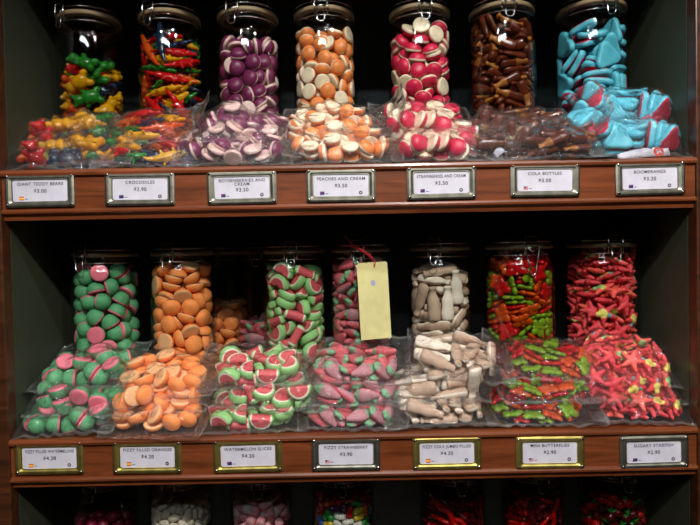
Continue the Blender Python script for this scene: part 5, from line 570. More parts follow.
0,238,289,2988,1,20,98,8,2,-488,-82,3208,63,-45,51,-39,2,-375,-39,2929,35,-71,-54,-29,1,387,-251,3021,64,-55,-23,48,0,27,495,3035,67,64,-26,25,0,176,36,3104,75,-4,-17,-64,2,-165,292,3096,19,-57,80,-6,1,-268,-164,2960,52,-78,-26,-21,2,-338,166,3142,4,94,-25,25,1,-166,-466,2842,65,-59,43,19,0,349,-80,3242,4,-45,89,-7,0,-23,-361,3101,91,-20,8,-35,1,374,-56,3062,37,85,37,2,2,164,256,3125,15,19,96,-12,0,-322,-292,2965,60,-58,50,23,1,-345,232,3299,66,-12,-39,-63,1,-171,-134,3184,41,-12,-4,-90,0,184,318,3251,67,-6,0,74,2,-40,-271,3294,4,0,3,100]),
    ('L1', 'raspberry', [0,-78,93,1623,72,-28,-60,-20,0,-195,-429,1605,65,71,-22,-12,0,-46,285,1601,3,7,43,90,0,368,289,1602,24,-24,-45,82,0,-266,374,1592,97,1,6,22,0,46,-461,1599,92,-36,0,14,0,425,-173,1598,17,-33,89,-29,0,-61,468,1625,59,-64,34,35,0,-79,-104,1600,91,39,-11,-11,0,-466,-77,1605,61,-52,47,-39,0,92,26,1606,54,-49,-28,62,0,169,242,1614,45,-43,-77,-14,0,274,-368,1596,20,-39,89,-10,0,462,72,1603,46,-66,55,-25,0,-434,157,1596,76,16,20,60,0,-350,-272,1596,24,94,21,-7,0,128,-212,1592,73,1,8,68,0,167,436,1602,85,51,1,-13,0,-239,180,1627,12,-65,42,63,0,-69,-294,1609,5,24,66,-71,
0,284,-10,1592,7,61,79,-5,0,-292,-32,1605,31,-45,-61,57,0,388,-269,1775,15,54,-52,-64,0,447,135,1824,84,-13,52,-10,0,71,130,1770,71,-37,4,-61,0,-213,-188,1726,19,-98,-7,3,0,424,-57,1747,99,-10,-11,-8,0,-424,-193,1770,60,-12,-45,65,0,231,-153,1735,18,78,-53,-28,0,-213,407,1771,92,17,-9,35,0,-418,36,1759,6,-19,-95,23,0,170,-432,1758,89,-36,-2,26,0,280,369,1767,31,-15,-29,89,0,48,373,1755,17,-89,-42,1,0,-192,-429,1977,62,-65,43,8,0,432,-115,1937,71,-64,-30,-6,0,-277,-373,1781,15,35,81,-45,0,285,140,1720,37,-11,-2,-92,0,-195,26,1770,23,40,84,29,0,208,217,1872,16,90,-38,12,
0,-385,249,1750,15,80,55,-19,0,19,-82,1771,2,11,-8,99,0,-47,466,1909,10,33,-71,61,0,46,-464,1929,7,-3,-86,50,0,280,8,1869,7,-10,99,8,0,-84,79,1926,31,10,-84,43,0,-465,-45,1935,61,-37,-32,62,0,261,-376,1917,6,-24,5,-97,0,-65,-442,1764,35,-12,-19,-91,0,461,86,2030,66,-54,41,-34,0,-344,323,1924,46,5,-75,-46,0,-131,225,1796,2,-95,-1,32,0,-104,-277,1868,23,76,59,13,0,108,36,1988,66,1,74,11,0,-273,-101,1887,96,6,-12,-23,0,-30,-103,1964,10,1,-79,60,0,174,423,1921,32,-31,-30,85,0,-314,134,1906,86,49,-3,16,0,72,-277,1788,19,72,-41,53,0,365,298,1955,63,60,-46,-15,
0,202,-173,1919,5,14,98,15,0,20,271,1918,37,-50,73,-28,0,-360,-282,1936,53,-7,-14,83,0,43,-290,2004,97,-17,14,-9,0,189,223,2053,7,79,-61,4,0,-287,2,2049,19,5,57,80,0,73,428,2072,72,-25,-25,59,0,-187,-223,2033,19,-89,42,-1,0,359,-262,2040,24,5,-70,67,0,291,-12,2048,71,2,9,-70,0,-163,278,1986,14,-59,-77,20,0,-56,-441,2113,28,-52,-79,16,0,-399,-170,2095,20,15,-44,-86,0,-203,154,2135,27,4,91,30,0,-10,191,2086,16,-66,73,7,0,-444,161,2060,24,47,-49,-69,0,310,-338,2214,20,-95,-23,-1,0,381,227,2162,28,89,-2,35,0,151,-151,2098,90,23,-27,-24,0,265,388,2130,30,68,39,-54,
0,-447,1,2178,13,-93,-28,-20,0,-303,-341,2135,14,90,-9,41,0,445,-101,2138,13,-64,-76,-1,0,-107,427,2119,48,61,58,24,0,-309,340,2122,13,39,-87,27,0,149,-427,2099,28,-43,-83,-21,0,175,68,2191,94,15,-2,29,0,110,286,2219,91,-9,10,-40,0,-35,-208,2168,89,-41,7,-21,0,-72,-12,2134,71,-47,-28,-44]),
    ('L2', 'almond', [0,102,-144,1880,28,15,20,-93,0,494,88,1621,8,-75,-9,-65,0,-207,453,1585,10,-15,53,-83,0,100,-377,2103,25,-45,25,-82,0,426,215,1616,74,-32,-46,-36,0,-394,298,1576,42,-80,-39,19,0,-494,81,1594,66,40,46,44,0,187,-205,2124,6,-20,90,37,0,175,463,1577,85,47,-4,-25,0,-488,18,2157,77,-14,-35,52,0,491,-83,1606,16,77,27,56,0,-36,499,1662,18,-10,-64,-74,0,202,147,1563,95,6,6,29,0,-295,-392,1617,37,-54,-20,-73,0,93,-52,1584,29,-50,55,-60,0,-427,-247,1576,75,-41,21,-47,0,15,-462,1579,22,-32,-62,68,0,360,348,1608,36,-78,-4,-50,0,-249,22,1562,2,64,-77,-8,0,-137,-481,1602,68,66,-32,6,
0,494,-42,1812,11,-70,-39,59,0,145,-447,1989,62,-40,12,66,0,418,276,1816,52,-11,-64,54,0,-442,105,2065,7,-91,40,-11,0,375,57,1578,48,31,49,65,0,-245,263,1562,5,-63,77,-6,0,-383,-225,2036,16,94,19,-22,0,423,263,1978,47,-30,-72,40,0,-369,111,1580,55,-38,51,-55,0,430,-256,1635,1,57,-33,75,0,27,-270,1588,30,-63,46,-55,0,-73,20,1584,51,82,-11,-25,0,-495,56,1777,73,-14,60,-30,0,-141,140,2102,78,50,30,23,0,-26,396,1562,8,-99,-12,-2,0,-100,-120,1563,8,2,-9,99,0,238,-35,1564,10,82,57,-1,0,-251,373,2118,2,13,-95,-27,0,-134,-307,1562,7,-90,-42,3,0,277,299,2109,23,3,-10,97,
0,136,-416,1579,60,55,-45,-36,0,204,323,1588,64,-70,31,-1,0,1,467,2123,32,-7,-21,-92,0,-182,-444,2060,96,-14,-23,-8,0,248,-380,2099,5,64,63,43,0,307,-378,1570,38,8,-30,-87,0,18,108,1596,54,-5,48,69,0,-434,-76,1586,19,-6,-64,-74,0,-392,313,1850,70,47,54,2,0,-162,-475,1759,73,65,-21,-3,0,390,82,1728,5,-71,-66,-24,0,-119,205,1578,67,51,30,45,0,-277,120,1683,0,-21,-13,-97,0,341,-169,1562,82,6,5,56,0,-308,331,1975,61,-50,54,-30,0,-286,-208,1566,57,9,-5,81,0,362,-43,2058,45,35,54,62,0,302,399,1971,21,-59,-28,-73,0,72,-23,1770,52,49,-58,39,0,223,-188,1799,41,-70,54,-23,
0,453,196,2117,39,78,-6,-49,0,-124,-485,1941,13,36,57,-72,0,412,-116,1700,24,-90,15,-33,0,214,150,1795,20,16,3,97,0,-451,202,1729,12,62,-1,77,0,40,-457,1718,9,85,48,-20,0,-247,437,1738,65,71,9,25,0,-434,-236,1895,38,-61,7,-69,0,453,53,2079,53,-13,59,59,0,172,-235,1562,1,88,-48,3,0,65,481,1820,73,-18,-65,-9,0,-382,-323,1757,27,-73,-12,-62,0,143,-256,1682,22,67,69,13,0,59,260,1582,23,23,-12,94,0,-478,-157,1727,52,-29,-63,49,0,203,66,1672,51,-85,-2,9,0,-86,90,1714,37,15,57,72,0,-66,-73,1712,18,39,-37,82,0,-96,-216,1786,92,-8,-10,36,0,484,109,1862,2,-77,-16,62,
0,-206,-37,1673,47,14,14,-86,0,-261,40,2022,95,11,-6,-29,0,291,114,2126,62,78,9,6,0,312,227,1691,71,-30,-55,34,0,-371,-26,1707,88,7,42,21,0,198,-461,1734,56,-68,18,43,0,292,409,1741,14,53,43,-72,0,280,-414,1910,51,34,66,-43,0,149,200,1677,85,-39,-22,27,0,-282,242,1817,46,42,-31,-72,0,-350,-186,1735,70,0,-69,19,0,297,-348,1709,69,-54,-15,-45,0,-314,284,1686,14,-21,-96,11,0,-132,364,1662,99,14,-5,8,0,103,-11,2006,21,50,-32,78,0,291,-197,1690,17,-37,-9,91,0,187,428,1883,78,-13,43,43,0,-473,16,1960,17,50,-71,47,0,42,-495,1871,83,-55,-7,-8,0,37,195,1911,56,51,53,-39,
0,-433,161,1912,60,75,25,-14,0,135,-369,1813,67,-71,-6,19,0,72,81,1862,61,-44,50,43,0,-157,477,2034,65,-74,-14,8,0,-73,-344,1685,52,-48,39,-59,0,-289,-399,1903,62,46,36,-53,0,230,-54,1701,18,-16,54,-81,0,-19,200,1712,30,-34,-50,74,0,-176,-192,1669,47,-88,1,10,0,370,-311,1862,57,43,-63,30,0,130,464,2020,36,-6,36,86,0,247,295,1852,68,12,71,-13,0,-249,-307,2067,12,-41,83,-36,0,338,-300,2060,29,52,60,52,0,442,-197,1847,23,-72,-44,-48,0,-231,434,1887,88,41,1,25,0,-225,-331,1703,16,34,32,87,0,-169,293,1761,1,63,66,41,0,-280,-261,1868,18,-43,-21,-86,0,430,-226,2023,19,-77,-27,-54,
0,-75,440,1798,26,-61,-75,-4,0,-472,-86,1896,27,59,-66,38,0,38,-169,1718,30,87,14,36,0,232,-291,1957,13,-77,18,60,0,-41,6,1887,82,31,-47,8,0,-323,-277,2160,20,-44,78,-40,0,54,324,1720,63,-49,19,-57,0,-270,-114,2075,52,-15,-84,-3,0,16,-300,1797,24,-76,27,54,0,-125,-377,1833,61,77,-14,-10,0,218,-13,1850,17,50,71,-47,0,-206,48,1797,2,80,-59,12,0,-379,232,2030,30,-35,-50,74,0,13,-409,1976,38,-60,6,70,0,346,164,1870,13,-75,64,15,0,495,-65,1998,72,24,55,35,0,-106,157,1834,12,-15,-91,36,0,-100,-327,2004,44,-57,-70,-8,0,-242,-120,1799,59,-67,2,-46,0,151,163,2042,17,-42,88,14,
0,-28,451,1943,87,3,-20,-46,0,-39,-342,2125,87,30,40,4,0,303,188,1999,79,-3,5,-61,0,-83,331,2060,5,91,40,-5,0,-142,-88,1903,22,29,21,91,0,349,-64,1802,59,12,-14,-79,0,42,248,2098,19,-54,81,-11,0,-413,-85,2063,66,-67,-19,27,0,164,-140,2023,44,27,-28,81,0,-61,294,1886,12,72,2,-68,0,6,-144,2092,75,7,10,-64,0,202,138,1919,52,7,2,85,0,-259,96,1909,69,5,-1,72,0,309,-160,1938,64,-12,-69,32,0,-183,317,1943,72,-22,61,-25,0,-151,-139,2143,50,4,-1,-87,0,-359,45,1822,20,79,-58,0,0,102,-273,1946,39,-72,26,51,0,82,325,1870,26,-18,-40,86,0,370,-12,1923,51,2,-2,86,
0,-30,57,2055,36,-33,-1,-87,0,-116,-118,2025,61,-5,10,-78,0,-11,-180,1955,27,74,54,29,0,155,400,1739,60,40,-64,-27,0,-318,-88,1932,53,5,-9,84,0,230,-3,2044,58,12,-80,7,0,-117,125,1964,61,-2,0,-80,0,-165,-243,1925,8,93,-22,-29,0,123,305,2004,20,-98,-4,-8,0,-238,216,2066,7,80,-12,-59]),
    ('L3', 'mallow', [0,-173,-279,1589,13,-70,-8,-70,0,182,297,1588,41,-59,39,-57,0,-284,323,1588,6,57,42,-71,0,318,-129,1588,34,-36,-61,62,0,37,-432,1588,61,-29,-64,36,0,-44,455,1718,92,10,-35,-17,0,298,63,1588,67,55,-45,-24,0,-446,92,1709,84,-32,22,37,0,294,327,1759,33,-75,15,56,0,-250,-3,1588,64,-40,58,30,0,-332,-39,1752,25,-16,-70,65,0,-122,-94,1667,4,-36,-39,85,0,-267,-386,1869,13,-30,93,-16,0,117,248,1767,80,-48,-6,36,0,-38,161,1730,42,-6,-76,-49,0,299,-357,1741,12,-95,-19,-21,0,431,-95,1789,45,-71,-38,-38,0,-277,-47,1919,67,73,-11,6,0,89,-282,1745,74,67,5,5,0,-438,49,1969,14,-17,-60,-77,
0,223,272,1907,53,-49,40,57,0,3,-159,1891,67,-26,58,39,0,-103,117,1886,60,79,-14,4,0,204,-161,1848,88,41,-12,-21,0,75,322,2023,17,21,79,-56,0,41,-452,1929,41,-38,14,-82,0,-66,-324,2027,1,34,53,78,0,-299,367,1904,2,89,45,-11,0,-109,-73,2042,72,46,-49,17,0,431,96,2007,67,55,-21,45,0,338,-168,1983,84,53,10,-8,0,-82,282,2137,3,-77,-40,50,0,81,-51,2138,28,88,18,36,0,-257,78,2175,71,-29,41,48,0,-412,154,2171,75,-63,9,-18,0,256,215,2069,64,74,0,-19,0,290,-261,2238,71,-24,24,-61,0,-97,465,2146,4,-7,-1,-100,0,-127,-305,2192,15,0,-76,64,0,451,-90,2277,9,-10,-33,-93,
0,351,76,2176,16,-14,-64,74,0,-446,-167,2243,3,-80,-59,-1,0,-267,-160,2249,73,-51,-15,-44,0,225,216,2239,55,19,-74,34,0,47,-330,2204,81,-51,22,19,0,-78,290,2383,13,-16,88,-44,0,119,448,2330,42,-28,-6,86,0,-208,-386,2352,32,40,-57,-64,0,98,129,2435,36,32,44,-76,0,-62,-118,2393,19,-10,-66,-72,0,-415,145,2344,24,52,57,-58,0,312,107,2341,41,-69,-8,-59,0,-367,216,2582,74,57,-13,-32,0,-176,-286,2491,22,-65,46,57,0,343,284,2481,8,-64,56,52,0,-96,-137,2561,60,-27,-68,-33,0,158,-305,2368,30,77,-45,34,0,-301,85,2464,9,53,57,63,0,193,-406,2527,20,37,30,85,0,273,-50,2511,43,49,-51,56]),
    ('L4', 'jelly', [6,-73,-410,1561,79,14,-9,-60,4,451,-207,1577,50,68,44,30,5,4,115,1563,17,-1,8,-98,0,293,403,1579,71,63,-21,-23,2,-465,-158,1570,43,71,-45,-33,7,348,-362,1679,25,28,-73,-57,1,294,197,1564,38,39,69,48,3,-476,148,1583,58,-23,35,-70,8,121,-468,1563,54,82,19,5,1,-172,151,1563,3,-39,92,-8,2,-141,-40,1563,79,-7,5,-60,5,188,462,1717,70,-66,-3,-28,8,167,-273,1563,69,-6,6,-72,0,428,221,1561,7,-84,54,-5,4,-346,338,1572,89,23,10,37,6,72,479,1566,67,70,-8,-23,7,-476,-167,2396,78,13,22,-58,3,2,-16,1618,58,-54,-56,-24,1,-250,225,2342,85,49,10,-19,6,-343,364,2004,48,-66,17,55,
5,-198,-251,1563,67,-1,4,-74,7,488,20,1578,45,48,-31,-69,4,42,156,1722,46,-38,-79,16,2,-64,-497,1677,4,-13,-70,-70,0,-189,412,1565,47,57,43,52,3,-307,219,1563,39,-3,5,-92,8,310,-345,1566,2,61,-79,5,0,-390,-312,2363,21,-73,-7,-65,5,493,-92,1746,5,-69,9,-72,6,-165,473,1829,60,33,63,-36,1,-76,361,1563,61,-6,7,-78,8,-75,58,1710,35,-39,38,76,2,-73,-118,1668,60,52,-36,-49,7,172,169,1560,29,43,66,55,3,-374,26,1564,28,-4,15,-95,4,-184,-407,2263,50,42,-47,-59,7,-217,-436,1566,56,76,-31,-10,0,141,18,1619,63,-14,75,10,6,9,503,2361,27,91,8,-29,1,328,-123,1563,7,-93,-35,3,
8,164,355,1613,13,79,-1,-59,4,-350,-281,1571,1,84,53,-9,5,-377,328,2342,63,11,72,-27,3,143,-101,1560,70,71,3,10,2,496,82,1755,37,54,31,69,8,65,494,1772,29,-15,77,56,2,-434,-248,1826,50,69,-22,-48,7,41,338,2080,75,10,-36,-54,1,-253,-431,2008,9,-46,-50,-73,5,317,15,1562,99,-9,-1,10,3,-501,-2,1704,71,-1,-69,12,0,-307,-87,1560,60,74,26,16,6,263,-425,1803,16,22,-65,-71,4,46,297,1560,64,46,40,47,6,-83,-494,1859,33,22,-66,64,8,160,198,1705,6,-53,-81,-23,3,-77,3,1917,43,76,-23,43,4,-421,-245,1691,11,86,-49,-12,5,242,-221,1661,74,32,-25,-54,1,-90,439,1671,4,55,-84,4,
2,44,-377,1612,64,-32,-41,-57,0,385,13,1680,64,-14,22,-72,7,-284,396,1694,5,30,-95,-10,7,429,136,2364,35,23,-70,-58,0,-272,-420,1686,30,10,67,67,1,410,-183,1699,3,-95,25,-19,2,448,233,1679,1,86,-51,2,5,-438,147,1694,63,73,24,-13,4,-6,-218,1563,1,1,-6,100,8,341,367,1782,62,20,-69,30,6,-404,-94,1945,80,-20,41,-40,3,188,-409,1683,67,-2,8,74,3,-296,404,2145,52,-70,8,48,0,-253,59,1664,0,-53,-84,-11,1,189,-168,2327,22,40,-75,-48,8,-418,275,1749,68,14,67,-27,2,89,-150,1683,32,-82,48,-3,5,277,267,1730,61,-13,69,38,4,232,-301,2360,59,76,20,20,7,-305,131,2407,36,93,-7,4,
6,-241,-144,1660,14,22,-94,-23,4,108,379,2362,59,-77,16,17,5,-387,-20,1682,1,-74,-67,1,8,-269,-359,2350,41,67,39,48,0,-256,280,1678,6,-96,-28,6,6,-147,-320,1668,9,72,66,18,3,473,170,2005,58,-57,56,-18,7,-492,-92,1832,71,-26,65,-14,1,113,122,2318,51,80,-22,-19,2,39,372,1717,26,-75,27,-54,8,144,479,2097,65,-65,-17,-34,0,-16,-74,1846,32,-74,-18,-57,1,414,-258,1823,13,86,42,26,4,264,6,1695,53,-51,-59,34,5,-443,205,2458,43,41,-69,-41,2,37,-283,1698,35,88,-17,29,6,-172,321,1908,14,-44,87,17,7,-287,-278,1717,37,-47,-53,-60,3,454,-58,2350,50,77,-34,-20,6,95,-495,1904,99,-6,-5,6,
8,442,236,1831,56,6,69,46,7,-286,370,1833,62,-17,52,-57,5,209,455,1907,67,-42,55,28,4,-225,-39,1767,7,5,32,-94,1,144,-99,1785,83,-15,44,29,2,-387,9,1800,55,50,-54,-39,3,-276,-417,1820,33,7,69,63,0,70,232,2419,52,75,-39,-4,2,-484,135,1850,50,33,-49,-64,6,85,-28,1973,53,-1,-84,11,7,136,239,1872,37,-23,46,77,5,47,22,1823,86,0,49,-15,8,-158,159,1740,26,-62,-12,73,1,-323,-162,1804,76,-63,-10,-14,0,-31,330,1904,60,40,34,-60,3,-311,-86,2387,47,87,-14,-3,4,128,-483,2084,54,-56,-46,-43,4,299,-160,1784,54,-24,-32,74,2,-12,501,2040,59,53,-44,42,5,-129,-154,1799,57,59,-28,50,
1,-293,-340,1929,81,-42,9,39,6,199,-264,1770,57,10,25,77,8,-43,434,1823,37,68,8,63,7,-59,238,1658,25,66,55,46,3,-14,-221,1794,19,-23,81,-51,0,359,160,1753,39,-44,37,72,7,480,-149,2173,53,60,23,56,6,196,336,1840,66,-51,-35,-42,4,-316,-194,2301,57,3,-78,-25,3,501,10,1917,10,70,7,-70,0,-133,295,1778,41,23,52,72,8,-12,49,2097,7,-20,88,43,2,-185,464,2002,10,-33,68,65,5,-181,269,2447,54,27,52,60,1,237,15,1819,8,5,-96,-28,2,302,403,2011,58,-50,56,32,7,-93,50,2216,29,27,40,83,0,-136,-423,2390,6,-70,71,-1,1,390,-55,1838,46,-64,-18,58,3,-134,147,1913,32,-10,44,83,
5,291,46,2349,51,29,-20,79,6,94,-440,1774,42,66,34,52,8,193,455,2442,59,-71,3,-37,4,-304,195,1789,8,9,-73,-68,8,-24,177,1866,37,36,17,-84,5,-207,-78,1910,33,-13,76,54,7,416,-279,2010,67,27,66,-23,6,81,-225,1893,23,-61,-73,-21,3,307,384,2342,87,35,-25,-24,0,-490,101,1983,50,58,42,48,1,378,240,2306,27,17,-94,-14,2,-386,257,1920,24,-13,-80,-54,4,-16,-377,1793,82,-12,-53,17,0,-426,260,2132,21,-63,36,65,6,-53,-500,2008,84,53,1,-7,3,347,282,1915,32,21,-18,-91,1,-23,-378,1981,31,-58,62,43,2,183,146,1816,32,-94,-10,-1,5,102,354,2220,10,34,-62,70,7,-161,-328,1787,45,42,40,68,
4,360,43,1922,31,-26,28,-87,8,-497,-68,2304,62,44,-6,-64,7,-301,-349,2226,0,-74,-63,-24,0,499,-28,2096,34,62,29,64,5,351,-127,2397,69,56,-36,-28,6,-218,-198,1934,9,1,76,65,3,299,-404,2080,79,-53,-17,26,2,22,44,2292,31,85,6,-43,4,236,287,2416,73,67,-9,6,1,-35,-125,2021,79,-1,-48,37,8,226,-130,1881,24,57,-66,-43,2,-81,498,2276,8,-25,5,-97,1,-81,-284,1903,25,17,-63,-71,4,99,-46,2147,10,9,-99,1,7,-397,-251,2198,60,26,-9,75,3,297,-392,1939,28,14,-43,-85,6,138,327,1978,5,25,-73,-63,5,-247,370,2291,24,26,80,48,8,-469,-176,2054,11,64,28,-71,0,189,39,2028,46,20,-35,79,
8,58,103,1970,22,-10,-92,-29,3,-352,118,1920,18,-92,-33,13,7,202,-459,2343,5,-32,72,62,2,266,126,1959,32,15,44,-83,5,-62,250,1996,8,-14,34,93,4,-34,-495,2323,14,26,51,-81,6,-255,-41,2250,23,7,-95,-18,1,246,-404,2224,7,11,-60,79,0,254,367,2215,46,67,58,5,7,81,405,1907,66,4,-58,47,8,-170,3,2343,1,-18,-49,-85,3,321,-187,1929,20,71,-36,-57,1,-257,56,1842,37,38,70,-48,2,221,-283,1952,18,-80,-31,-47,0,184,222,2299,42,-4,59,69,6,118,-365,1974,50,-78,-14,-35,4,337,295,2040,26,18,-19,-93,5,-471,178,2345,55,-10,-13,-82,1,124,-136,2033,91,19,36,5,2,296,133,2248,6,-13,35,93,
8,-497,-62,2114,12,-69,-7,71,5,-149,-467,2140,39,91,-14,-6,4,464,186,2136,51,63,-23,-54,3,-293,222,2005,27,-3,-38,-88,6,-172,-339,2028,45,2,49,75,0,370,-341,2301,13,36,-92,-6,7,-136,360,2047,63,74,14,16,5,25,-471,2149,71,8,60,37,7,130,202,2056,21,-17,-15,-95,8,-191,70,2009,45,-8,4,89,4,-247,87,2117,78,57,-22,-17,6,-141,-87,2094,29,70,28,59,2,434,-120,1966,89,3,16,-42,3,-163,478,2182,18,-22,-5,-96,0,-91,-271,2096,61,22,76,-2,1,386,-108,2098,70,-9,-28,65,4,-83,136,2371,7,-28,86,41,7,78,-252,2020,13,-2,65,75,6,366,49,2040,4,4,-77,-64,5,198,-339,2120,96,7,7,27,
8,218,271,2139,13,54,-80,24,2,-458,92,2110,31,19,-67,-65,1,-220,452,2408,47,85,20,11,0,-52,-150,2180,15,-94,13,27,3,257,-126,2078,70,23,22,64,7,61,-272,2152,56,69,38,26,4,494,65,2251,18,77,-61,-9,0,-300,249,2179,67,-7,72,16,2,-2,-219,2265,27,3,-6,-96,6,341,287,2179,58,63,44,26,5,-394,15,2202,86,47,20,2,8,360,-263,2173,3,-87,50,-7,1,-156,173,2095,34,-2,-65,68,3,-333,23,2016,38,79,9,-48,1,-3,-280,2377,3,2,-94,-35,0,-48,-380,2255,39,-52,52,55,7,298,147,2118,4,-12,77,-62,5,-258,-71,2071,18,67,-27,-67,2,77,-91,2365,40,45,-61,-51,6,-53,226,2132,82,23,-18,-49,
3,85,-362,2266,40,41,-59,-57,8,-172,293,2198,47,-24,2,85,4,-399,-278,1998,62,-12,-63,-45,0,115,139,2191,39,25,22,86,7,-381,-103,2128,56,33,68,-33,1,331,43,2169,7,7,-59,-80,2,-202,-214,2179,49,-36,-33,72,5,153,-53,2265,37,-23,49,-76,4,-66,381,2203,40,-17,-65,-62,6,-38,204,2271,55,-49,45,-51,8,-296,-256,2095,42,69,-55,-21,3,334,-73,2223,29,-91,-27,-14,2,-100,333,2369,68,16,-13,-70,0,-267,110,2259,47,12,-73,-48,6,361,-182,2277,5,11,-79,-60,3,-181,-179,2295,63,35,34,60,8,212,-233,2213,59,27,55,52,4,115,475,2222,93,13,-35,-5,1,-426,134,2237,1,-14,95,-28,7,-32,-99,2310,35,-84,-6,42]),
    ('L5', 'snake', [1,352,-138,1558,5,86,50,6,0,370,-350,2026,12,62,-31,71,0,-78,385,1588,8,-4,90,-43,1,85,507,1911,44,50,50,-55,1,36,-393,1614,6,0,99,-9,0,-165,260,1579,5,-10,89,-44,0,-147,136,1540,14,0,0,-99,1,-257,-384,2131,43,4,-71,56,0,-43,-196,1547,1,-98,-18,1,1,484,-183,1914,70,-13,-69,-13,1,-101,-27,1545,0,-99,-14,0,0,-176,96,1626,11,0,0,-99,1,42,426,1852,18,-25,-66,-69,0,-167,-78,1632,8,0,0,-100,1,-106,-240,1634,8,-1,1,-100,0,233,-273,1713,1,35,-94,1,0,408,28,1804,67,29,59,35,1,-429,285,1970,69,-27,-66,-15,0,179,372,1956,73,-56,37,12,1,28,-16,1716,4,16,-98,12,
0,-61,-223,1719,1,16,-99,-1,1,-362,154,1741,69,-44,-22,53,0,280,-21,1784,2,73,68,-10,1,278,168,1869,93,-3,-24,-26,1,-245,106,1714,84,-1,1,54,0,-299,-262,1826,7,-45,-89,-6,0,147,-471,2193,60,64,38,-28,1,-136,-364,1878,98,-1,14,-15,1,79,202,1696,35,-12,-18,-91,0,-183,-66,1887,14,-4,-98,11,0,-200,-218,1953,24,0,-86,45,1,30,191,1834,12,46,87,8,0,-94,-436,2168,94,3,33,-5,1,-45,296,1905,99,2,-14,-5,1,377,232,2167,76,27,58,-13,0,92,-166,1928,82,27,-3,-50,1,295,-232,2132,45,3,70,-56,0,52,114,1928,3,-99,6,-14,0,-245,445,2336,67,-48,-52,-22,1,-186,94,1961,4,59,81,-3,
0,-153,-151,2064,27,-9,-4,96,1,-134,-197,2154,24,-9,-4,97,0,-496,-56,2231,20,-70,17,-67,1,-339,195,1997,86,-6,-38,33,0,-170,8,2091,10,-20,-88,42,1,-164,-342,2064,71,-58,40,0,1,-212,336,2358,47,84,27,2,0,-24,287,2357,49,84,-10,20,1,-86,102,2123,9,12,9,98,0,249,-146,2250,17,-27,57,-76,1,110,211,2040,18,-13,-2,97,0,-212,154,2250,15,93,26,-19,1,28,144,2198,27,39,-86,-22,0,174,-335,2325,70,-69,-14,16,0,298,-5,2192,9,-60,53,59,1,125,82,2218,71,-15,31,-61,0,199,434,2380,4,-49,-24,-84,1,60,-152,2326,50,83,9,22,1,-121,37,2342,33,8,-12,-93,0,238,210,2242,73,22,57,31]),
    ('L6', 'snake', [1,101,350,1546,1,17,98,0,0,30,391,1632,1,8,100,0,1,-197,-295,1544,0,-94,33,0,0,-161,-488,1911,62,42,-56,36,1,6,199,1545,0,98,-21,0,0,-122,68,1544,0,-97,23,0,0,370,-126,1577,26,79,52,20,1,-100,-130,1545,98,0,0,-22,1,-127,-375,2287,14,1,-36,92,0,-187,19,1630,97,0,0,-22,1,298,-43,1636,8,82,55,8,0,40,434,2313,6,-26,21,94,1,-202,-336,1629,22,0,0,98,0,-199,-160,1648,4,-23,-95,19,1,-195,-335,1715,22,0,0,98,0,-516,44,1955,71,-3,-71,-3,0,212,148,1697,1,96,-25,10,1,-9,392,1717,6,1,0,-100,0,179,-73,1699,2,-91,41,-12,1,-454,233,1901,67,-6,-72,-17,
1,-152,-40,1716,22,0,-1,97,0,105,230,1758,9,-1,99,-4,1,-195,-198,1764,29,93,-22,-7,0,-364,115,2243,63,5,4,-78,1,-390,-147,2289,83,6,22,-50,0,76,431,2223,9,-27,21,94,1,248,-281,1876,33,25,-41,-81,0,-148,-60,1802,97,0,0,-24,1,267,-427,1893,32,72,-19,59,0,462,-213,1901,70,31,65,-4,1,-373,112,2020,71,34,18,59,0,190,25,1784,12,15,98,-1,1,262,33,2338,81,3,-24,-53,0,140,-293,2235,96,1,-21,21,0,296,273,1882,4,89,-44,13,1,-354,120,1902,61,1,8,-79,1,117,229,1849,43,-10,-1,90,0,-111,99,1833,90,-27,4,-34,1,246,340,2012,48,78,-40,7,0,222,109,1981,97,-3,-9,-22,
0,293,-276,2069,41,-13,64,-63,1,-264,-56,2027,15,-80,-58,4,1,217,-288,2174,27,21,0,-94,0,171,-233,1961,32,31,-17,-88,0,-371,77,2123,15,57,-76,-28,1,376,191,2281,49,66,-57,-4,0,209,257,1994,25,2,48,84,1,-54,186,1866,36,82,-44,-3,0,19,43,2026,77,2,-29,57,1,-210,131,1960,77,15,4,62,1,-76,70,2306,14,-67,73,-1,0,103,-213,2014,51,26,-23,-78,1,2,-233,2064,83,-25,-47,19,0,-110,-218,2082,36,36,-10,-85,1,-214,-189,2224,73,-11,-48,47,0,-71,198,2100,54,59,51,32,1,-252,27,2140,77,23,10,59,0,245,215,2162,85,18,-28,-41,0,67,123,2215,1,91,-40,-7,1,-151,-174,1953,26,-38,88,10]),
    ('L7', 'cherry', [1,-129,-424,1586,98,-18,-3,9,0,317,352,1574,74,53,-15,-39,1,-402,76,1574,49,18,40,75,0,137,-453,1571,54,81,22,3,1,230,-77,1582,97,-17,-1,-15,0,-140,357,1582,56,-7,-16,81,1,-377,-134,1581,17,-98,-8,-2,0,403,-257,1576,21,51,-74,-38,0,31,481,1583,1,-100,-2,4,1,458,25,1578,56,17,41,70,1,-29,86,1571,52,48,-38,-60,0,-113,-462,1719,54,82,5,-19,0,145,188,1572,20,75,62,11,1,-383,-287,1646,38,78,-10,-49,0,156,-274,1570,66,68,28,14,1,-97,-113,1657,23,41,25,-85,0,105,463,1720,8,3,83,55,1,-242,89,1572,12,37,90,18,1,-380,-95,1715,10,-4,57,82,0,80,-175,1777,88,-9,46,0,
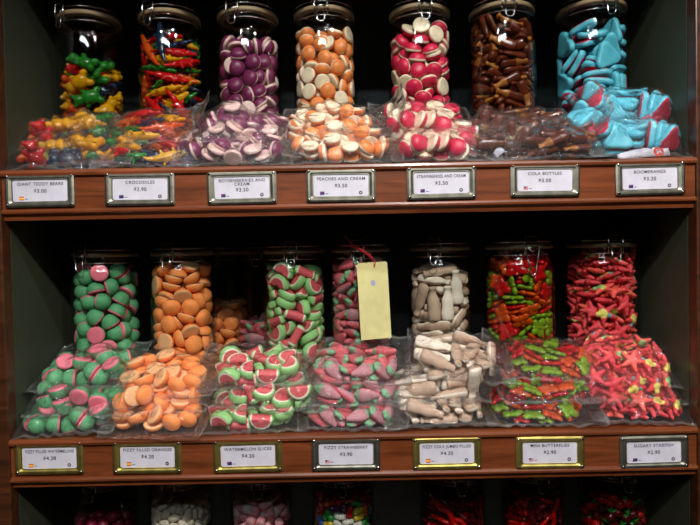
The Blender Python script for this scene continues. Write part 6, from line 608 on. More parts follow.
1,87,240,1694,52,57,-51,-39,0,260,-33,1718,53,6,32,78,1,-330,344,1630,8,-55,57,61,0,-141,-286,1665,92,33,-16,-10,0,251,223,1739,22,51,83,3,1,-310,113,1711,52,2,9,85,0,236,-380,1745,2,-12,45,89,1,443,-173,1744,41,32,-45,-72,1,-121,469,1788,60,60,-34,40,0,-348,-244,1844,2,95,14,-28,0,274,391,1937,79,-51,27,-21,1,-70,92,1782,9,92,-18,34,1,318,-268,1877,10,86,-44,26,0,102,-466,1943,10,-24,54,80,0,413,176,1940,80,22,-36,42,1,-480,85,1844,12,-70,-70,1,1,-153,300,1723,12,15,-34,-92,0,-93,-254,1892,16,46,-11,-86,1,464,111,1725,49,35,73,33,0,176,261,1853,67,18,44,57,
1,-142,-96,1903,58,70,17,38,0,43,-343,1884,72,-41,-55,-15,1,-33,19,2205,27,-68,34,59,0,-256,-327,2033,12,24,-92,29,1,445,-144,1957,50,63,54,25,0,-249,358,1862,5,-99,0,-14,0,-177,-444,1950,60,74,-28,12,1,324,11,1844,28,13,42,86,1,392,60,2055,61,-70,-39,-2,0,-30,262,1956,53,-44,48,-55,1,-298,-365,2197,93,-16,18,-27,0,0,478,1988,16,-7,-80,-58,1,-272,-25,1884,95,0,17,25,0,112,-128,1965,92,-34,18,-8,1,-396,-138,2014,45,88,-11,13,0,216,-232,2054,28,-3,-84,-47,1,-132,402,2161,9,5,87,48,0,430,-40,2142,25,83,34,36,1,-172,351,2030,61,-2,18,77,0,-148,-258,2227,61,61,-37,-35,
1,135,105,2010,3,3,14,99,0,-297,251,1967,45,2,-4,89,0,257,-363,2082,6,0,-51,-86,1,-80,-281,2105,15,-63,-76,8,0,423,217,2252,30,-37,-74,47,1,-447,180,2176,49,-64,-9,58,1,269,238,2075,41,-20,27,85,0,-203,31,2022,56,67,44,20,1,15,-250,2221,54,62,-14,-55,0,-401,54,2019,7,-36,62,69,1,-14,-483,2172,76,65,2,-4,0,17,273,2095,32,21,-26,-89,1,222,412,2101,77,58,-3,-28,0,-486,-68,2226,52,-36,-74,-24,0,274,-287,2213,95,16,27,7,1,208,233,2228,49,59,-54,-35,1,-278,-28,2210,40,72,47,32,0,372,-312,2318,79,45,33,25,1,-217,183,2159,76,64,-13,0,0,25,195,2265,43,18,71,52,
1,95,-42,2164,46,67,44,37,0,291,10,2162,58,67,22,41,0,-377,299,2221,52,13,-75,-40,1,-248,-416,2319,9,23,76,60,1,408,-17,2323,32,71,49,39,0,119,474,2275,30,90,-12,28,1,-396,-158,2304,46,76,18,43,0,-161,350,2306,84,47,-5,25,0,309,235,2350,50,32,55,59,1,-385,120,2351,11,1,-72,-68]),
    ('T1a', 'bear', [3,-453,210,120,8,-56,-82,-5,5,232,-309,104,70,-20,-19,-66,0,658,-17,165,2,-65,6,76,6,-349,-9,154,86,33,14,37,1,-33,76,115,92,0,39,-4,2,426,65,160,79,5,61,-3,4,-321,-316,175,46,57,51,-46,4,209,103,138,87,4,49,-6,5,139,-229,311,79,3,4,61,1,-605,-163,216,27,22,59,73,0,-146,319,354,26,67,67,-18]),
    ('T1b', 'bear', [3,-587,-4,122,11,-2,-99,0,4,119,-256,151,18,-66,70,19,2,505,-72,115,18,4,-23,-96,1,-350,-303,222,15,13,-66,-73,0,-326,183,109,2,30,-4,95,6,375,240,175,22,74,64,-3,5,-158,-24,286,55,0,-9,-83,6,-27,193,100,3,13,-4,99,0,219,94,323,7,-91,-40,-13]),
    ('T2a', 'croc', [4,85,-213,74,100,-6,-5,6,3,-54,267,73,99,8,3,-7,2,421,-279,138,86,46,12,20,5,153,69,117,93,25,7,-27,1,-255,-288,124,97,17,-17,-8,0,201,323,155,89,-40,20,2,4,-245,-4,74,99,-7,-4,-15,1,-290,143,169,70,68,-20,-6,0,-434,-235,210,92,-13,-18,-33,3,405,10,183,96,-16,20,-13,2,-368,11,209,90,34,-11,-23,5,419,241,227,96,-9,26,-12]),
    ('T2b', 'croc', [0,-36,-208,73,99,5,-3,13,3,-112,228,72,100,5,3,-8,2,72,-347,158,72,-69,3,7,5,435,-80,130,93,-6,15,33,1,-238,-124,149,98,-9,-13,-15,4,67,55,131,95,28,-8,5,5,-329,86,189,98,-9,-12,-9,2,407,231,96,97,-22,3,-11,1,-491,-170,159,87,28,-27,-29,0,-85,296,199,96,-28,-1,0]),
    ('T3a', 'boysen', [0,-367,-238,64,80,0,0,60,0,-33,-59,64,40,0,0,-92,0,291,-146,107,2,77,62,-18,0,-326,-13,134,4,44,77,-46,0,226,139,64,93,0,0,37,0,573,174,93,2,2,100,-1,0,-196,-287,153,13,45,1,89,0,99,33,226,2,83,-56,4,0,470,-288,147,34,77,4,53,0,-378,355,159,61,47,44,-46,0,-66,250,64,24,0,0,97,0,106,307,226,4,56,55,-61,0,-581,160,93,0,-78,63,3,0,195,-327,151,23,-18,-72,63,0,656,-115,158,76,18,-56,-25,0,-277,106,168,79,-46,-1,-40,0,-349,293,344,34,22,-29,87,0,582,199,217,28,-2,1,96,0,-602,-76,146,54,77,18,-28,0,-167,-92,316,20,-50,-84,8,
0,391,-42,217,9,98,13,-13,0,-586,115,246,5,-76,-65,2,0,-126,273,274,38,63,63,25,0,311,318,164,38,-58,-21,-69,0,-588,-245,233,54,53,-50,42,0,4,-298,213,65,37,-57,-35]),
    ('T3b', 'boysen', [0,-457,-243,115,20,78,-57,-18,0,131,-160,64,37,0,0,-93,0,419,-245,100,7,95,28,10,0,-408,65,94,0,66,-75,2,0,-166,257,94,2,-1,100,2,0,550,11,64,99,0,0,-16,0,-338,-262,229,24,-21,-94,14,0,-178,-126,64,57,0,0,82,0,661,-194,184,74,12,64,-16,0,-662,150,138,34,-57,-62,41,0,-458,317,159,55,54,-35,54,0,267,23,142,45,74,-42,-26,0,-683,-133,161,42,-54,24,-69,0,2,25,153,59,-27,37,67,0,282,-258,227,2,-90,42,-9,0,-438,50,218,93,-2,-1,37,0,130,259,140,50,-10,34,-79,0,397,269,120,25,-11,-93,-23,0,-218,-146,279,3,-27,-8,-96,0,-53,-336,159,40,-35,-55,-64,
0,375,61,267,17,30,18,92,0,-346,230,365,10,-16,98,1,0,-180,229,217,100,2,-2,-2,0,616,170,194,23,27,-91,23]),
    ('T4a', 'peach', [0,-132,-143,114,33,-94,8,-6,0,120,-253,60,77,0,0,64,0,202,40,60,66,0,0,-75,0,-360,-11,60,57,0,0,-82,0,58,254,99,8,-52,84,-15,0,522,165,60,8,0,0,-100,0,-571,-199,87,0,90,-43,-3,0,-31,21,132,52,-74,42,-10,0,652,-70,142,60,-25,76,-3,0,-516,268,104,16,5,-97,-16,0,-237,292,103,21,22,-95,-9,0,299,295,131,10,77,-37,-52,0,-144,-306,131,84,25,-23,43,0,101,-293,231,3,6,-100,-3,0,351,-284,114,30,42,-84,-13,0,-474,148,213,18,-92,-30,19,0,-140,299,219,3,94,-22,-27,0,481,270,215,15,78,-59,16,0,-351,-284,147,32,-66,-34,59,0,381,-290,239,76,-21,26,-55,
0,422,-41,146,46,-70,33,44,0,-631,67,136,30,81,10,-49,0,47,303,274,8,86,-44,-23,0,287,132,280,71,14,-40,56,0,-569,-228,231,1,0,-100,0,0,-197,-145,310,2,5,100,1,0,570,-216,152,79,26,-54,-14,0,-293,66,231,74,-7,25,-62]),
    ('T4b', 'peach', [0,-642,93,112,28,33,-89,13,0,47,228,60,94,0,0,35,0,316,-287,120,6,54,76,-36,0,-406,249,88,0,-91,42,-2,0,337,281,113,6,-64,69,33,0,360,-5,60,92,0,0,-38,0,-463,-203,60,84,0,0,54,0,-1,-230,60,97,0,0,22,0,592,-203,94,10,83,-54,6,0,-380,263,205,100,-1,-2,-1,0,-182,261,138,2,-83,3,-56,0,618,217,127,48,-87,6,-9,0,-219,-271,135,25,-59,59,-49,0,177,-22,130,53,-27,-20,78,0,625,-131,224,6,63,77,-7,0,-627,187,259,4,-73,-44,52,0,-135,-12,155,65,34,-54,-41,0,633,43,132,43,-67,55,24,0,-360,-27,124,36,6,28,89,0,48,-269,228,4,-45,-89,-3,
0,358,-97,230,61,-4,33,-72,0,-340,-12,277,17,11,23,95,0,66,282,208,44,4,19,88,0,360,183,226,4,35,-90,-25,0,-625,-180,150,86,-2,-50,-9,0,-10,7,187,17,75,21,61]),
    ('T5a', 'straw', [0,-309,-273,94,0,-97,23,2,0,-10,-238,64,77,0,0,63,0,297,-21,64,100,0,0,-2,0,-496,-12,100,1,-41,90,11,0,-203,-11,143,48,62,-60,-16,0,279,276,94,0,75,-66,2,0,-489,-91,241,8,-88,45,11,0,3,-284,296,33,67,54,40,0,292,-272,131,25,-88,-29,-30,0,-343,239,64,50,0,0,87,0,-116,284,213,8,4,-1,-100,0,545,-143,118,86,7,21,-46,0,-613,-243,149,15,-45,-67,57,0,-173,-287,292,12,83,15,52,0,219,-314,232,86,38,-7,-33,0,-409,234,244,5,21,98,-2,0,-37,277,95,0,100,-7,4,0,493,255,233,17,3,-4,-98,0,-412,-288,302,92,26,27,-10,0,34,39,146,31,64,-55,43,
0,326,-9,246,0,-67,-74,0,0,-628,223,145,1,-74,35,57,0,191,282,245,1,-61,79,0,0,557,165,86,87,-4,-8,49]),
    ('T5b', 'straw', [0,-607,-120,94,2,8,-100,-1,0,213,-254,101,7,15,98,-9,0,491,-145,64,23,0,0,-97,0,-359,244,122,29,31,89,16,0,-73,306,142,36,-51,68,39,0,500,179,64,67,0,0,74,0,-341,-257,122,24,-41,85,-24,0,-91,-217,64,32,0,0,-95,0,440,-40,210,22,10,-6,-97,0,-324,12,147,55,72,42,-12,0,-19,85,120,11,20,93,27,0,540,218,251,18,72,-67,6,0,-416,-253,262,24,-44,82,-28,0,162,-126,234,13,-17,98,-2,0,691,6,173,48,49,-35,-64,0,-531,197,139,65,-20,-27,69,0,201,127,141,47,-4,85,23,0,244,317,162,60,-57,47,30,0,-618,-148,272,22,-15,96,-13,0,-69,-252,277,31,17,91,20,
0,560,-255,216,68,44,-11,57,0,-641,162,244,31,34,-7,-88]),
    ('T6a', 'cola', [0,-306,-227,44,23,1,-3,-97,1,62,-260,71,0,98,20,-2,1,493,-22,48,30,7,-9,-95,0,-275,167,73,13,61,77,13,0,-97,160,44,77,-2,3,-63,1,320,126,72,9,83,55,-1,1,-621,-33,70,3,-67,-74,5,0,-66,-203,154,98,0,3,-19,1,456,-251,47,97,-11,-2,22,0,-430,149,121,22,88,-42,3,1,117,70,90,46,69,51,23,0,479,147,121,46,-7,-3,-89,0,-429,-142,102,72,-18,4,66,1,-170,-356,159,6,14,25,-96,0,491,-131,139,13,-2,7,-99,1,-165,199,162,70,1,-1,-72,1,27,186,129,2,-79,-57,25,0,351,356,154,51,-85,-7,-15,1,-516,-9,172,94,-18,-1,-28,0,-32,-92,293,2,99,10,-3,
1,185,-165,228,14,77,62,-7,0,-349,204,197,8,58,76,-27,1,79,79,255,92,-34,16,15,0,475,273,267,1,-15,-93,-32,0,-524,-133,240,1,-25,-40,88,1,30,-180,357,4,-9,4,-99,0,391,-336,189,0,12,-98,13,1,-607,153,266,18,56,-80,10,0,178,283,196,24,-95,21,0,1,511,34,227,4,-2,-1,-100,0,-669,-125,344,47,50,24,-68,1,-263,-310,304,72,-66,-7,17,0,504,-227,279,42,89,18,-3,1,-462,357,289,61,70,32,-18,0,138,234,306,19,-1,98,6,1,491,159,329,14,-5,99,3,1,-520,-244,318,34,33,43,-77,0,-15,-360,331,11,17,22,-95,0,508,-105,295,57,81,8,0,1,-297,190,303,97,-23,2,1,
0,-67,359,328,25,96,-2,8,1,378,6,356,1,100,-5,-2]),
    ('T6b', 'cola', [0,-496,-106,73,10,-99,-12,7,1,42,-139,70,5,73,68,2,1,400,-125,70,3,75,-66,-5,0,-474,76,72,18,98,3,-1,1,-48,254,44,12,1,4,-99,0,617,-58,43,77,-4,-1,64,0,-498,-271,120,97,-10,21,-10,1,221,-144,72,2,-71,-70,9,0,516,-261,184,23,96,15,7,1,-335,349,88,82,57,5,4,1,-60,113,105,42,11,15,-89,0,523,94,139,21,-4,-1,-98,0,-236,-143,91,53,11,-4,84,1,75,-261,161,22,3,-3,-97,0,535,-87,179,5,-13,98,-11,1,-514,183,151,6,-100,-3,5,1,-142,43,180,52,1,-19,83,0,375,210,78,2,13,-99,-5,0,-473,-112,186,10,93,-33,-9,1,11,-142,259,4,-7,-5,100,
0,477,-183,261,96,-3,-1,28,1,-534,135,236,3,6,5,100,1,114,117,248,26,18,-77,-55,0,448,191,193,17,16,-31,-92,0,-467,-42,289,15,-15,-97,12,1,-32,-270,285,13,-13,-39,90,0,670,-132,375,9,62,-63,-45,1,-505,272,283,15,-13,-14,-97,0,218,23,352,93,23,7,-26,1,532,40,243,21,2,8,-97,0,-356,-270,278,46,-86,22,-3,1,-110,-110,352,99,-9,-2,6,1,223,45,235,41,12,26,-87,0,-337,322,350,97,-13,16,11,0,-46,266,245,4,30,-3,-95,1,286,367,180,68,73,4,-6,1,-381,-331,331,85,51,-12,-3,0,335,-221,377,6,2,-6,100,0,516,137,341,69,-15,-3,71,1,-148,172,326,48,18,4,-86]),
    ('T7a', 'tri', [0,-332,-219,80,0,-98,-17,2,0,130,-208,82,2,34,94,-1,0,483,-131,58,17,0,0,-99,0,-509,-72,148,89,-24,-18,34,0,-72,105,82,3,-18,98,0,0,519,119,129,68,-18,-17,-69,0,-55,-182,188,70,-2,0,71,0,178,-210,314,23,-49,43,-72,0,451,-353,304,67,-68,-28,-7,0,-478,335,177,70,64,-9,30,0,183,255,133,22,-24,-11,-94,0,488,204,267,3,6,97,-23,0,-397,-269,282,27,9,-41,87,0,-77,-140,322,74,-6,3,67,0,495,-111,288,10,19,-37,90,0,-559,187,327,74,47,-39,28,0,-153,180,192,27,-4,-3,96,0,273,263,329,93,-19,-13,-27,0,-620,-76,357,3,-85,25,-46,0,-81,179,364,67,-11,-12,-73]),
    ('T7b', 'tri', [0,-392,-183,93,99,-10,-10,2,0,-47,-176,62,86,-3,4,50,0,400,-206,58,76,-3,-3,-65,0,-465,146,106,95,-17,-9,-23,0,-37,155,155,12,97,11,-20,0,494,227,163,12,20,-44,87,0,-557,-163,287,3,-97,-3,-25,0,-177,-170,227,11,-15,-8,-98,0,261,-234,190,25,-6,1,97,0,-327,309,299,74,-62,-22,-15,0,135,243,196,6,-66,-68,31,0,564,96,205,52,10,41,-74,0,-602,-40,402,81,-11,-23,53,0,-128,-93,344,26,-12,-5,-96,0,203,-237,321,25,-8,1,96,0,-521,201,360,46,61,30,-57,0,156,230,329,62,9,30,72,0,608,-48,273,30,-42,-80,-29]),
    ('M1a', 'melondome', [0,-454,-274,153,6,59,-49,64,0,37,-214,90,69,0,0,-73,0,519,-39,90,98,0,0,21,0,-296,287,150,28,-78,27,-50,0,3,308,169,29,-21,58,73,0,311,306,158,17,17,-71,67,0,-599,119,149,23,71,46,-49,0,244,-280,289,87,-13,-44,15,0,361,-284,147,46,20,86,5,0,-100,69,142,19,-17,-95,-18,0,211,20,143,21,-46,-85,15,0,373,19,323,41,87,18,21,0,-597,-169,167,9,-51,40,76,0,-171,-297,170,58,-23,-55,55,0,589,-195,317,3,-96,-26,-13,0,-520,260,218,82,-51,17,-19,0,183,178,385,3,93,36,-3,0,595,230,179,21,-38,-52,73,0,-366,-6,304,16,31,-90,-26,0,-31,-68,324,0,40,87,-29]),
    ('M1b', 'melondome', [0,-602,-189,147,28,76,-50,31,0,-11,-183,90,81,0,0,58,0,443,-44,90,6,0,0,-100,0,-453,293,166,14,22,-61,75,0,-45,91,152,59,80,7,-12,0,656,139,169,79,23,-55,-16,0,-628,-28,326,69,33,-29,58,0,221,-22,171,23,-55,-16,79,0,624,-177,170,79,33,50,-12,0,-628,135,153,39,-13,-75,51,0,-104,277,169,33,-31,-52,-73,0,393,253,148,6,-88,0,-48,0,-352,-170,334,11,99,-11,7,0,-297,-261,138,12,40,91,-8,0,334,-304,166,27,-17,-63,-71,0,-289,53,153,56,59,-51,-28,0,68,-329,326,62,-62,34,34,0,183,262,257,6,-98,-20,-2]),
    ('M2a', 'orange', [0,-541,-205,84,1,-9,-100,2,0,-21,-266,84,1,82,-58,-3,0,259,-59,97,15,-35,92,0,0,-249,-7,84,2,-59,80,2,0,32,189,93,9,39,91,-8,0,369,256,84,3,-22,97,0,0,-252,-302,239,37,76,54,2,0,-171,27,234,0,79,-62,0,0,584,-16,93,1,-81,58,-12,0,-249,280,169,43,-10,74,-51,0,33,283,210,81,-12,2,57,0,379,261,219,67,2,-1,-74,0,-553,-211,233,2,100,-4,1,0,167,-50,236,9,38,89,23,0,546,-260,163,45,47,-63,42,0,-452,336,179,63,45,47,-43,0,-47,271,367,4,100,4,8,0,577,-9,229,98,-5,-11,-17,0,-559,106,145,74,-29,4,60,0,53,-269,275,9,70,61,36,
0,300,-341,169,60,53,-53,29,0,-576,134,316,17,64,75,0]),
    ('M2b', 'orange', [0,-535,-58,69,99,0,0,15,0,-38,-207,69,95,0,0,30,0,425,-234,92,5,87,48,-11,0,-379,230,83,2,-90,-44,-2,0,-36,238,84,1,92,-38,-3,0,535,83,69,82,0,0,57,0,-501,42,294,1,-11,-28,95,0,144,-238,167,90,2,43,7,0,683,-162,186,13,-64,25,-71,0,-393,217,217,59,2,2,-81,0,-46,237,219,18,-3,1,-98,0,211,45,135,41,51,-75,-8,0,-535,-241,174,43,30,-36,77,0,-217,-51,137,8,-22,14,96,0,444,-97,217,7,99,-4,-8,0,-673,202,165,53,-68,-36,36,0,187,261,263,30,-42,-5,-86,0,448,245,164,76,-40,-2,51,0,-332,-251,296,42,-25,-81,-31,0,-120,-277,317,11,57,-29,76]),
    ('M3a', 'slice', [0,-259,41,79,94,0,0,34,0,26,-97,104,58,-58,41,-41,0,357,-150,79,0,37,93,0,0,-464,185,79,0,33,-94,0,0,-96,347,146,70,68,-8,20,0,453,222,79,0,-99,-13,0,0,-166,-222,233,73,0,0,-68,0,-180,-274,79,0,-100,6,0,0,535,-38,79,37,0,0,93,0,-329,122,233,6,0,0,100,0,51,159,148,2,-24,-55,-80,0,260,317,184,26,5,95,-17,0,-560,-66,143,76,58,-23,-20,0,188,-360,168,5,-4,-69,-72,0,599,-204,233,85,2,1,52,0,-522,304,252,59,-78,-18,9,0,281,-100,233,82,0,0,-57,0,506,70,233,0,89,46,0,0,-500,-297,215,68,-69,2,-25]),
    ('M3b', 'slice', [0,-120,-158,79,0,91,-41,0,0,195,-233,79,0,35,94,0,0,314,-66,79,35,0,0,94,0,-333,184,104,68,-68,20,-20,0,83,143,104,71,-71,-4,4,0,510,184,79,0,-100,2,0,0,-588,-191,97,4,-41,-91,9,0,-41,-257,246,91,13,9,39,0,577,-129,78,70,0,0,72,0,-496,77,79,96,0,0,-29,0,232,320,150,15,-19,71,66,0,432,133,233,87,0,0,48,0,-321,-202,144,17,40,58,69,0,-204,62,259,92,31,10,21,0,555,-230,295,1,10,-81,-58,0,-594,137,233,82,0,0,-57,0,-124,325,192,21,13,66,-71]),
    ('M4a', 'berry', [0,-537,-123,105,43,-89,11,13,0,-175,111,80,90,11,-5,-42,0,376,-223,81,6,-83,-54,13,0,-455,301,78,13,-97,-21,3,0,70,90,77,0,43,90,0,0,362,126,77,0,-17,-98,0,0,-180,-217,77,0,83,-56,-1,0,118,-249,78,2,92,38,-4,0,534,-73,145,85,-5,35,-40,0,-519,56,87,22,-97,9,7,0,-65,359,110,82,55,11,-12,0,374,303,147,3,22,-69,69,0,-488,-290,120,5,19,-27,94,0,160,-341,224,1,-17,95,25,0,667,-155,206,45,-65,-51,34,0,-265,49,201,25,-28,-38,84,0,141,370,227,55,69,33,-33,0,653,131,102,65,38,-26,-61,0,-346,-344,221,33,-82,29,37,0,-97,-251,212,89,4,21,39,
0,269,-44,189,91,-4,-5,40,0,-311,284,231,91,32,-4,-28,0,47,220,210,86,-31,27,29,0,528,174,265,70,70,-11,1,0,-380,-101,223,29,87,-33,-21,0,2,-14,247,41,-13,7,90,0,480,-304,197,11,-87,0,48,0,-536,178,246,13,31,88,-34]),
    ('M4b', 'berry', [0,-502,-256,77,10,1,7,99,0,-224,-286,158,32,-1,-93,18,0,382,-245,78,7,97,22,1,0,-257,224,77,91,0,0,41,0,24,184,78,3,-77,63,3,0,488,-27,111,51,79,35,0,0,-544,29,80,37,-10,-5,92,0,-229,-25,109,53,74,39,14,0,688,-107,109,64,-42,-31,57,0,-493,297,113,3,21,-69,-69,0,-143,294,215,2,-5,98,-16,0,302,217,79,10,-92,39,-4,0,-567,-126,202,98,15,-4,-12,0,33,-157,95,97,4,-13,-23,0,519,-218,225,36,-81,-45,14,0,-664,146,197,28,-48,82,-11,0,259,17,138,6,91,31,28,0,603,139,162,21,33,79,-47,0,-533,-302,253,55,-80,24,3,0,116,-338,187,63,-77,5,-6,
0,229,-131,251,42,-80,43,-4,0,-334,120,224,22,-96,17,-8,0,167,215,214,86,-5,-3,50,0,454,324,178,16,-33,-68,-64,0,-481,22,316,97,4,7,-22,0,-45,-48,218,68,-11,7,73]),
    ('M5a', 'colafill', [0,-550,-60,91,6,78,-62,-7,0,-85,-315,74,1,1,-5,-100,0,458,-94,76,83,-6,1,55,0,-333,95,92,4,56,83,3,0,-56,117,74,88,5,-1,-48,0,310,304,111,45,89,-4,-4,0,-423,-133,250,13,-99,3,1,0,-328,-321,283,93,34,9,-14,0,627,-10,200,60,-36,54,-47,0,-420,103,253,2,0,100,3,0,228,-108,183,17,69,-70,7,0,445,-103,243,67,-18,2,72,0,-414,13,397,11,-99,10,1,0,13,-84,267,66,-26,16,-68,0,235,-56,321,57,-4,-11,-81,0,-366,313,248,1,12,-45,-88,0,275,359,300,59,79,7,-12]),
    ('M5b', 'colafill', [0,-394,-145,74,0,1,-4,-100,0,185,-314,102,2,8,-38,-92,0,391,-66,91,6,-100,8,1,0,-397,243,80,9,0,14,-99,0,10,78,120,37,57,-57,-46,0,426,171,74,97,5,0,-23,0,-405,61,117,4,-1,61,-79,0,-341,-300,196,3,12,56,-82,0,601,-270,323,38,-57,36,63,0,-456,219,255,9,-15,98,1,0,-460,-105,242,9,1,98,-16,0,463,-125,263,14,-10,64,-75,0,389,284,308,17,-12,36,91,0,53,-18,323,83,-25,9,50,0,458,71,225,21,-1,2,-98]),
    ('M6a', 'butterfly', [3,-304,-253,48,3,66,75,-1,4,85,-260,48,3,63,78,-1,2,403,-82,48,98,1,-3,-20,5,-537,4,48,8,0,-5,-100,1,176,257,47,62,3,0,-79,0,504,205,48,12,0,-3,99,4,-437,-302,151,97,-19,-11,-13,2,-92,-297,134,3,0,8,100,1,214,-292,135,11,98,2,-18,5,-93,53,48,5,99,-13,-1,0,35,277,114,62,9,-8,-77,3,526,222,141,1,-32,-95,-6,2,-594,-71,146,4,73,-68,8,3,-70,-143,176,27,96,-1,2,1,256,-3,124,4,73,68,6,5,-339,195,75,15,56,-81,6,4,-234,267,127,63,-3,17,76,0,584,114,215,4,-41,90,14,1,-392,-110,199,38,-30,-12,-87,4,-90,-11,218,13,62,77,-12,
5,232,-85,217,55,-12,-3,83,2,-517,224,145,81,-41,-26,33,3,-304,351,249,44,89,6,-4,0,338,278,200,63,-24,-6,74,0,-340,-16,232,31,91,-19,-21,4,63,22,290,25,81,-52,3,5,461,-205,144,60,-6,25,-75,3,-631,-3,268,57,19,-33,-72,1,13,297,203,10,-3,99,-4,2,11,288,299,14,79,60,3,4,-267,147,262,18,5,16,97,2,473,-271,224,84,15,23,-46,5,682,-120,148,35,-58,59,-44,0,-623,250,209,59,60,53,4,3,285,122,299,87,5,-14,-47,1,558,25,282,12,-80,-57,-12]),
    ('M6b', 'butterfly', [0,-542,-183,48,97,-3,1,-25,4,78,-19,149,94,27,-18,1,3,496,-200,48,5,98,19,1,5,-396,55,49,3,28,96,0,2,-70,197,48,71,-1,-2,-71,1,523,122,48,73,-1,-3,-68,1,-535,-217,141,4,98,-18,-5,2,168,-234,48,1,100,-1,3,4,537,-179,142,11,63,77,-1,5,-593,88,109,10,99,7,10,0,103,248,122,2,79,60,-16,3,240,45,48,9,-1,3,100,0,-260,-24,136,93,28,22,10,1,-186,-247,56,9,100,-3,0,4,409,-242,204,9,34,-9,-93,3,-322,227,98,24,75,-62,2,2,244,250,178,55,-15,-5,-82,5,372,50,138,29,-2,-10,-95,2,-632,-93,220,65,-13,2,75,0,116,-286,139,8,1,100,-2,
5,219,-280,244,8,3,100,0,3,-538,237,177,16,97,13,12,4,346,17,272,19,53,-82,-10,1,555,195,160,93,-22,3,-29,1,-627,112,275,76,-11,-3,64,5,-87,-256,176,77,10,-17,-61,0,43,-121,285,28,-9,15,94,3,-210,263,163,99,-5,16,3,2,-154,-10,245,7,-56,65,51,4,528,237,248,96,-24,4,-16,4,-364,-259,195,5,20,4,98,1,89,271,261,8,73,-63,26,5,726,-45,185,75,7,-65,-10,3,-206,207,261,86,-9,15,-48]),
    ('M7a', 'star', [1,-425,-229,66,8,78,61,-6,2,-27,-244,67,7,99,6,7,0,337,-130,66,2,-71,-71,-5,2,-428,213,67,7,-72,69,7,0,-148,178,113,13,-24,-3,-96,1,506,158,66,88,3,-5,47,1,-398,-77,178,75,-21,-6,62,2,-172,-230,172,73,-8,-9,-67,0,221,-235,174,1,58,-80,-17,1,-563,101,173,0,-76,64,-15,0,147,211,67,7,-70,-71,7,2,333,220,168,35,1,0,-94,0,-522,-199,264,6,34,92,19,1,-1,14,203,84,2,9,54,2,508,-199,171,35,-42,-83,-8,2,-307,241,258,83,-15,-9,-52,0,268,124,295,13,-38,89,-21,1,556,98,192,7,54,-79,-29,2,-454,-255,393,97,26,0,-1,1,-183,-83,330,53,3,18,-83,
0,230,-232,318,97,7,-4,-22,2,-592,117,310,31,16,-25,-90,1,72,282,241,24,90,-21,30,0,582,114,336,37,-43,-82,3,1,-59,-261,356,22,-80,-49,-26,0,586,-214,285,57,-8,44,-69,1,-316,310,389,62,-16,-37,-67,0,-49,289,345,15,65,-69,29,0,-579,288,409,3,36,-45,-82,1,332,320,385,49,67,-53,16]),
    ('M7b', 'star', [1,-362,-217,67,2,-39,92,-11,2,31,-120,67,11,-97,-23,0,0,506,94,66,76,4,-4,65,0,-220,183,86,46,14,-2,-87,1,100,187,66,78,3,-4,62,2,370,340,182,14,8,-65,74,1,-248,-54,176,70,0,0,72,0,197,-229,151,11,-68,-70,-19,2,420,-177,88,10,3,-15,98,0,-527,108,67,6,84,53,6,1,165,104,177,81,-4,8,-58,2,568,127,186,80,-2,4,-59,1,-570,-47,185,9,-64,-68,-35,0,167,-169,311,96,25,-11,1,2,559,-166,199,24,-31,-89,-24,0,-455,214,190,25,-2,-14,-96,1,314,81,270,7,99,-11,-1,2,588,112,319,22,94,-23,-8,2,-587,-186,229,89,35,-27,12,1,-188,-184,279,20,-55,-78,-22,
0,387,-289,329,74,26,40,-47,1,-186,137,254,10,-56,-82,11,2,-71,122,356,63,-26,2,-73,0,191,171,389,17,3,24,95,0,-364,-302,335,47,-81,-21,-27,1,638,-202,362,41,-25,44,-76,0,-424,238,337,16,17,-24,-94,1,-48,351,254,62,62,-38,30,2,-645,-177,394,73,41,-23,-51,0,-7,-353,309,26,17,60,-74,1,563,206,429,34,51,-77,16,0,-680,179,302,9,72,-21,65]),
]
